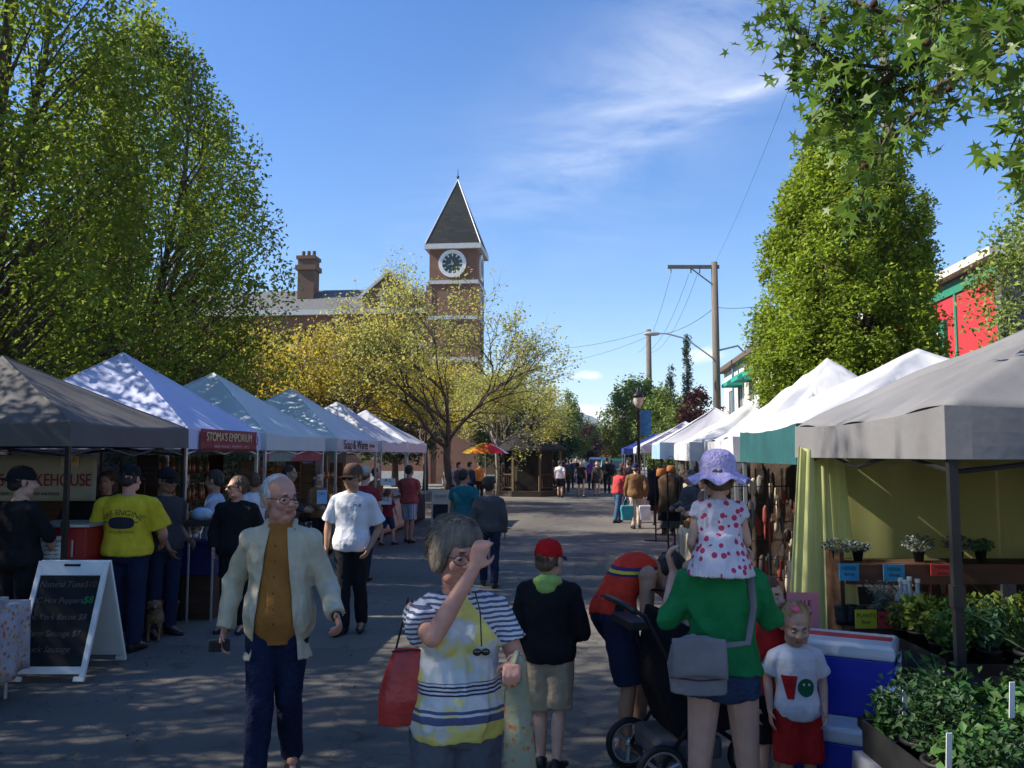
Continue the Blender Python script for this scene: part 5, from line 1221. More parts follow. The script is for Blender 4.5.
q = toworld(-4.28, 8.35, 0); t = thing('smoker_cabinet', 'dark red cooking cabinet with a white notice beside the yellow-shirted man', 'cooker', q, YAW)
b = MB(); b.b2(-.27, .27, -.25, .25, .55, 1.22); b.build('cabinet', redpaint, t, bevel=.015); b = MB(); b.b2(-.3, .3, -.28, .28, 1.22, 1.25); b.build('worktop', grey_metal, t, bevel=.005)
for sx in (-1, 1):
    for sy in (-1, 1): b = MB(); b.tube([(sx*.23, sy*.21, 0), (sx*.23, sy*.21, .55)], .02, 8); b.build('leg', black_metal, t)
b = MB(); b.box((-.05, -.256, .93), (.22, .004, .42)); nt = b.build('notice', paper, t)
for k in range(9): text_mesh(('SMOKED MEATS', 'sausage  ten', 'jerky  eight', 'bacon  nine', 'salmon  twelve', 'cheese  seven', 'garlic sausage', 'pepperoni', 'thank you')[k], .03, blk, 'lettering', nt, (-.05, -.260, 1.09-.04*k), (R(90), 0, 0), .0005)
b = MB(); b.tube([(.15, -.27, .95), (.15, -.27, 1.1)], .01, 6); b.build('handle', grey_metal, t)
q = toworld(-4.9, 9.3, 0); table('serving table inside the grey canopy behind the customers', q.x, q.y, 1.6, .6, .85, YAW, topm=dark_wood); drape('dark cloth on the serving table inside the grey canopy', q.x, q.y, 1.6, .6, .85, .8, darkcl, YAW, 3)
for k in range(4):
    c = Vector((q.x, q.y, .86))+Matrix.Rotation(YAW, 3, 'Z') @ Vector((-.6+.38*k, 0, 0)); crate(('first', 'second', 'third', 'fourth')[k]+' wooden crate from the left on the serving table of the grey canopy', 'crates on the serving table', c, .32, .3, .22, rz=YAW, fill=bread)
q = toworld(-4.12, 9.2, 1.28); t = thing('notice_board', 'white upright notice behind the red cabinet', 'notice', q, YAW); b = MB(); b.b2(-.16, .16, -.006, .006, -.10, .12); b.build('panel', paper, t); b = MB(); b.tube([(0, .01, -.10), (0, .01, -1.28)], .012, 6); b.build('stand', grey_metal, t)
# sandwich board
q = toworld(-3.88, 7.66, 0); t = thing('sandwich_board', 'white framed blackboard sandwich sign with chalk writing standing on the road', 'sign', q, YAW)
chalkb = mat('blackboard', (.014, .016, .018), .85, .3, 5); SL = math.atan2(.38, .95); Lb = 1.02
def aframe(sgn):
    M_ = Matrix.Translation((0, -.01*sgn, .96)) @ Matrix.Rotation(-SL*sgn, 4, 'X')
    return M_
for sgn in (1, -1):
    M_ = aframe(sgn); b = MB()
    def bx(x0, x1, z0, z1, y0, y1):
        b.add([M_ @ Vector((x, y*sgn, z)) for x in (x0, x1) for y in (y0, y1) for z in (z0, z1)], [(0, 1, 3, 2), (4, 6, 7, 5), (0, 4, 5, 1), (2, 3, 7, 6), (0, 2, 6, 4), (1, 5, 7, 3)])
    bx(-.31, -.265, -.98, 0, -.02, .012); bx(.265, .31, -.98, 0, -.02, .012); bx(-.265, .265, -.13, 0, -.02, .012); bx(-.265, .265, -.96, -.90, -.02, .012)
    bx(-.31, -.22, -1.02, -.98, -.02, .012); bx(.22, .31, -1.02, -.98, -.02, .012); bx(-.265, .265, -.90, -.13, -.006, .008)
    fr_ = b.build('frame' if sgn == 1 else 'rear_frame', white_paint, t, bevel=.004)
    if sgn == 1:
        b = MB(); bx(-.262, .262, -.897, -.133, -.012, -.007); bd = b.build('blackboard', chalkb, t)
        ck = mat('chalk', (.13, .125, .11), .95, .1); cg = mat('chalk_green', (.03, .26, .08), .95, .1)
        e_ = Matrix.Rotation(R(90)-SL, 4, 'X').to_euler()
        for (tx, z, m_, x, s_) in (('Natural Tuna', -.21, ck, -.06, .075), ('$10', -.21, mat('chalk_red', (.16, .06, .04), .9), .19, .075), ('BC Hot Peppers', -.35, ck, -.06, .07), ('$8', -.345, cg, .2, .085), ('N. York Bacon $8', -.49, ck, -.03, .07), ('Farm Sausage $7', -.63, ck, -.03, .07), ('Duck Sausage', -.76, ck, -.06, .075)):
            text_mesh(tx, s_, m_, 'chalk_writing', bd, M_ @ Vector((x, -.0145, z)), e_, .0008, .95, .15)
b = MB(); b.tube([(-.07, -.045, .93), (.07, -.045, .93)], .012, 6); b.build('handle', dark_plastic, t)
# ---- blue canopy stall ------------------------------------------------
YS = lambda x: -.4 if x < 0 else .15
def longtable(lab, clab, x, y, L, m, drop=.7, h=.76, seed=0, w_=.62):
    y += YS(x); table(lab, x, y, w_, L, h, 0, white_paint); drape(clab, x, y, w_, L, h, drop, m, 0, seed)
longtable('trestle table under the pale blue canopy', 'purple tablecloth under the pale blue canopy', -5.35, 11.3, 1.9, purple, seed=4)
longtable('trestle table under the pale green-white canopy', 'black tablecloth with pale round dots under the pale green-white canopy', -5.2, 14.1, 2.5, dotblack, seed=5)
longtable('trestle table under the white lettered canopy', 'burlap tablecloth under the white lettered canopy', -5.25, 17.8, 2.7, burl, seed=6)
longtable('trestle table under the creased white canopy', 'beige tablecloth under the creased white canopy', -5.3, 21.1, 2.4, beige, seed=7)
longtable('trestle table under the last canopy of the left row', 'dark tablecloth under the last canopy of the left row', -5.3, 23.8, 2.2, darkcl, seed=8)
spread(lambda l: jar(jar_glass, 'amber preserve jar on the purple tablecloth', 'amber jars under the pale blue canopy', l), 9, -5.55, -5.2, 10.5, 12.1, .768, 1)
spread(lambda l: basket(wicker, 'wicker basket of bread on the dotted black tablecloth', 'bread baskets under the pale green-white canopy', l, fill=bread), 6, -5.3, -5.1, 12.95, 15.25, .768, 2)
spread(lambda l: crate('wooden crate of loaves on the burlap tablecloth', 'loaf crates under the lettered canopy', l, fill=bread), 6, -5.3, -5.2, 16.6, 19.0, .768, 3)
spread(lambda l: basket(wicker, 'basket of red fruit on the beige tablecloth', 'fruit baskets under the creased canopy', l, fill=red_f), 5, -5.4, -5.2, 20.1, 22.1, .768, 4)
spread(lambda l: jar(jar_red, 'red jam jar on the burlap tablecloth', 'red jars under the lettered canopy', l), 10, -5.5, -5.0, 16.6, 19.0, .768, 6)
def shelf(lab, x, y, L, h, m, n=3, rz=0, d_=.35, goods=None, gl='', gg=''):
    y += YS(x)
    t = thing('shelf_unit', lab, 'shelf', (x, y, 0), rz)
    for sy in (-1, 1): b = MB(); b.box((0, sy*L/2, h/2), (d_, .03, h)); b.build('side_panel', m, t)
    for k in range(n): b = MB(); b.box((0, 0, h*(k+.35)/n), (d_-.01, L-.03, .022)); b.build('shelf_board', m, t)
    if goods:
        first = None; rr = random.Random(int(y*7))
        for k in range(n):
            for i in range(max(3, int(L/.17))):
                yy = -L/2+.12+(L-.24)*i/max(3, int(L/.17)); p_ = Matrix.Rotation(rz, 3, 'Z') @ Vector((rr.uniform(-.05, .08), yy, 0)); l = (x+p_.x, y+p_.y, h*(k+.35)/n+.012)
                if first is None: first = goods(l)
                else: copy_tree(first, loc=l, rz=rr.uniform(0, 6))
    return t
shelf('tall dark shelf unit at the back of the pale green-white canopy', -6.9, 14.1, 2.3, 1.9, dark_wood, 4, goods=lambda l: bottle(jar_glass, 'amber bottle on the shelf behind the dotted tablecloth', 'bottles on the dark shelf', l))
shelf('wooden shelf unit at the back of the white lettered canopy', -6.8, 17.8, 2.4, 1.8, mid_wood, 4, goods=lambda l: basket(wicker, 'small basket on the wooden shelf under the lettered canopy', 'baskets on the wooden shelf', l, .09, .08, fill=bread))
shelf('brown shelf unit at the back of the creased white canopy', -6.8, 21.1, 2.2, 1.7, mid_wood, 3, goods=lambda l: jar(jar_y, 'yellow jar on the brown shelf', 'jars on the brown shelf', l))
shelf('low dark shelf unit at the back of the pale blue canopy', -6.7, 11.3, 1.8, 1.5, dark_wood, 3, goods=lambda l: jar(jar_red, 'red jar on the low dark shelf', 'jars on the low dark shelf', l))
# small things in the blue canopy stall
q = toworld(-3.58, 9.9, .0); t = thing('foil_tray', 'shiny pale blue wrapped tray held on a stand beside the pale blue canopy post', 'tray', (q.x, q.y, 0), .4); b = MB(); b.ell((0, 0, 1.22), (.12, .09, .08)); b.build('wrapped_tray', mat('foil_blue', (.45, .58, .70), .25, .2, 9, bump=.6, bscale=20, spec=.7), t, smooth=True); b = MB(); b.box((0, 0, 1.12), (.36, .3, .06)); b.build('tray_base', dark_plastic, t)
for sx in (-1, 1): b = MB(); b.tube([(sx*.13, 0, 0), (sx*.13, 0, 1.1)], .014, 6); b.build('leg', grey_metal, t)
q = toworld(-3.78, 10.5, 0); t = thing('sandwich_board', 'white and orange sandwich sign seen edge-on beside the woman in black', 'sign', q, R(78)); t.scale = (.7, .7, .6); b = MB(); b.box((0, -.12, .42), (.45, .02, .84), 0, (R(-14), 0)); b.build('panel', white_paint, t); b = MB(); b.box((0, .12, .42), (.45, .02, .84), 0, (R(14), 0)); b.build('rear_panel', white_paint, t); b = MB(); b.box((0, -.16, .22), (.36, .006, .2), 0, (R(-14), 0)); b.build('picture', orange_f, t)
q = toworld(-3.75, 9.35, 0); t = thing('bucket', 'orange plastic bucket on the road behind the small dog', 'bucket', q); b = MB(); b.lathe((0, 0, 0), [(.11, 0), (.14, .3), (.148, .3), (.148, .32), (.13, .32), (.10, .02)], 20); b.build('body', mat('bucket_orange', (.45, .08, .02), .5), t, smooth=True); b = MB(); b.tube([(.14*math.cos(a), 0, .3+.1*math.sin(a)) for a in [PI*k/10 for k in range(11)]], .004, 5); b.build('handle', grey_metal, t)
q = toworld(-3.66, 10.15, 0); t = thing('cool_box', 'dark blue cool box on a stool beside the pale blue canopy post', 'cooler', q, .1); b = MB(); b.b2(-.2, .2, -.15, .15, .5, .85); b.build('body', mat('cooler_navy', (.02, .02, .12), .5), t, bevel=.02); b = MB(); b.b2(-.21, .21, -.16, .16, .853, .9); b.build('lid', mat('cooler_navy', (.02, .02, .12)), t, bevel=.01); b = MB(); b.b2(-.18, .18, -.13, .13, 0, .497); b.build('stool', dark_wood, t)
# price signs
def sign_card(label, pos, w_, h_, m, txt='', tm=None, rz=YAW, tilt=0, ts=.05, stand=True):
    t = thing('price_card', label, 'sign', pos, rz); b = MB(); b.box((0, 0, 0), (w_, .006, h_), 0, (tilt, 0)); b.build('card', m, t)
    if txt:
        for k, ln in enumerate(txt.split('|')): text_mesh(ln, ts, tm or blk, 'lettering', t, (0, -.006, h_*.22-k*ts*1.15), (R(90)+tilt, 0, 0), .0005)
    return t
for (u, v, d, l, tx) in ((388, 482, 17.2, 'upper white card hanging under the lettered canopy', 'A L'), (384, 501, 17.0, 'lower white card on the burlap table', 'SALE')):
    sign_card(l, P(u, v, d), .3, .14, paper, tx, ts=.1)
t = sign_card('white card standing among bread baskets under the pale green-white canopy', P(322, 497, 13.6), .16, .22, mat('card_blue', (.4, .6, .8), .7), 'TRY', ts=.06)
q = W(441, 23.5); t = thing('sandwich_board', 'cream and black sandwich sign standing by the yellow tree trunk', 'sign', (q.x, q.y, 0), YAW); b = MB(); b.box((0, -.14, .48), (.5, .03, .96), 0, (R(-15), 0)); b.build('panel', mat('sign_cream', (.5, .45, .33), .8), t); b = MB(); b.box((0, .14, .48), (.5, .03, .96), 0, (R(15), 0)); b.build('rear_panel', mid_wood, t); b = MB(); b.box((0, -.20, .36), (.4, .01, .42), 0, (R(-15), 0)); b.build('blackboard', chalkb, t); text_mesh('COFFEE', .1, blk, 'lettering', t, (0, -.13, .78), (R(75), 0, 0), .001)
# ---- flowers, far rack things on the right ------------------------------
def rack(label, u, d, L, rz, cols, seed, H=1.6):
    q = W(u, d); t = thing('garment_rack', label, 'clothes rack', (q.x, q.y, 0), rz); b = MB()
    for s_ in (-1, 1): b.tube([(s_*L/2, 0, 0), (s_*L/2, 0, H)], .018, 6); b.tube([(s_*L/2, -.25, .03), (s_*L/2, .25, .03)], .018, 6)
    b.tube([(-L/2, 0, H), (L/2, 0, H)], .018, 6); b.tube([(-L/2, 0, .25), (L/2, 0, .25)], .012, 6); b.build('frame', black_metal, t)
    rr = random.Random(seed); n = int(L/.11)
    for i in range(n):
        x = -L/2+.08+(L-.16)*i/n; h = rr.uniform(.6, 1.05); m = rr.choice(cols); b = MB(); w_ = rr.uniform(.16, .22)
        b.loft([[(x+.02*math.cos(a)*k_, w_*wk_*math.sin(a), z) for a in [2*PI*j/10 for j in range(10)]] for z, wk_, k_ in ((H-.04, .2, 1), (H-.08, .7, 1.4), (H-.14, 1, 1.7), (H-h*.6, .85, 1.6), (H-h, 1.1, 1.9))]); b.build('garment', m, t, smooth=True)
    return t
gcols = [cloth('g_black', (.02, .02, .025)), cloth('g_brown', (.12, .07, .04)), cloth('g_cream', (.45, .4, .3)), cloth('g_green', (.05, .10, .07)), cloth('g_rust', (.25, .08, .03)), cloth('g_grey', (.15, .15, .16))]
rack('black clothes rack with dark hanging garments between the right canopies', 672, 15.8, 1.3, R(80), gcols[:2]+gcols[3:4]+gcols[5:], 3)
rack('clothes rack with mixed garments just beyond the first rack', 662, 19.5, 1.4, R(75), gcols, 4)
for k, (u, v) in enumerate(((661, 466), (671, 463))):
    p_ = P(u, v+4, 15.7); t = thing('handbag', ('left', 'right')[k]+' orange leather handbag hanging from the rack', 'handbag', p_, R(20)); b = MB(); b.loft([[(x*w_, y*.03, z) for x, y in ((-1, -1), (1, -1), (1, 1), (-1, 1))] for z, w_ in ((-.12, .07), (-.1, .085), (0, .075), (.03, .05))]); b.build('bag', mat('leather_orange', (.36, .12, .03), .5, .15), t, smooth=True); b = MB(); b.tube([(.08*math.cos(a), 0, .06+.14*math.sin(a)) for a in [PI*j/10 for j in range(11)]], .006, 5); b.build('strap', dark_plastic, t)
longtable('trestle table beside the tall gathered white canopy', 'beige tablecloth beside the tall gathered white canopy', 1.55, 12.3, 1.6, beige, seed=9, h=.8)
spread(lambda l: basket(wicker, 'basket of orange goods on the beige tablecloth at the right row', 'baskets on the right-hand beige tablecloth', l, .13, .10, fill=orange_f), 6, 1.35, 1.7, 11.6, 13.0, .808, 12)
spread(lambda l: bottle(mat('glass_white', (.6, .6, .58), .2), 'white bottle on the beige tablecloth at the right row', 'bottles on the right-hand beige tablecloth', l), 7, 1.35, 1.75, 11.6, 13.0, .808, 13)
longtable('trestle table under the white canopy in front of the white building', 'grey tablecloth under the canopy in front of the white building', 2.0, 16.0, 2.4, gcols[5], seed=10, h=.8)
spread(lambda l: basket(wicker, 'basket of bread under the canopy in front of the white building', 'baskets before the white building', l, .15, .12, fill=bread), 6, 1.85, 2.1, 15, 17, .808, 14)
# display grid under the teal-edged canopy
def display(label, x, y, L, rz, seed, n=70, H=1.75):
    t = thing('display_grid', label, 'display', (x, y, 0), rz); b = MB()
    for i in range(int(L/.15)+1): b.tube([(-L/2+i*.15, 0, .1), (-L/2+i*.15, 0, H)], .006, 4)
    for i in range(int(H/.2)): b.tube([(-L/2, 0, .15+i*.2), (L/2, 0, .15+i*.2)], .006, 4)
    b.build('grid', black_metal, t); rr = random.Random(seed)
    ms = [mat('bead_brown', (.16, .08, .04), .6), mat('bead_cream', (.50, .42, .30), .6), mat('bead_red', (.22, .04, .03), .6), mat('bead_grey', (.20, .19, .17), .6), mat('bead_dark', (.05, .035, .03), .6)]
    for i in range(n):
        x_ = rr.uniform(-L/2+.03, L/2-.03); z = rr.uniform(.45, H-.02); h = rr.uniform(.08, .3); b = MB(); w_ = rr.uniform(.012, .045)
        b.loft([[(x_+w_*k_*math.cos(a), -.03+.014*math.sin(a), zz) for a in [2*PI*j/7 for j in range(7)]] for zz, k_ in ((z, .3), (z-h*.15, .8), (z-h*.6, 1), (z-h, .5))]); b.build('hanging_piece', rr.choice(ms), t, smooth=True)
    return t
display('black wire display hung with brown and cream trinkets under the teal-edged canopy', 1.95, 8.3, 1.7, R(78), 5, 95)
display('second wire display of dark trinkets deeper under the teal-edged canopy', 2.9, 8.9, 1.8, R(0), 6, 80)
display('narrow wire display by the far post of the teal-edged canopy', 1.7, 9.75, .8, R(10), 7, 50)
longtable('trestle table under the teal-edged canopy', 'dark tablecloth under the teal-edged canopy', 2.35, 8.5, 1.8, darkcl, seed=12)
spread(lambda l: basket(wicker, 'wicker basket under the teal-edged canopy', 'baskets under the teal-edged canopy', l, .12, .1, fill=red_f), 5, 2.2, 2.5, 7.8, 9.3, .768, 15)
for (nm_, x_, ya, yb, m_) in (('dark cloth wall closing the back of the teal-edged canopy', 4.55, 7.4, 10.0, darkcl), ('brown cloth wall closing the back of the tall gathered canopy', 4.5, 10.5, 13.3, burl), ('dark cloth wall at the back of the canopy before the white building', 4.45, 14.8, 17.7, darkcl)):
    b = MB(); b.grid(lambda a, c: (x_+.03*math.sin(a*26), ya+(yb-ya)*a, .15+1.8*c), 40, 6); tag(b.build('backdrop', m_, smooth=True, solid=.004), nm_, 'backdrop')
for (nm_, y_, xa, xb, m_) in (('brown cloth side wall between the teal-edged and tall gathered canopies', 10.2, 1.78, 4.5, cloth('wall_brown', (.07, .05, .038))), ('grey cloth side wall beyond the canopy before the white building', 18.0, 1.9, 4.4, cloth('wall_grey', (.10, .10, .11)))):
    b = MB(); b.grid(lambda a, c: (xa+(xb-xa)*a, y_+.03*math.sin(a*26), .12+1.75*c), 40, 6); tag(b.build('backdrop', m_, smooth=True, solid=.004), nm_, 'backdrop')
display('wire display of cream and red trinkets against the brown side wall', 2.35, 10.0, 1.1, 0, 9, 90)
# ---- the near right plant stall -----------------------------------------
sheer_m = mat('sheer_curtain', (.52, .52, .19), .9, .10, 2, transl=.55, alpha=.93, stretch=(2, 2, .4))
gather_m = mat('gathered_curtain', (.72, .74, .32), .9, .08, 3, transl=.5, bump=.4, bscale=10, stretch=(8, 8, .4))
def curtain(label, x0, y0, x1, y1, z0, z1, m, folds, amp, seed=0, pinch=None):
    b = MB(); d = Vector((x1-x0, y1-y0, 0)); nrm = Vector((-d.y, d.x, 0)).normalized()
    def f(a, c):
        z = z1+(z0-z1)*c; aa = a
        if pinch: aa = .5+(a-.5)*(pinch[0]+(pinch[1]-pinch[0])*c)
        p_ = Vector((x0, y0, 0))+d*aa; q_ = amp*math.sin(a*folds*2*PI+.8*math.sin(a*9+seed)+.6*c)+amp*.5*math.sin(a*folds*4.3*PI+seed)
        return (p_.x+nrm.x*q_, p_.y+nrm.y*q_, z-.04*math.sin(a*PI)*(1-c))
    b.grid(f, max(24, folds*10), 14); o = b.build('curtain', m, smooth=True, fix=False); return tag(o, label, 'curtain')
curtain('sheer yellow-green curtain closing the back of the silver-grey canopy', 1.7, 6.93, 4.65, 6.93, 1.0, 2.0, sheer_m, 4, .015, 1)
curtain('sheer yellow-green curtain along the far side of the plant stall', 4.62, 4.05, 4.62, 6.9, .7, 2.0, sheer_m, 8, .02, 2)
curtain('thick gathered yellow-green curtain hanging by the far corner post', 1.46, 6.66, 1.92, 6.74, .45, 1.97, gather_m, 3, .03, 3, (.72, 1.25))
curtain('folded yellow-green curtain bunched near the right edge', 3.25, 6.55, 4.1, 6.5, 1.55, 1.98, gather_m, 5, .03, 4, (1.2, .35))
# wooden shelf with price cards
q = toworld(3.13, 6.35, 0); t = thing('plant_shelf', 'brown wooden plant shelf with hanging coloured price cards', 'shelf', q, YAW)
for z in (.42, .76, 1.10): b = MB(); b.b2(-.75, .75, -.16, .16, z, z+.022); b.build('shelf_board', dark_wood, t)
for z in (.98,): b = MB(); b.b2(-.75, .75, -.185, -.162, z, z+.14); b.build('front_board', mat('board_brown', (.13, .055, .035), .8, .2, 3, stretch=(1, 1, 6)), t)
for sx in (-1, 1): b = MB(); b.box((sx*.765, 0, .6), (.03, .34, 1.2)); b.build('side_panel', dark_wood, t)
cblue = mat('card_bright_blue', (.05, .32, .55), .8, .05); cred = mat('card_red', (.62, .06, .05), .8, .05); cyel = mat('card_yellow', (.65, .55, .04), .8, .05); cpink = mat('card_pink', (.75, .25, .28), .8, .05)
for (u, v, l, m, w_, h_) in ((849, 572, 'left blue price card on the plant shelf', cblue, .14, .12), (894, 573, 'right blue price card on the plant shelf', cblue, .15, .12), (942, 570, 'red price card on the plant shelf behind the black post', cred, .16, .08)):
    sign_card(l, P(u, v, 6.12), w_, h_, m, 'HERBS|three', ts=.035)
for (u, v, l, m) in ((866, 620, 'yellow price card above the top cooler', cyel), (889, 622, 'red price card beside the yellow one', cred)): sign_card(l, P(u, v, 5.6), .14, .13, m, 'PLANTS|four', ts=.035)
sign_card('pink paper sign behind the boy in the white T-shirt', P(803, 612, 5.4), .20, .24, cpink, 'SALE|today|only', ts=.05)
q = P(803, 612, 5.4); b = MB(); b.tube([(0, 0, -q.z), (0, 0, -.1)], .008, 6); o = b.build('sign_stake', mid_wood, loc=(q.x, q.y+.015, q.z)); tag(o, 'thin stake holding up the pink paper sign', 'stake')
# plants
pm1 = leafmat('plant_green', (.055, .135, .028), transl=.25); pm2 = leafmat('plant_yellowgreen', (.14, .20, .03), transl=.25); pm3 = leafmat('plant_bluegreen', (.09, .20, .09), transl=.25); pm4 = leafmat('plant_dark', (.03, .07, .02), transl=.25); pm5 = leafmat('plant_silver', (.16, .2, .17), transl=.2)
potm = mat('pot_black', (.015, .015, .016), .6, .1)
def plant(name, label, group, loc, kind, h, r, m, seed, n=150, leaf=.05, pot=.06):
    rng = np.random.default_rng(seed); t = thing(name, label, 'plant', loc, group=group)
    b = MB(); b.lathe((0, 0, 0), [(pot*.75, 0), (pot, pot*1.7), (pot*1.08, pot*1.7), (pot*1.08, pot*1.9), (pot*.9, pot*1.9), (pot*.85, pot*1.6)], 14); b.build('pot', potm, t, smooth=True)
    b = MB(); b.cyl((0, 0), pot*.9, pot*1.45, pot*1.65, 12); b.build('soil', mat('soil', (.03, .02, .015), .95), t)
    z0 = pot*1.6
    if kind == 'bush':
        a = rng.normal(size=(n, 3)); a /= np.linalg.norm(a, axis=1)[:, None]; a *= rng.uniform(.2, 1, n)[:, None]**.5; pts = a*np.array([r, r, h/2])+np.array([0, 0, z0+h*.52]); me = leaves('foliage', pts, leaf, m, rng, up=.7, wid=.6)
        st_ = MB()
        for k in range(7): q = pts[k*7 % n]; st_.tube([(0, 0, z0), (q[0]*.4, q[1]*.4, z0+(q[2]-z0)*.6), tuple(q)], .0025, 4)
    elif kind == 'tall':
        pts = []; st_ = MB()
        for k in range(5):
            a = rng.uniform(0, 6.28); q = r*rng.uniform(.2, 1); top = np.array([q*math.cos(a), q*math.sin(a), z0+h*rng.uniform(.7, 1)]); st_.tube([(0, 0, z0), tuple(top*np.array([.4, .4, .6])+np.array([0, 0, z0*.4])), tuple(top)], .003, 4)
            for i in range(n//5): tt = rng.uniform(.15, 1); pts.append(top*tt+np.array([0, 0, z0*(1-tt)])+rng.normal(size=3)*np.array([.03, .03, .01]))
        pts = np.array(pts); me = leaves('foliage', pts, leaf, m, rng, up=.5, wid=.45)
    else:    # broad: big ruffled leaves (lettuce, cabbage)
        st_ = None; b = MB()
        for k in range(n):
            a = 2.4*k; el = .35+.9*(k/n); L = r*(1.1-.45*k/n); w_ = L*.75; d = Vector((math.cos(a)*math.cos(el), math.sin(a)*math.cos(el), math.sin(el))); s_ = Vector((-math.sin(a), math.cos(a), 0)); u__ = s_.cross(d)*-1
            def f(i, j):
                x = (i-.5)*2; return Vector((0, 0, z0))+d*(L*j)+s_*(w_*.5*x*math.sin(PI*min(1, j*.86+.12))**.6)+u__*(.25*L*(x*x*.5-j*j*.7)+.02*math.sin(i*22+k)*j)
            b.grid(f, 8, 5)
        o = b.build('foliage', m, t, smooth=True, fix=False)
    if kind != 'broad':
        o = bpy.data.objects.new('foliage', me); COL.objects.link(o); o.parent = t; st_.build('stem', m, t, fix=False)
    return t
def scatter_plants(protos, spots, seed, z):
    rr = random.Random(seed); used = set()
    for i, (x, y, k) in enumerate(spots):
        if k not in used: protos[k].location = (x, y, z); protos[k].rotation_euler = (0, 0, rr.uniform(0, 6)); used.add(k)
        else: s_ = rr.uniform(.7, 1.1); copy_tree(protos[k], loc=(x, y, z), rz=rr.uniform(0, 6), scale=s_)
def camgrid(u0, u1, d0, d1, nx, ny, seed, jit=.02):
    rr = random.Random(seed); out = []
    for j in range(ny):
        d = d0+(d1-d0)*j/max(1, ny-1)
        for i in range(nx): p_ = W(u0+(u1-u0)*(i+(.5 if j % 2 else 0))/nx, d, .9); out.append((p_.x+rr.uniform(-jit, jit), p_.y+rr.uniform(-jit, jit)))
    return out
# table A (middle): u 900..1030 , d 4.6..5.4
cA = toworld(3.08, 5.05, 0); table('long table of seedlings behind the black post', cA.x, cA.y, 1.5, .85, .72, YAW, topm=dark_wood)
drape('dark cloth over the seedling table behind the black post', cA.x, cA.y, 1.5, .85, .72, .35, darkcl, YAW, 14)
for k in range(4):
    c = Vector((cA.x, cA.y, .727))+Matrix.Rotation(YAW, 3, 'Z') @ Vector((-.54+.36*k, 0, 0)); t = thing('seed_tray', ('first', 'second', 'third', 'fourth')[k]+' black tray from the left on the seedling table behind the post', 'tray', c, YAW); b = MB(); b.b2(-.17, .17, -.4, .4, 0, .012)
    for sx in (-1, 1): b.b2(sx*.17-.006, sx*.17+.006, -.4, .4, 0, .06); b.b2(-.17, .17, sx*.4-.006, sx*.4+.006, 0, .06)
    b.build('tray', potm, t)
pr = [plant('potted_plant', 'leafy green seedling on the table behind the black post', 'green seedlings behind the post', (0, 0, 0), 'bush', .24, .12, pm1, 1, 200, .055), plant('potted_plant', 'yellow-green seedling on the table behind the black post', 'yellow-green seedlings behind the post', (0, 0, 0), 'bush', .22, .11, pm2, 2, 200, .05),
      plant('potted_plant', 'blue-green seedling on the table behind the black post', 'blue-green seedlings behind the post', (0, 0, 0), 'tall', .30, .10, pm3, 3, 160, .06)]
spots = []; rr = random.Random(4)
for j in range(4):
    for i in range(9):
        v_ = Matrix.Rotation(YAW, 3, 'Z') @ Vector((-.66+.165*i+rr.uniform(-.02, .02), -.33+.22*j, 0)); spots.append((cA.x+v_.x, cA.y+v_.y, rr.choice((0, 0, 1, 2)) if j < 2 else rr.choice((1, 1, 0))))
scatter_plants(pr, spots, 5, .735)
# table B (front right): low boxes and herbs, d 2.6..3.6
cB = toworld(2.02, 3.05, 0); table('front table of potted herbs at the lower right corner', cB.x, cB.y, 1.25, 1.0, .70, YAW, topm=dark_wood)
drape('grey plastic sheet over the front herb table', cB.x, cB.y, 1.25, 1.0, .70, .5, mat('plastic_grey', (.22, .22, .23), .5, .3, 5, bump=.6, bscale=14), YAW, 15)
pr = [plant('potted_herb', 'bushy green herb in the lower right corner', 'bushy herbs at the lower right', (0, 0, 0), 'bush', .22, .13, pm1, 11, 260, .05, .07), plant('potted_herb', 'tall leggy herb in the lower right corner', 'leggy herbs at the lower right', (0, 0, 0), 'tall', .34, .13, pm1, 12, 170, .06, .06),
      plant('potted_lettuce', 'ruffled pale green lettuce in the lower right corner', 'lettuces at the lower right', (0, 0, 0), 'broad', .2, .15, pm3, 13, 16, .1, .06), plant('potted_herb', 'dark feathery herb in the lower right corner', 'feathery herbs at the lower right', (0, 0, 0), 'bush', .26, .14, pm4, 14, 420, .03, .07)]
for k in range(3):
    c = Vector((cB.x, cB.y, .708))+Matrix.Rotation(YAW, 3, 'Z') @ Vector((-.40+.41*k, 0, 0)); t = thing('seed_tray', ('left-hand', 'middle', 'right-hand')[k]+' deep black tray holding the front herbs', 'tray', c, YAW); b = MB(); b.b2(-.2, .2, -.49, .49, -.003, .002)
    for sx in (-1, 1): b.b2(sx*.2-.005, sx*.2+.005, -.49, .49, 0, .125); b.b2(-.195, .195, sx*.49-.005, sx*.49+.005, 0, .125)
    b.build('tray', potm, t)
spots = []; rr = random.Random(9)
for j in range(5):
    for i in range(6):
        v_ = Matrix.Rotation(YAW, 3, 'Z') @ Vector((-.52+.205*i+rr.uniform(-.03, .03), -.40+.2*j, 0)); spots.append((cB.x+v_.x, cB.y+v_.y, (2 if (i in (1, 2) and j in (1, 2)) else rr.choice((0, 1, 3, 0, 3)))))
scatter_plants(pr, spots, 6, .708)
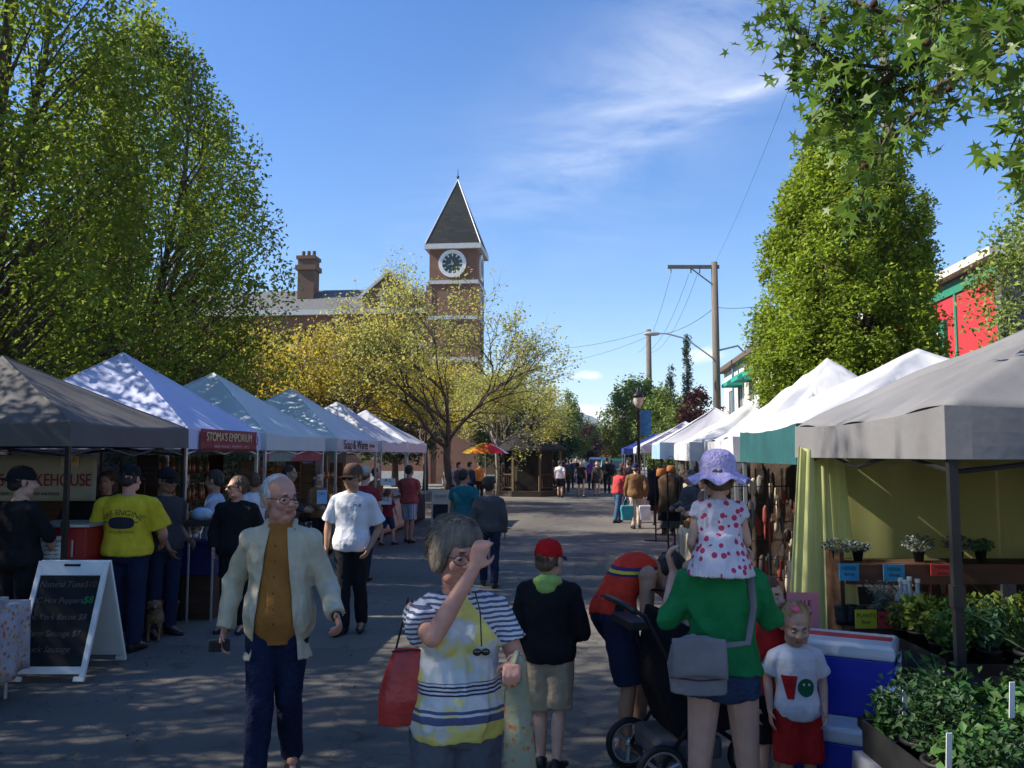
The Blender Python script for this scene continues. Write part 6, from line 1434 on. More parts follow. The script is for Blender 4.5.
# herbs spilling at the left end
q = toworld(1.72, 3.62, 0); t = thing('crate_stack', 'dark box on a crate at the left end of the herb table', 'crate', q, YAW); b = MB(); b.b2(-.2, .2, -.2, .2, 0, .42); b.build('lower_box', dark_wood, t); b = MB(); b.b2(-.19, .19, -.19, .19, .425, .655)
for sx in (-1, 1): b.b2(sx*.185-.005, sx*.185+.005, -.18, .18, .655, .78); b.b2(-.18, .18, sx*.185-.005, sx*.185+.005, .655, .78)
b.build('upper_box', dark_plastic, t)
z = .66
for k, (dx, dy) in enumerate(((-.06, -.02), (.12, .08))): plant('potted_herb', ('loose leggy herb leaning left over the coolers', 'loose herb at the back of the dark box', 'second loose herb at the back of the dark box')[k], None, (q.x+dx, q.y+dy, z), 'tall', .30, .18, pm1, 20+k, 150, .055, .06)
# cardboard box with blue tag, white plant label
kraft = mat('cardboard', (.22, .14, .085), .9, .1, 4)
q = toworld(1.13, 2.72, 0); t = thing('cardboard_box', 'brown cardboard box with a bright blue tag at the bottom edge', 'box', q, YAW+.2); b = MB(); b.b2(-.16, .16, -.13, .13, .55, .86); b.build('box', kraft, t); b = MB(); b.box((0, -.02, .872), (.15, .06, .004), .1); b.build('tag', mat('tag_blue', (.10, .5, .75), .7), t)
b = MB(); b.add([(-.16, -.13, .862), (.16, -.13, .862), (.18, -.24, .80), (-.17, -.24, .80)], [(0, 1, 2, 3)]); b.build('flap', kraft, t, solid=.004)
t = thing('stool', 'low wooden stool under the cardboard box', 'stool', q, YAW+.2); b = MB(); b.b2(-.17, .17, -.14, .14, .51, .547); b.build('seat', dark_wood, t)
for sx in (-1, 1):
    for sy in (-1, 1): b = MB(); b.b2(sx*.14-.015, sx*.14+.015, sy*.11-.015, sy*.11+.015, 0, .51); b.build('leg', dark_wood, t)
for k, (u, v, d) in enumerate(((949, 752, 2.75), (1012, 700, 2.9), (905, 700, 3.3))):
    p_ = P(u, v, d); b = MB(); b.box((0, 0, 0), (.018, .003, .12), .1, (.1, 0)); o = b.build('plant_label', white_paint, loc=p_); tag(o, ('white plastic plant label in front of the lettuces', 'white plant label at the lower right edge', 'white plant label at the back of the herbs')[k], 'plant label')
# pots on the shelf
for k, (u, v, d, h, r, m_, kd) in enumerate(((838, 556, 6.3, .10, .12, pm5, 'bush'), (858, 556, 6.35, .08, .1, pm5, 'bush'), (919, 553, 6.3, .13, .12, pm5, 'bush'), (958, 553, 6.3, .12, .12, pm5, 'bush'), (981, 555, 6.35, .1, .1, pm3, 'bush'))):
    c = W(u, d, 1.123); plant('potted_plant', ('leftmost silvery plant on top of the plant shelf', 'small silvery plant next to the leftmost on the shelf top', 'round grey-green plant left of the black post', 'round grey-green plant right of the black post', 'blue-green plant at the right of the shelf top')[k], None, c, kd, h, r, m_, 40+k, 170, .035, .04)
for k in range(4):
    c = W((902, 911, 919, 907)[k], (5.75, 5.8, 5.7, 5.65)[k], .79); bottle(mat('bottle_pale', (.35, .40, .42), .2, spec=.6), ('first', 'second', 'third', 'front')[k]+' pale bottle beside the silvery pot on the lower shelf', 'pale bottles', c)
b = MB(); c = toworld(2.68, 5.72, 0); b.b2(-.5, .35, -.13, .13, .757, .785); b.box((-.45, 0, .38), (.03, .2, .75)); b.box((.3, 0, .38), (.03, .2, .75)); o = b.build('bench_shelf', dark_wood, loc=c, rz=YAW); tag(o, 'low dark bench carrying the bottles and price cards', 'bench')
c = W(880, 5.72, .787); plant('potted_plant', 'feathery grey plant above the yellow price card', None, c, 'tall', .2, .1, pm5, 61, 170, .035, .05)
for k, u in enumerate((842, 850, 859)):
    c = W(u, 5.72, .787); mk('pot_stack', ('left', 'middle', 'right')[k]+' stack of small dark pots left of the yellow price card', 'pots', None, [('pots', L_([(.035, 0), (.045, .03), (.04, .035), (.05, .07), (.042, .075), (.052, .11), (.05, .12)]), potm, True)], c)
c = W(1035, 4.4, .9); t = plant('spiky_plant', 'spiky dark plant with thin leaves reaching in at the right edge', None, (c.x, c.y, .74), 'bush', .1, .05, pm4, 71, 30, .03, .09)
b = MB(); rr = random.Random(3)
for k in range(26):
    a = rr.uniform(0, 6.28); el = rr.uniform(.1, 1.2); L = rr.uniform(.35, .5); d = Vector((math.cos(a)*math.cos(el), math.sin(a)*math.cos(el), math.sin(el))); b.tube([Vector((0, 0, .15)), Vector((0, 0, .15))+d*L*.5+Vector((0, 0, .03)), Vector((0, 0, .15))+d*L], [.008, .006, .001], 4, .3)
b.build('blades', pm4, t)
# coolers
cb = mat('cooler_blue', (.012, .03, .38), .35, .06, spec=.5); cw = mat('cooler_white', (.62, .64, .66), .45, .05)
def cooler(label, pos, rz, w_=.36, L=.54, h=.40, strip=False):
    t = thing('cool_box', label, 'cooler', pos, rz)
    b = MB(); b.loft([[(x*w_/2*k, y*L/2*k, z) for x, y in ((-1, -1), (1, -1), (1, 1), (-1, 1))] for z, k in ((0, .93), (.03, .95), (h-.09, 1), (h-.085, 1))]); b.build('body', cb, t, bevel=.02)
    b = MB(); b.loft([[(x*w_/2*k, y*L/2*k, z) for x, y in ((-1, -1), (1, -1), (1, 1), (-1, 1))] for z, k in ((h-.083, 1.01), (h-.06, 1.03), (h-.02, 1.03), (h, .97))]); ld = b.build('lid', cw, t, bevel=.012)
    for sy in (-1, 1): b = MB(); b.box((0, sy*(L/2+.008), h*.62), (.16, .03, .05)); b.build('handle', cw, t, bevel=.008)
    b = MB(); b.box((0, -L/2-.018, h-.085), (.07, .02, .05)); b.build('latch', cw, t, bevel=.005)
    if strip: b = MB(); b.box((.02, .0, h+.002), (.10, .5, .004)); b.build('red_strip', cred, ld)
    return t
cc = W(846, 5.02, 0, .6); cooler('upper blue cooler with white lid and a red strip, stacked behind the boy', (cc.x, cc.y, .455), YAW+R(62), h=.40, strip=True)
cc = W(834, 4.85, 0, .3); cooler('lower blue cooler with white lid, under the other', (cc.x+.0, cc.y, 0.0), YAW+R(62), h=.45)
# crumpled paper bag beside coolers
c = W(905, 4.55, .52); b = MB(); b.ell((0, 0, 0), (.16, .11, .10)); me = remesh(b, 'x', .012, 2); wrinkle(me, .012, (25, 25, 25), 3); o = finish(me, 'plastic_sack', mat('sack_white', (.6, .62, .65), .4, .1), None); o.location = (c.x, c.y, .60); tag(o, 'crumpled white plastic sack between the coolers and the seedlings', 'sack')
b = MB(); b.b2(-.2, .2, -.15, .15, 0, .5); o = b.build('wooden_box', dark_wood, loc=(c.x, c.y, 0), bevel=.01); tag(o, 'dark wooden box under the crumpled white sack', 'box')

# overhanging sweetgum branches (top right)
lm_sg = mat('leaf_sweetgum', (.13, .22, .03), .45, .25, 2, transl=.4, island=.3, hue=.012, spec=.45)
def overhang():
    rng = np.random.default_rng(77); t = thing('sweetgum_tree', 'overhanging sweetgum tree with star-shaped leaves at the top right, trunk out of view', 'tree', (5.2, 3.4, 0))
    o0 = Vector((5.2, 3.4, 0)); b = MB(); pts = []; dirs = []; balls = []
    b.tube([(0, 0, -.05), (0.02, 0, 2), (-.02, .02, 4), (0, 0, 6.5), (.05, 0, 9)], [.16, .13, .12, .09, .03], 12)
    def twig(path, r0, spread_, nl, drop=0.0):
        path = [Vector(p_)-o0 for p_ in path]; b.tube(path, [r0*(1-.8*i/(len(path)-1)) for i in range(len(path))], 6)
        for k in range(int(nl*1.7)):
            i = rng.uniform(.25, len(path)-1.001); j = int(i); q = path[j].lerp(path[j+1], i-j); d = Vector(rng.normal(size=3)); d.z -= .2; d.normalize(); L = spread_*rng.uniform(.3, 1)
            e = q+d*L; b.tube([q, q.lerp(e, .5)+Vector((0, 0, .02)), e], [.004, .003, .0015], 4)
            for s_ in range(rng.integers(5, 11)): pts.append(np.array(e)+rng.normal(size=3)*.07); dirs.append(np.array(d)+np.array([0, 0, -.5]))
            if rng.uniform() < .13: balls.append(e+Vector((0, 0, -.05)))
    trunk_pt = lambda z: (5.2, 3.4, z)
    main = [
        ([trunk_pt(5.0), P(1100, -40, 4.3), P(985, 28, 4.4), P(900, 70, 4.5), P(820, 60, 4.6)], .035, .30, 46),
        ([trunk_pt(4.6), P(1060, 20, 4.2), P(940, 85, 4.3), P(900, 130, 4.3), P(868, 175, 4.4)], .03, .20, 18),
        ([P(900, 70, 4.5), P(860, 95, 4.6), P(830, 60, 4.6), P(795, 30, 4.7), P(775, 5, 4.8)], .02, .24, 34),
        ([P(985, 28, 4.4), P(900, 20, 4.6), P(840, -5, 4.8), P(790, -20, 5.0)], .02, .28, 34),
        ([trunk_pt(5.6), P(1050, -60, 4.0), P(980, -20, 3.9), P(930, 10, 3.9)], .03, .30, 40),
        ([P(900, 110, 4.3), P(880, 150, 4.3), P(860, 200, 4.4)], .008, .10, 6),
        ([P(840, 75, 4.6), P(830, 100, 4.6), P(850, 130, 4.5), P(865, 150, 4.5)], .010, .18, 12),
        ([trunk_pt(4.2), P(1080, 60, 3.6), P(1040, 90, 3.5), P(1010, 150, 3.5)], .02, .14, 9),
        ([P(1040, 90, 3.5), P(1030, 130, 3.4), P(1022, 185, 3.4)], .008, .08, 5),
        ([trunk_pt(5.4), P(1080, -20, 3.3), P(1010, 20, 3.3), P(985, 55, 3.3)], .02, .20, 22),
        # higher part of the crown, above the picture, shading the stall
        ([trunk_pt(5.5), (4.2, 3.2, 6.2), (3.0, 2.6, 6.6), (1.8, 2.2, 6.8)], .05, .7, 60), ([trunk_pt(6.2), (4.4, 4.0, 7.2), (3.6, 4.3, 7.8), (2.6, 4.2, 8.2)], .05, .7, 60),
        ([trunk_pt(5.8), (5.0, 2.0, 6.4), (4.2, .8, 6.8), (3.2, 0.0, 6.8)], .05, .8, 60), ([trunk_pt(6.6), (4.2, 2.6, 7.8), (3.0, 2.0, 8.4), (2.0, 1.6, 8.8)], .05, .8, 60), ([trunk_pt(7), (6, 4.5, 8), (6.6, 5, 8.5)], .05, .8, 40)]
    for a in main: twig(*a)
    pts = np.array(pts); dirs = np.array(dirs); kp = np.linalg.norm(pts+np.array(o0)-np.array([0, 0, 1.9]), axis=1) > 3.9; pts = pts[kp]; dirs = dirs[kp]; dirs /= np.linalg.norm(dirs, axis=1)[:, None]
    o = bpy.data.objects.new('crown', leaves('crown', pts, .105, lm_sg, rng, up=.35, shape='star', dirs=dirs, fold=.14)); COL.objects.link(o); o.parent = t
    b.build('trunk', bark, t, smooth=True, fix=False)
    m = mat('seed_ball', (.05, .025, .015), .9)
    for q in balls[:45]: bb = MB(); bb.ell(q, (.02,)*3, None, 8, 6); bb.tube([q, q+Vector((0, 0, .06))], .0015, 4); bb.build('seed_ball', m, t, smooth=True, fix=False)
overhang()
# ================================================================ the people
def WJ(face, H, **pts):
    """joints given as offsets from the standing point along the world-ish camera axes, in metres -> body frame, reference units"""
    Rm = Matrix.Rotation(-R(face), 3, 'Z'); s = H/1.75
    Mc = Matrix.Rotation(YAW, 3, 'Z')
    return {k: Rm @ (Mc @ Vector(v))/s for k, v in pts.items()}
def at(u, d, zm=1.0): p_ = W(u, d, 0, zm); return (p_.x, p_.y)
def stripe(name, base, cols, scale=10, axis=2, sharp=.5, noise=.0):
    m = cloth(name, base); N, L, b = nodes_of(m); src = b.inputs['Base Color'].links[0].from_socket
    tc = N.new('ShaderNodeTexCoord'); w_ = N.new('ShaderNodeTexWave'); w_.bands_direction = 'XYZ'[axis]; w_.inputs['Scale'].default_value = scale; w_.inputs['Distortion'].default_value = noise; w_.inputs['Detail'].default_value = 1
    L.new(tc.outputs['Object'], w_.inputs['Vector']); gt_ = N.new('ShaderNodeMath'); gt_.operation = 'GREATER_THAN'; gt_.inputs[1].default_value = sharp; L.new(w_.outputs['Fac'], gt_.inputs[0])
    mx = N.new('ShaderNodeMixRGB'); L.new(gt_.outputs[0], mx.inputs[0]); L.new(src, mx.inputs[1]); mx.inputs[2].default_value = (*cols, 1); L.new(mx.outputs[0], b.inputs['Base Color']); return m
def zband(m, z0, z1, col, soft=.004, axis=2, wob=0.0, second=None):
    """paint a woven band between two object heights of a garment"""
    N, L, b = nodes_of(m); src = b.inputs['Base Color'].links[0].from_socket
    tc = N.new('ShaderNodeTexCoord'); sx = N.new('ShaderNodeSeparateXYZ'); L.new(tc.outputs['Object'], sx.inputs[0]); z = sx.outputs[axis]
    a = N.new('ShaderNodeMath'); a.operation = 'GREATER_THAN'; a.inputs[1].default_value = z0; L.new(z, a.inputs[0]); c = N.new('ShaderNodeMath'); c.operation = 'LESS_THAN'; c.inputs[1].default_value = z1; L.new(z, c.inputs[0])
    d = N.new('ShaderNodeMath'); d.operation = 'MULTIPLY'; L.new(a.outputs[0], d.inputs[0]); L.new(c.outputs[0], d.inputs[1])
    mx = N.new('ShaderNodeMixRGB'); L.new(d.outputs[0], mx.inputs[0]); L.new(src, mx.inputs[1])
    if second:
        w_ = N.new('ShaderNodeTexWave'); w_.bands_direction = 'Z'; w_.inputs['Scale'].default_value = second[0]; w_.inputs['Distortion'].default_value = 1.0; L.new(tc.outputs['Object'], w_.inputs['Vector'])
        g_ = N.new('ShaderNodeMath'); g_.operation = 'GREATER_THAN'; g_.inputs[1].default_value = .55; L.new(w_.outputs['Fac'], g_.inputs[0]); m2 = N.new('ShaderNodeMixRGB'); m2.inputs[1].default_value = (*col, 1); m2.inputs[2].default_value = (*second[1], 1); L.new(g_.outputs[0], m2.inputs[0]); L.new(m2.outputs[0], mx.inputs[2])
    else: mx.inputs[2].default_value = (*col, 1)
    L.new(mx.outputs[0], b.inputs['Base Color'])
cream_j = cloth('jacket_cream', (.54, .48, .35), bump=.9); rust_s = cloth('shirt_rust', (.36, .15, .035)); jeans = cloth('jeans_dark', (.014, .020, .055), bscale=40); grey_tr = cloth('trousers_grey', (.10, .11, .14)); black_c = cloth('cloth_black', (.013, .013, .016)); navy_c = cloth('cloth_navy', (.018, .025, .06))
khaki = cloth('shorts_khaki', (.36, .29, .20)); green_c = cloth('shirt_green', (.015, .20, .065)); lime_h = cloth('hood_lime', (.34, .52, .14)); red_c = cloth('shirt_red', (.55, .03, .025)); red_sh = cloth('shorts_red', (.42, .02, .02)); white_t = cloth('tee_white', (.68, .69, .74)); denim = cloth('denim', (.035, .06, .12), bscale=70); yellow_t = cloth('tee_yellow', (.60, .46, .03))
teal_c = cloth('shirt_teal', (.02, .14, .17)); greysw = cloth('sweater_grey', (.07, .075, .085)); coral = cloth('shirt_coral', (.40, .07, .065)); brown_j = cloth('jacket_brown', (.20, .11, .05)); charcoal = cloth('shirt_charcoal', (.05, .05, .055)); lblue = cloth('tee_light_blue', (.38, .44, .55)); tan_tr = cloth('trousers_tan', (.50, .42, .33))
plaid = stripe('shorts_plaid', (.55, .55, .57), (.22, .25, .33), 9, 0, .6)
def mouthless(): pass
# 1 -------- man in cream jacket
H = 1.78; fc = 10
j = WJ(fc, H, rel=(-.30, .10, 1.15), rwr=(-.325, .03, .89), lel=(.27, .03, 1.14), lwr=(.37, -.17, 1.0), lkn=(.06, .02, .50), lan=(.04, .22, .12), rkn=(-.07, -.10, .50), ran=(-.09, -.10, .09))
j.update(head_rot=(42, 4, 0), head_scale=1.04)
o1, B1, s1 = person('old man in an open cream jacket and rust shirt walking forward, looking right', at(279, 5.05), fc, H, .0075, skin_r, .98, .045, j, top=dict(kind='tank', mat=rust_s, hem=.80, infl=.008, collar=True, flare=.05), bottom=dict(mat=jeans), jacket=dict(mat=cream_j, cut=(.050, .135, .72, -.03), hem=.72, infl=.022, flare=.35, wr=.010), hair=('sides', h_white), glasses='clear', shoes=shoe_b, old=True, seed=1, hands=dict(l=dict(curl=.75, nrm=(-1, -.3, -.2)), r=dict(curl=.6)))
for k in range(6): b = MB(); c = Vector((0, -.135-.05*math.exp(-((1.36-.085*k-1.06)/.16)**2), 1.36-.085*k))*s1; b.ell(c+Vector((0, -.006, 0)), (.006, .004, .006), None, 8, 6); b.build('button', shoe_b, o1, smooth=True)
hp = world_of(o1, B1, s1, B1.J['rwr']+Vector((0, -.02, -.09))); t = thing('compact_camera', 'small black camera held low in the right hand of the man in the cream jacket', 'camera', hp, R(20)); b = MB(); b.box((-.02, -.01, 0), (.12, .035, .07)); b.build('body', dark_plastic, t, bevel=.008); b = MB(); b.loft([[(-.03+.025*math.cos(a), y, .025*math.sin(a)) for a in [2*PI*k/16 for k in range(16)]] for y in (-.026, -.06)]); b.build('lens', lens_m, t)
wp = B1.J['lwr']; b = MB(); d = (B1.J['lwr']-B1.J['lel']).normalized(); u_ = d.orthogonal().normalized(); w_ = d.cross(u_); b.loft([[(wp+d*q+(u_*math.cos(a)+w_*math.sin(a))*.030)*s1 for a in [2*PI*k/16 for k in range(16)]] for q in (-.008, .018)]); b.build('wristwatch', shoe_k, o1)
# 2 -------- woman shading her eyes
def blouse():
    m = cloth('blouse_pattern', (.70, .68, .66)); N, L, b = nodes_of(m)
    tc = N.new('ShaderNodeTexCoord'); nz = N.new('ShaderNodeTexNoise'); nz.inputs['Scale'].default_value = 5.2; nz.inputs['Detail'].default_value = 3; L.new(tc.outputs['Object'], nz.inputs['Vector'])
    cr = N.new('ShaderNodeValToRGB'); e = cr.color_ramp.elements; e[0].position = .38; e[0].color = (.66, .62, .16, 1); e[1].position = .62; e[1].color = (.70, .69, .68, 1); x = e.new(.50); x.color = (.72, .62, .18, 1); x = e.new(.56); x.color = (.55, .60, .62, 1)
    L.new(nz.outputs['Fac'], cr.inputs[0])
    sx = N.new('ShaderNodeSeparateXYZ'); L.new(tc.outputs['Object'], sx.inputs[0])
    # striped yoke and shoulders: a wavy stripe shown where |x| is large or z is high
    w_ = N.new('ShaderNodeTexWave'); w_.bands_direction = 'Z'; w_.inputs['Scale'].default_value = 17; w_.inputs['Distortion'].default_value = 1.2; w_.inputs['Detail Scale'].default_value = 2; L.new(tc.outputs['Object'], w_.inputs['Vector'])
    g_ = N.new('ShaderNodeMath'); g_.operation = 'GREATER_THAN'; g_.inputs[1].default_value = .55; L.new(w_.outputs['Fac'], g_.inputs[0])
    st = N.new('ShaderNodeMixRGB'); st.inputs[1].default_value = (.62, .63, .68, 1); st.inputs[2].default_value = (.10, .11, .16, 1); L.new(g_.outputs[0], st.inputs[0])
    ab = N.new('ShaderNodeMath'); ab.operation = 'ABSOLUTE'; L.new(sx.outputs[0], ab.inputs[0]); ml = N.new('ShaderNodeMath'); ml.operation = 'MULTIPLY_ADD'; ml.inputs[1].default_value = 1.3; L.new(ab.outputs[0], ml.inputs[0]); L.new(sx.outputs[2], ml.inputs[2])
    ms = N.new('ShaderNodeMath'); ms.operation = 'GREATER_THAN'; ms.inputs[1].default_value = 1.385; L.new(ml.outputs[0], ms.inputs[0])
    m1 = N.new('ShaderNodeMixRGB'); L.new(ms.outputs[0], m1.inputs[0]); L.new(cr.outputs[0], m1.inputs[1]); L.new(st.outputs[0], m1.inputs[2]); L.new(m1.outputs[0], b.inputs['Base Color'])
    zband(m, .985, 1.035, (.55, .56, .62), second=(22, (.035, .035, .06))); zband(m, .885, .915, (.10, .11, .22)); zband(m, .925, .937, (.10, .11, .22)); return m
H = 1.63; fc = 16
j = WJ(fc, H, rel=(-.075, -.24, 1.225), rwr=(.075, -.18, 1.47), lel=(.24, .0, 1.09), lwr=(.22, -.21, 1.125)); j.update(head_rot=(20, 10, 4), head_scale=1.05)
o2, B2, s2 = person('grey-haired woman in a yellow and striped blouse raising her hand to her brow', at(457, 3.45, 1.3), fc, H, .007, skin_r, 1.03, .055, j, top=dict(kind='tshirt', mat=blouse(), hem=.86, infl=.014, sleeve=.66, flare=.2, wr=.011), bottom=dict(mat=grey_tr, infl=.016), hair=('bob', h_grey), glasses='clear', shoes=shoe_k, bust=1.1, seed=2, ar=1.0, th=1.08, old=True, hands=dict(r=dict(curl=.75, d=(.35, .12, 1), nrm=(.4, 1, 0)), l=dict(curl=1.0, d=(-.2, -1, .1), nrm=(0, 0, -1))))
red_l = mat('leather_red', (.42, .035, .03), .4, .25, 9, bump=.35, bscale=26, spec=.45)
def bagw(u, v, d): return P(u, v, d)
pb_ = bagw(407, 684, 3.40); t = thing('handbag', 'red leather shoulder bag hanging at the side of the woman in the striped blouse', 'handbag', pb_, YAW+R(8)); b = MB(); rings = []
for z, w_, d_ in ((-.150, .085, .03), (-.145, .100, .045), (-.05, .108, .06), (.06, .090, .05), (.125, .070, .028), (.14, .066, .012)): rings.append([(w_*math.copysign(abs(math.cos(a))**.7, math.cos(a))+z*.12, d_*math.sin(a), z) for a in [2*PI*k/20 for k in range(20)]])
b.loft(rings); me = remesh(b, 'bag', .008, 2); wrinkle(me, .004, (30, 30, 14), 4); bd = finish(me, 'bag_body', red_l, t)
b = MB(); b.tube([(-.06, -.02, .13), (.02, -.03, .136), (.08, -.02, .13)], .004, 6); b.build('zip', dark_plastic, t)
sh2 = world_of(o2, B2, s2, B2.J['rsh']+Vector((-.02, -.03, .065)))-Vector(pb_); sh3 = world_of(o2, B2, s2, B2.J['rsh']+Vector((-.03, .04, .06)))-Vector(pb_); iv = Matrix.Rotation(-(YAW+R(8)), 3, 'Z')
for k, (a, c) in enumerate(((iv @ sh2, Vector((.075, -.03, .13))), (iv @ sh3, Vector((-.045, .0, .13))))):
    b = MB(); b.tube([c, c.lerp(a, .5)+Vector((0, -.012, 0)), a], .006, 6, .5); b.build('strap', shoe_k, t, smooth=True)
flb = dotted('cloth_floral_bag', (.28, .29, .20), (.40, .10, .05), 30, .30, (.40, .30, .10)); pf = P(520, 728, 3.2); t = thing('tote_bag', 'long floral fabric bag hanging from the hand of the woman shading her eyes', 'bag', pf, YAW); b = MB(); rings = []
for z, w_, d_, x_ in ((-.34, .05, .02, .01), (-.33, .066, .035, .01), (-.1, .060, .045, .0), (.1, .050, .04, -.01), (.22, .036, .03, -.012), (.26, .02, .018, -.012)): rings.append([(x_+w_*math.cos(a), d_*math.sin(a), z) for a in [2*PI*k/18 for k in range(18)]])
b.loft(rings); me = remesh(b, 'bag', .007, 2); wrinkle(me, .006, (30, 30, 7), 6); finish(me, 'bag_body', flb, t)
hw = world_of(o2, B2, s2, B2.J['lwr']); iv = Matrix.Rotation(-YAW, 3, 'Z'); h_ = iv @ (hw-Vector(pf)); b = MB(); b.tube([(-.012, 0, .25), (-.01, -.0, .27), h_+Vector((0, -.09, 0))], [.014, .012, .008], 7); b.build('handle', flb, t, smooth=True)
bp_ = world_of(o2, B2, s2, Vector((.055, -.20, 1.30))); b = MB()
for sx in (-1, 1): b.ell((sx*.016, 0, -.03), (.018, .008, .014), None, 10, 6)
t = tag(b.build('neck_cord', lens_m, o2, smooth=True)); t.location = (.075*s2, -.215*s2, 1.28*s2)
b = MB(); b.tube([(.07*s2, -.06*s2, 1.46*s2), (.075*s2, -.175*s2, 1.40*s2), (.075*s2, -.215*s2, 1.27*s2)], .003, 5); b.build('cord', shoe_k, o2)
# 3 -------- boy in red cap
H = 1.36; fc = 172
j = WJ(fc, H, lel=(-.205, .02, .82), rel=(.205, .0, .82), lwr=(-.12, .12, .74), rwr=(.17, .14, .78), lkn=(-.05, .03, .36), lan=(-.05, .0, .08), rkn=(.06, -.02, .38), ran=(.035, -.12, .10)); j.update(head_rot=(-18, 4, 0), head_scale=1.14)
o3, B3, s3 = person('boy in a red cap and black jacket with lime hood, seen from behind', at(549, 5.3, .9), fc, H, .0075, skin_l, 1.06, 0, j, bottom=dict(kind='shorts', mat=khaki, end=1.0, infl=.02), jacket=dict(mat=black_c, hem=.84, infl=.030, hood=lime_h, flare=.3), hair=('low', h_brown), hat=dict(kind='cap', mat=cloth('cap_red', (.55, .012, .015)), brim=navy_c), shoes=shoe_k, seed=3)
# 4 -------- man bending over the stroller
tank = cloth('tank_red', (.60, .04, .02)); 
H = 1.74; fc = 112
j = WJ(fc, H, pelvis=(-.05, 0, .93), chest=(.045, .07, 1.105), neck=(.22, .15, 1.20), head=(.345, .20, 1.11), rsh=(.155, -.11, 1.145), rel=(.135, -.16, .90), rwr=(.21, -.12, .735), lel=(.34, .30, .98), lwr=(.38, .12, .80), rkn=(.04, -.08, .49), ran=(.0, -.09, .085), lkn=(.16, .12, .5), lan=(.12, .12, .085)); j.update(head_rot=(0, 62, 0))
zb = tank; zband(zb, 1.135, 1.150, (.04, .03, .10)); zband(zb, 1.150, 1.168, (.62, .50, .05)); zband(zb, 1.168, 1.19, (.06, .03, .12))
person('man in a red vest with yellow stripe bending down over the stroller', at(621, 5.5, .9), fc, H, .0085, skin_t, .95, .01, j, top=dict(kind='tank', mat=tank, hem=.88, infl=.013, neckz=1.42), bottom=dict(kind='shorts', mat=navy_c, end=1.0, infl=.022), hair=('short', h_dark), shoes=shoe_g, seed=4, ar=1.08, th=.93)
# 5 -------- stroller
q = at(678, 5.15); t = thing('stroller', 'black three-wheeled baby stroller between the bending man and the woman in green', 'stroller', (q[0], q[1], 0), YAW+R(12))
def wheel(c, r, nm='wheel'):
    b = MB(); b.loft([[(c[0]+(r+q_*.0)*math.cos(a)*k_, c[1]+y, c[2]+r*math.sin(a)*k_) for a in [2*PI*k/28 for k in range(28)]] for y, k_, q_ in ((-.018, .80, 0), (-.024, .92, 0), (-.01, 1.0, 0), (.01, 1.0, 0), (.024, .92, 0), (.018, .80, 0))], False); w__ = b.build(nm, shoe_k, t, smooth=True)
    b = MB(); b.loft([[(c[0]+r*k_*math.cos(a), c[1]+y, c[2]+r*k_*math.sin(a)) for a in [2*PI*k/20 for k in range(20)]] for y, k_ in ((-.012, .80), (-.012, .72), (.012, .72), (.012, .80))], False)
    for k in range(3): a = k*2*PI/3+.4; b.tube([(c[0], c[1], c[2]), (c[0]+r*.76*math.cos(a), c[1], c[2]+r*.76*math.sin(a))], .012, 6)
    b.ell(c, (.03, .03, .03), None, 10, 6); b.build('rim', grey_metal, w__)
wheel((-.22, -.26, .15), .15); wheel((-.22, .26, .15), .15); wheel((.42, -.0, .12), .12)
b = MB()
for sy in (-1, 1): b.tube([(-.22, sy*.24, .15), (0, sy*.24, .45), (-.30, sy*.24, 1.0), (-.36, sy*.24, 1.03)], .014, 8); b.tube([(0, sy*.24, .45), (.42, sy*.04, .15)], .014, 8)
b.tube([(-.22, -.26, .15), (-.22, .26, .15)], .012, 8); b.tube([(0, -.24, .45), (0, .24, .45)], .012, 8); b.build('frame', black_metal, t, smooth=True)
b = MB(); b.tube([(-.36, -.25, 1.03), (-.37, 0, 1.04), (-.36, .25, 1.03)], .019, 8); b.build('handlebar', dark_plastic, t, smooth=True)
b = MB(); 
b.loft([[(x+xo, y, z) for x, z in ((-.10, .30), (.30, .34), (.34, .48), (.12, .52), (-.02, .95), (-.14, 1.0), (-.2, .6))] for y, xo in ((-.20, .03), (-.19, 0), (.19, 0), (.20, .03))]); me = remesh(b, 's', .015, 3); wrinkle(me, .006, (15, 15, 15), 3); finish(me, 'seat', black_c, t)
b = MB(); b.grid(lambda a, c: (-.10+.36*math.sin(a*PI*.62)*1.0, (c-.5)*.44*(1-.12*(2*abs(c-.5))), .80+.30*math.cos(a*PI*.62)-.03*(2*abs(c-.5))**2), 12, 10); b.build('hood', black_c, t, smooth=True, solid=.006)
b = MB(); b.b2(-.22, .18, -.2, .2, .17, .30); b.build('basket', mat('basket_grey', (.10, .10, .10), .8), t, bevel=.03)
b = MB(); b.box((-.30, 0, .93), (.12, .34, .05)); b.build('console', dark_plastic, t, bevel=.01)
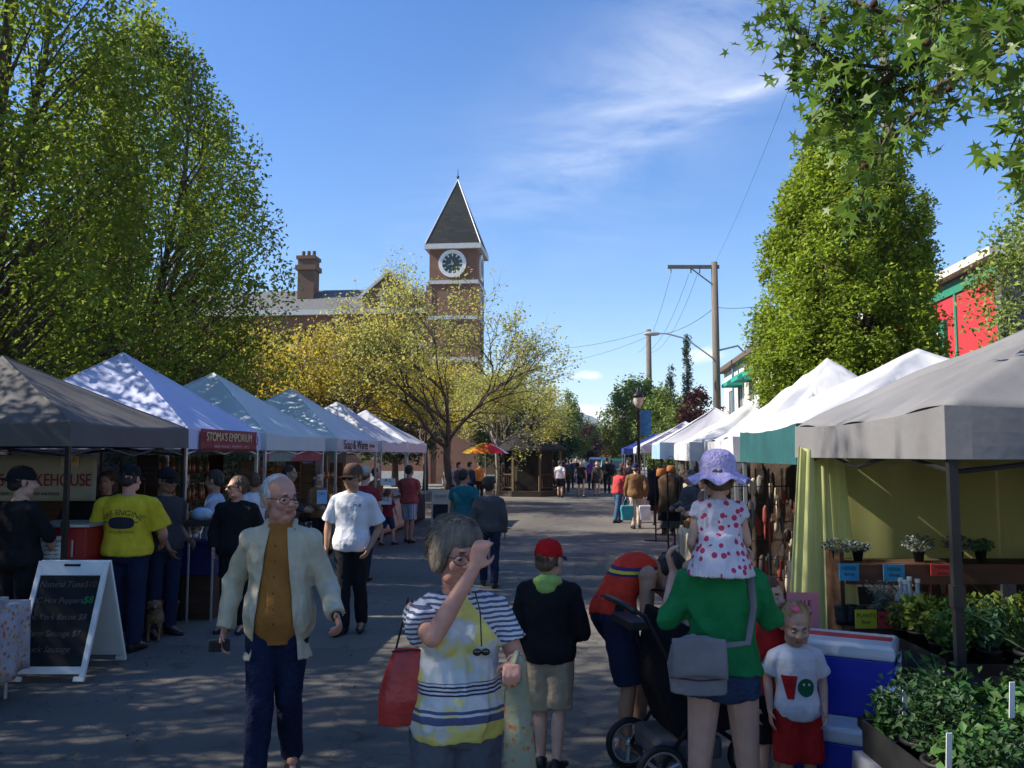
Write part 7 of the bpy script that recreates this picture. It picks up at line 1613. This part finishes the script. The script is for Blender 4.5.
# 6 -------- woman in green
H = 1.69; fc = 183
j = WJ(fc, H, lel=(-.235, .03, 1.15), lwr=(-.185, .16, 1.34), rel=(.235, .04, 1.15), rwr=(.17, .18, 1.34), lkn=(-.115, .0, .48), rkn=(.11, .02, .48), lan=(-.15, -.03, .085), ran=(.17, -.03, .085), head=(0, .05, 1.55)); j['sh_w'] = .160
o6, B6, s6 = person('woman in green top and denim shorts, seen from behind, a toddler on her shoulders', at(722, 3.95, 1.1), fc, H, .0075, skin_l, .94, .01, j, top=dict(kind='three', mat=green_c, hem=.955, infl=.016, wr=.012), bottom=dict(kind='shorts', mat=denim, end=.17, infl=.012), hair=('short', h_brown), shoes=shoe_g, seed=6, th=.95, hands=dict(l=dict(curl=.8, d=(.3, -.2, 1)), r=dict(curl=.8, d=(-.3, -.2, 1))))
gb = cloth('bag_grey', (.20, .19, .205), bump=.4); pg = P(698, 664, 3.70); t = thing('shoulder_bag', 'grey fabric messenger bag hanging behind the hip of the woman in green', 'bag', pg, YAW+R(-6)); b = MB(); rings = []
for z, w_, d_ in ((-.125, .105, .03), (-.12, .120, .042), (0, .128, .045), (.08, .112, .04), (.13, .095, .025)): rings.append([(w_*math.copysign(abs(math.cos(a))**.6, math.cos(a)), d_*math.copysign(abs(math.sin(a))**.8, math.sin(a)), z-.04*abs(math.cos(a))*(z > .1)) for a in [2*PI*k/24 for k in range(24)]])
b.loft(rings); me = remesh(b, 'bag', .008, 3); wrinkle(me, .0035, (22, 22, 16), 9); bo_ = finish(me, 'bag_body', gb, t)
b = MB(); b.grid(lambda a, c: ((a-.5)*.235*(1-.05*(1-c)), -.050-.004*math.sin(c*3)-.006*math.sin(a*9), .115-.165*c+.008*math.sin(a*PI)), 14, 8); b.build('flap', gb, t, smooth=True, solid=.006)
b = MB(); b.tube([(-.12, -.052, -.045), (0, -.058, -.055), (.12, -.052, -.045)], .0035, 5); b.build('zip', dark_plastic, t)
iv = Matrix.Rotation(-(YAW+R(-6)), 3, 'Z'); Lc = lambda p_: iv @ (world_of(o6, B6, s6, Vector(p_))-Vector(pg))
b = MB(); b.tube([(.09, -.01, .08), Lc((-.085, .155, 1.12)), Lc((-.115, .150, 1.28)), Lc((-.115, .09, 1.425)), Lc((-.10, .0, 1.45)), Lc((-.08, -.1, 1.38)), Lc((.05, -.16, 1.2)), Lc((.20, -.06, 1.02)), (-.10, .02, .08)], .016, 8, .25); b.build('strap', gb, t, smooth=True)
# 7 -------- toddler on her shoulders
dress_m = dotted('dress_roses', (.62, .58, .64), (.50, .05, .12), 27, .36); lil = mat('hat_lilac', (.52, .45, .72), .9, .3, 26, bump=.9, bscale=70)
H = .92; fc = 181; zz = .94
j = WJ(fc, H, lkn=(-.10, .20, .44), lan=(-.11, .20, .22), rkn=(.10, .20, .44), ran=(.11, .20, .22), lel=(-.125, .0, .575), rel=(.125, .0, .575), lwr=(-.10, .10, .52), rwr=(.10, .10, .52)); j.update(head_scale=1.42, head=(0, -.01, 1.635), sh_w=.150)
ot = at(719, 3.83, 1.6)
person('toddler in lilac sun hat and rose-spotted dress, sitting on the shoulders of the green-topped woman', ot, fc, H, .006, skin_l, 1.12, .02, j, dress=dict(mat=dress_m, hem=.98, flare=0, infl=.016, sleeve=.28, skirt=((0, .02, 1.16), (0, .03, .82), .165, .285), wr=.010, fr=(60, 60, 6)), hair=('low', h_brown), hat=dict(kind='sun', mat=lil), shoes=shoe_w, child=True, seed=7, z=zz, detail=True)
# 8 -------- boy in white tee
H = 1.07; fc = 6
j = WJ(fc, H, rel=(-.14, .04, .72), rwr=(-.15, -.03, .56), lel=(.155, .04, .71), lwr=(.12, -.08, .57)); j.update(head_rot=(-4, 22, 0), head_scale=1.38, head=(0, -.03, 1.64), sh_w=.165)
o8, B8, s8 = person('small boy in a white T-shirt and red shorts with painted pink hair, looking down', at(795, 4.62, .9), fc, H, .0065, skin_l, 1.02, .02, j, top=dict(kind='tshirt', mat=white_t, hem=.84, infl=.022, sleeve=.75, flare=.15, wr=.006), bottom=dict(kind='shorts', mat=red_sh, end=1.0, infl=.028), hair=('crop', h_blond), shoes=shoe_g, child=True, seed=8)
def on_shirt(o, txt, size, m, x, z, name='print', y=-.30, sx=1.0):
    tm = text_mesh(txt, size, m, name, None, (0, 0, 0), (0, 0, 0), .0); return tm
def decal(o, shirt, poly, m, name='print', off=.003, side=-1, n=1):
    """flat printed shape laid on the shirt surface: polygon in body x,z projected along y"""
    import bmesh
    from mathutils.bvhtree import BVHTree
    bv = BVHTree.FromPolygons([v.co for v in shirt.data.vertices], [tuple(p_.vertices) for p_ in shirt.data.polygons])
    bm = bmesh.new(); f = bm.faces.new([bm.verts.new((x, 0, z)) for x, z in poly]); bmesh.ops.triangulate(bm, faces=[f])
    for _ in range(3 if len(poly) < 12 else 2): bmesh.ops.subdivide_edges(bm, edges=bm.edges, cuts=1, use_grid_fill=True)
    for v in bm.verts:
        h = bv.ray_cast(Vector((v.co.x, side*1.0, v.co.z)), Vector((0, -side, 0)))
        v.co.y = (h[0].y if h[0] is not None else side*.12)+side*off
    me = bpy.data.meshes.new(name); bm.to_mesh(me); bm.free(); me.materials.append(m); q = bpy.data.objects.new(name, me); COL.objects.link(q); q.parent = o; return q
def decal_text(o, shirt, txt, size, m, cx_, cz_, side=1, off=.004, arc=0.0, name='lettering', sx=1.0):
    from mathutils.bvhtree import BVHTree
    bv = BVHTree.FromPolygons([v.co for v in shirt.data.vertices], [tuple(p_.vertices) for p_ in shirt.data.polygons])
    t_ = text_mesh(txt, size, m, name, None, depth=0.0); me = t_.data
    for v in me.vertices:
        x = v.co.x*sx; z = v.co.y
        if arc: a = x/arc; x, z = (arc+z)*math.sin(a), (arc+z)*math.cos(a)-arc
        X = cx_+(-side)*x; Z = cz_+z; h = bv.ray_cast(Vector((X, side*1.0, Z)), Vector((0, -side, 0))); v.co = Vector((X, (h[0].y if h[0] is not None else side*.12)+side*off, Z))
    t_.parent = o; return t_
sh8 = [c for c in bpy.data.objects if c.parent == o8 and c.name.startswith('shirt')][0]
pr_red = cloth('print_red', (.45, .02, .02)); pr_grn = cloth('print_green', (.015, .12, .06)); pr_w = cloth('print_white', (.6, .62, .6))
Z0 = .70
for a_, c_ in (((-.092, .05), (-.07, .05)), ((-.045, .05), (-.020, .05))): pass
decal(o8, sh8, [(-.096, Z0+.052), (-.070, Z0+.052), (-.058, Z0+.012), (-.046, Z0+.052), (-.018, Z0+.052), (-.040, Z0-.016), (-.040, Z0-.066), (-.072, Z0-.066), (-.072, Z0-.016)], pr_red)
decal(o8, sh8, [(.026+.046*math.cos(a), Z0-.008+.046*math.sin(a)) for a in [2*PI*k/20 for k in range(20)]], pr_grn)
for dx in (-.012, .016): decal(o8, sh8, [(.026+dx+.006*math.cos(a), Z0+.008+.007*math.sin(a)) for a in [2*PI*k/12 for k in range(12)]], pr_w, off=.006)
hb = MB(); hb.ell(B8.hv((-.012, .0, .112))*s8, (.040*s8*1.2, .060*s8*1.2, .014*s8), B8.HM); hb.build('pink_hair_paint', mat('paint_pink', (.75, .12, .18), .7, .2, 30), o8, smooth=True)
# 9 -------- child in red behind the woman in green
person('child in a red shirt half hidden behind the woman in green', at(769, 4.75, .9), 40, 1.22, .010, skin_l, 1.0, 0, dict(head_scale=1.15), top=dict(kind='tshirt', mat=red_sh), bottom=dict(kind='shorts', mat=black_c), hair=('short', h_brown), shoes=shoe_k, seed=9)
# 10 ------- man in white tee
H = 1.80; fc = -2
j = WJ(fc, H, rel=(-.27, .05, 1.14), rwr=(-.27, -.02, .90), lel=(.29, .05, 1.12), lwr=(.21, -.10, .92), rkn=(-.07, -.06, .5), ran=(-.07, -.05, .09), lkn=(.09, 0, .5), lan=(.10, .12, .1)); j.update(head_rot=(-14, 6, 0))
o10, B10, s10 = person('man in a white T-shirt, brown cap and sunglasses walking down the road', at(352, 9.3), fc, H, .010, skin_t, 1.04, .02, j, top=dict(kind='tshirt', mat=white_t, hem=.84, infl=.018, sleeve=.85), bottom=dict(mat=black_c), hair=('crop', h_brown), hat=dict(kind='cap', mat=cloth('cap_brown', (.10, .06, .045))), glasses='sun', seed=10)
sh10 = [c for c in bpy.data.objects if c.parent == o10 and c.name.startswith('shirt')][0]; decal_text(o10, sh10, 'M-B', .05, navy_c, .09, 1.36, -1)
# 11 ------- woman in black coat
H = 1.67; fc = -6
j = WJ(fc, H, rel=(-.25, .03, 1.08), rwr=(-.20, -.12, .90), lel=(.26, .03, 1.08), lwr=(.24, -.06, .85)); j.update(head_rot=(-38, 0, 0))
person('woman in a black coat and sunglasses standing beside the pale blue canopy', at(236, 9.35), fc, H, .010, skin_r, 1.12, .03, j, bottom=dict(mat=black_c), jacket=dict(mat=black_c, hem=.62, infl=.03, flare=.1), hair=('short', h_brown), glasses='sun', seed=11)
# 12 ------- man in yellow
H = 1.80; fc = 184
j = WJ(fc, H, lel=(-.33, .06, 1.13), rel=(.33, .05, 1.13), lwr=(-.30, .22, .98), rwr=(.25, .24, 1.02)); j.update(head_rot=(-8, 6, 0), sh_w=.2)
o12, B12, s12 = person('broad man in a yellow T-shirt with a dark printed back and black cap', at(127, 8.45), fc, H, .010, skin_r, 1.2, .05, j, top=dict(kind='tshirt', mat=yellow_t, hem=.90, infl=.022, sleeve=.8, wr=.007), bottom=dict(mat=navy_c, infl=.02), hair=('low', h_dark), hat=dict(kind='cap', mat=black_c), seed=12, ar=1.15)
sh12 = [c for c in bpy.data.objects if c.parent == o12 and c.name.startswith('shirt')][0]; pk = cloth('print_dark', (.03, .03, .045))
decal_text(o12, sh12, 'FIRE-ENGINE', .075, pk, 0, 1.345, 1, arc=.30); decal(o12, sh12, [(.125*math.copysign(abs(math.cos(a))**.7, math.cos(a)), 1.245+.058*math.copysign(abs(math.sin(a))**.6, math.sin(a))) for a in [2*PI*k/24 for k in range(24)]], pk, side=1)
decal(o12, sh12, [(-.2, 1.255), (.2, 1.255), (.2, 1.245), (-.2, 1.245)], pk, side=1, off=.005); decal_text(o12, sh12, 'VOLUNTEERS', .035, pk, 0, 1.155, 1, sx=1.2)
# 13 ------- man beside him
H = 1.76; fc = 60
j = WJ(fc, H, rel=(.02, -.22, 1.12), rwr=(.12, -.16, .92), lel=(.06, .22, 1.12), lwr=(.2, .16, 1.0)); j.update(head_rot=(10, 8, 0))
person('man in a charcoal shirt, cap and sunglasses next to the yellow-shirted man', at(164, 9.15), fc, H, .011, skin_d, 1.08, .03, j, top=dict(kind='tshirt', mat=charcoal, sleeve=.8), bottom=dict(mat=navy_c), hair=('crop', h_dark), hat=dict(kind='cap', mat=black_c), glasses='sun', seed=13)
# 14 ------- left edge customer
H = 1.78; fc = 158
j = WJ(fc, H, rel=(.28, .0, 1.16), rwr=(.20, .20, 1.02), lel=(-.28, .05, 1.14), lwr=(-.2, .25, 1.0)); j.update(head_rot=(-20, 6, 0), head_scale=1.05)
person('man in black shirt and dark cap from behind at the left edge', at(18, 7.9), fc, H, .010, skin_l, 1.22, .03, j, top=dict(kind='three', mat=black_c), bottom=dict(mat=black_c), hair=('low', h_dark), hat=dict(kind='cap', mat=black_c, back=True), seed=14, ar=1.1)
# 15.. stall people
def quick(label, u, d, fc, H, topk, topm, botk, botm, hr, seed, sk=skin_l, hat=None, group=None, vox=.016, dress=None, jk=None, jt=None, bw=1.05, gl=None, bust=0):
    rr = random.Random(seed); sg = rr.choice((-1, 1)); stp = rr.uniform(.05, .2)
    j = dict(ran=(-.10, .02-stp*sg, .09), lan=(.10, .02+stp*sg, .09), rkn=(-.10, -.03-stp*sg*.6, .5), lkn=(.10, -.03+stp*sg*.6, .5)); a = rr.uniform(-.12, .12)
    j.update(rel=(-.25, .02+a, 1.11), rwr=(-.25, -.08+a, .87), lel=(.25, .02-a, 1.11), lwr=(.25, -.08-a, .87), head_rot=(rr.uniform(-25, 25), rr.uniform(-3, 8), 0))
    if jt: j.update(jt)
    return person(label, at(u, d), fc, H, vox, sk, bw, .02, j, top=dict(kind=topk, mat=topm) if topk else None, bottom=dict(kind=botk, mat=botm, end=.95) if botk else None, hair=(hr[0], hr[1]) if hr else None, hat=hat, group=group, dress=dress, jacket=jk, seed=seed, glasses=gl, bust=bust)
fwd = dict(rel=(-.24, -.05, 1.13), rwr=(-.16, -.26, 1.08), lel=(.24, -.05, 1.13), lwr=(.16, -.26, 1.08))
quick('stallholder in a light blue T-shirt leaning over the purple table', 214, 10.4, -75, 1.72, 'tshirt', lblue, 'trousers', black_c, ('short', h_dark), 15, skin_t, jt=fwd, vox=.012)
quick('person in a white T-shirt behind the woman in black', 253, 11.9, -120, 1.66, 'tshirt', white_t, 'trousers', navy_c, ('short', h_brown), 16, skin_t, vox=.013)
quick('stallholder in dark clothes under the pale green-white canopy', 288, 13.2, 100, 1.74, 'long', charcoal, 'trousers', black_c, ('short', h_dark), 17, skin_t, jt=fwd, vox=.013)
quick('woman in brown behind the dotted black table', 317, 14.9, 60, 1.62, 'long', brown_j, 'trousers', black_c, ('long', h_brown), 18, jt=fwd, vox=.014)
quick('man in a pale cap and dark red vest behind the white-shirted man', 364, 13.2, 175, 1.72, 'tshirt', cloth('vest_darkred', (.22, .03, .035)), 'trousers', navy_c, ('low', h_brown), 19, hat=dict(kind='cap', mat=cloth('cap_pale', (.45, .43, .4))), vox=.013)
quick('stallholder in black inside the grey canopy', 82, 10.2, 0, 1.72, 'long', black_c, 'trousers', black_c, ('short', h_dark), 20, skin_t, jt=fwd, vox=.014)
quick('second stallholder deep inside the grey canopy', 105, 10.9, 20, 1.68, 'long', greysw, 'trousers', black_c, ('curly', h_brown), 21, skin_l, jt=fwd, vox=.014)
quick('man in a coral T-shirt and plaid shorts standing at the white stalls', 409, 18.7, 165, 1.68, 'tshirt', coral, 'shorts', plaid, ('short', h_dark), 22, skin_t, jt=fwd, vox=.013, bw=1.18)
quick('child in a red top beside the man in plaid shorts', 388, 18.2, 150, 1.18, 'tshirt', cloth('top_darkred', (.30, .03, .04)), 'shorts', denim, ('short', h_brown), 23, jt=dict(head_scale=1.15), vox=.015)
quick('stallholder in a brown apron behind the burlap table', 376, 19.5, 60, 1.6, 'long', brown_j, 'trousers', black_c, ('curly', h_brown), 24)
quick('person in teal T-shirt walking away beside the woman in grey', 464, 14.6, 178, 1.66, 'tshirt', teal_c, 'trousers', black_c, ('short', h_dark), 25, skin_t, vox=.012, bw=1.15)
quick('dark-haired woman in a grey sweater walking away up the road', 489, 12.5, 182, 1.57, 'long', greysw, 'trousers', navy_c, ('curly', h_dark), 26, skin_t, vox=.011, bw=1.15)
# right-hand side
quick('man in a brown jacket and tan trousers walking away with bags', 636, 22.3, 186, 1.68, None, None, 'trousers', tan_tr, ('low', h_dark), 27, hat=dict(kind='cap', mat=navy_c), jk=dict(mat=brown_j, hem=.80, infl=.03), vox=.013, bw=1.15)
for k, (du, m_) in enumerate(((-9, mat('bag_teal', (.03, .28, .33), .6)), (9, mat('bag_white', (.6, .6, .62), .5)))):
    c = W(636+du, 22.2, .42); t = thing('shopping_bag', ('teal shopping bag carried low by the man in the brown jacket', 'white shopping bag carried by the man in the brown jacket')[k], 'bag', c, YAW); b = MB(); b.loft([[(x*w_, y*.08, z) for x, y in ((-1, -1), (1, -1), (1, 1), (-1, 1))] for z, w_ in ((-.2, .13), (.1, .17), (.18, .15))]); b.build('bag_body', m_, t, bevel=.02); b = MB(); b.tube([(.09*math.cos(a), 0, .16+.22*math.sin(a)) for a in [PI*i/8 for i in range(9)]], .006, 5); b.build('handle', m_, t)
quick('woman in a red top and jeans leaning toward the right-hand stalls', 617, 24.2, 130, 1.60, 'long', cloth('top_rose', (.45, .06, .06)), 'trousers', cloth('jeans_blue', (.05, .11, .2)), ('long', h_dark), 28, jt=dict(neck=(0, -.16, 1.42), chest=(0, -.03, 1.25), rel=(-.24, -.2, 1.12), rwr=(-.2, -.4, 1.05), lel=(.24, -.2, 1.12), lwr=(.2, -.4, 1.05)), vox=.014, bust=1)
quick('grey-haired stallholder beside the tall gathered white canopy', 691, 14.2, -60, 1.66, 'long', greysw, 'trousers', black_c, ('short', h_grey), 29, jt=fwd, vox=.014)
quick('dark-haired stallholder behind the beige table at right', 705, 13.4, -80, 1.62, 'long', charcoal, 'trousers', black_c, ('curly', h_brown), 30, jt=fwd, vox=.014)
quick('shopper in cream browsing the racks on the right', 684, 17.4, 120, 1.6, 'long', tan_tr, 'trousers', denim, ('long', h_brown), 31, vox=.015)
quick('shopper in dark coat by the orange handbags', 668, 20.5, 170, 1.66, 'long', black_c, 'trousers', black_c, ('short', h_dark), 32, vox=.015)
# walkers far up the street
G = 'people walking far up the street'
far = [(560, 38.5, 172, 1.66, 'tshirt', white_t, 'shorts', black_c, ('short', h_brown), 'walker in a white top and dark shorts right of the gazebo'),
       (581, 39.0, 5, 1.66, None, None, None, None, ('long', h_brown), 'woman in a short black dress walking toward the viewer up the street'),
       (597, 40.2, 0, 1.64, None, None, None, None, ('long', h_dark), 'woman in a dark patterned dress walking beside the one in black'),
       (591, 47, 180, 1.68, 'long', cloth('top_purple', (.14, .04, .2)), 'trousers', black_c, ('long', h_brown), 'walker in a purple top further up the street'),
       (607, 43, 178, 1.78, 'long', black_c, 'trousers', black_c, ('short', h_dark), 'tall walker all in black right of the dresses'),
       (566, 43, 180, 1.72, 'long', charcoal, 'trousers', black_c, ('short', h_dark), 'walker in charcoal just behind the white top'),
       (571, 49, 175, 1.7, 'long', navy_c, 'trousers', black_c, ('short', h_brown), 'walker in navy between the dresses and the white top'),
       (576, 55, 0, 1.72, 'tshirt', black_c, 'trousers', navy_c, ('short', h_dark), 'walker in a black T-shirt far up the street'),
       (586, 58, 180, 1.7, 'tshirt', lblue, 'trousers', black_c, ('short', h_brown), 'walker in light blue far up the street'),
       (553, 41, 190, 1.6, 'tshirt', cloth('top_pink', (.5, .2, .22)), 'shorts', denim, ('long', h_dark), 'walker in pink beside the gazebo post'),
       (546, 46, 200, 1.7, 'long', greysw, 'trousers', black_c, ('short', h_dark), 'grey walker in the shade behind the gazebo'),
       (602, 60, 0, 1.72, 'tshirt', white_t, 'trousers', navy_c, ('short', h_dark), 'walker in white near the parked cars'),
       (563, 61, 180, 1.7, 'long', black_c, 'trousers', black_c, ('short', h_dark), 'dark walker furthest away on the left'),
       (611, 50, 180, 1.66, 'long', navy_c, 'trousers', black_c, ('long', h_dark), 'walker in navy left of the dark green car'),
       (628, 34, 170, 1.7, 'long', charcoal, 'trousers', denim, ('short', h_brown), 'walker in charcoal by the lamp post'),
       (622, 31, 100, 1.6, 'long', coral, 'trousers', denim, ('long', h_brown), 'shopper in coral near the lamp post')]
for i, (u, d, f_, H_, tk, tm_, bk, bm_, hr, lb_) in enumerate(far):
    dr = None
    if tk is None: dr = dict(mat=(black_c if u < 590 else dotted('dress_dark_floral', (.03, .03, .035), (.3, .2, .1), 30, .3)), hem=.62, flare=.3, infl=.015)
    quick(lb_, u, d, f_, H_, tk, tm_, bk, bm_, hr, 100+i, group=G, vox=.022, dress=dr, jt=(dict(rel=(-.3, .05, 1.15), rwr=(-.33, -.05, .95)) if i == 1 else None))
for k, (u, d, f_, tm_, lb_) in enumerate(((470, 31, 150, navy_c, 'dark figure under the striped parasol'), (459, 29.5, 60, charcoal, 'charcoal figure left of the striped parasol'), (480, 35, 200, orange_f, 'person in an orange top behind the parasol pole'), (450, 30, 20, lblue, 'person in light blue by the yellow tree trunk'))):
    quick(lb_, u, d, f_, 1.66, 'long', tm_, 'trousers', black_c, ('short', h_dark), 200+k, vox=.02)
# dog
def dog():
    mb = MB(); C = mb.cap; s = .92
    C((0, .16, .24), (0, -.02, .235), .075, .085); C((0, -.02, .235), (0, -.13, .25), .085, .08); mb.ell((0, .20, .25), (.07, .07, .075)); C((0, -.15, .28), (0, -.21, .36), .055, .045)
    mb.ell((0, -.235, .385), (.052, .055, .05)); C((0, -.26, .375), (0, -.325, .36), .03, .02); mb.ell((0, -.33, .363), (.013, .012, .012))
    for sx in (-1, 1):
        C((sx*.05, -.13, .20), (sx*.052, -.12, .11), .032, .02); C((sx*.052, -.12, .11), (sx*.052, -.13, .03), .019, .016); C((sx*.052, -.13, .022), (sx*.052, -.16, .018), .02, .016)
        C((sx*.05, .19, .21), (sx*.055, .14, .14), .048, .028); C((sx*.055, .14, .14), (sx*.055, .22, .085), .026, .017); C((sx*.055, .22, .085), (sx*.055, .205, .03), .016, .015); C((sx*.055, .205, .022), (sx*.055, .175, .018), .02, .016)
        C((sx*.045, -.225, .415), (sx*.065, -.23, .35), .018, .014)
    C((0, .25, .29), (0, .31, .36), .022, .018); C((0, .31, .36), (0, .30, .42), .022, .016)
    me = remesh(mb, 'dog', .011, 2); wrinkle(me, .005, (60, 60, 60), 5)
    o = finish(me, 'dog', [mat('dog_fur', (.16, .10, .05), .95, .35, 16, bump=1, bscale=60, col2=(.28, .19, .10)), shoe_k], None); p_ = at(155, 9.0, .2); o.location = (p_[0], p_[1], 0); o.rotation_euler = (0, 0, R(25)); tag(o, 'small shaggy brown dog standing beside the sandwich board', 'dog')
    for p2 in o.data.polygons:
        if (p2.center-Vector((0, -.335, .363))).length < .022: p2.material_index = 1
dog()
rng = np.random.default_rng(8); n = 900; pts = np.stack([rng.uniform(-4.6, 1.6, n), rng.uniform(2.5, 26, n), np.full(n, .012)], 1); pts[:300, 0] = -4.4+np.abs(rng.normal(size=300))*.5
o = bpy.data.objects.new('fallen_leaves', leaves('fallen_leaves', pts, .035, mat('leaf_fallen', (.16, .11, .04), .9, .3, island=.5), rng, up=3.0)); COL.objects.link(o); tag(o, kind='stuff')
b = MB(); b.cyl((-.9, 7.6), .31, .002, .012, 28); b.cyl((-.9, 7.6), .25, .012, .016, 28); o = b.build('manhole_cover', mat('cast_iron', (.035, .033, .03), .6, .3, 20, bump=.8, bscale=30)); tag(o, 'round iron manhole cover set in the road', 'manhole cover')
# ================================================================ haze between here and the mountains
b = MB(); b.b2(-2400, 2600, -120, 3100, -2.5, 190); hz = b.build('haze', [], None)
hm = bpy.data.materials.new('haze_air'); hm.use_nodes = True; hn = hm.node_tree.nodes; hn.remove(hn['Principled BSDF']); pv = hn.new('ShaderNodeVolumePrincipled')
pv.inputs['Color'].default_value = (.82, .88, 1.0, 1); pv.inputs['Density'].default_value = .0002; pv.inputs['Anisotropy'].default_value = .0
hm.node_tree.links.new(pv.outputs[0], hn['Material Output'].inputs['Volume']); hz.data.materials.append(hm); hz['kind'] = 'stuff'; hz.display_type = 'WIRE'
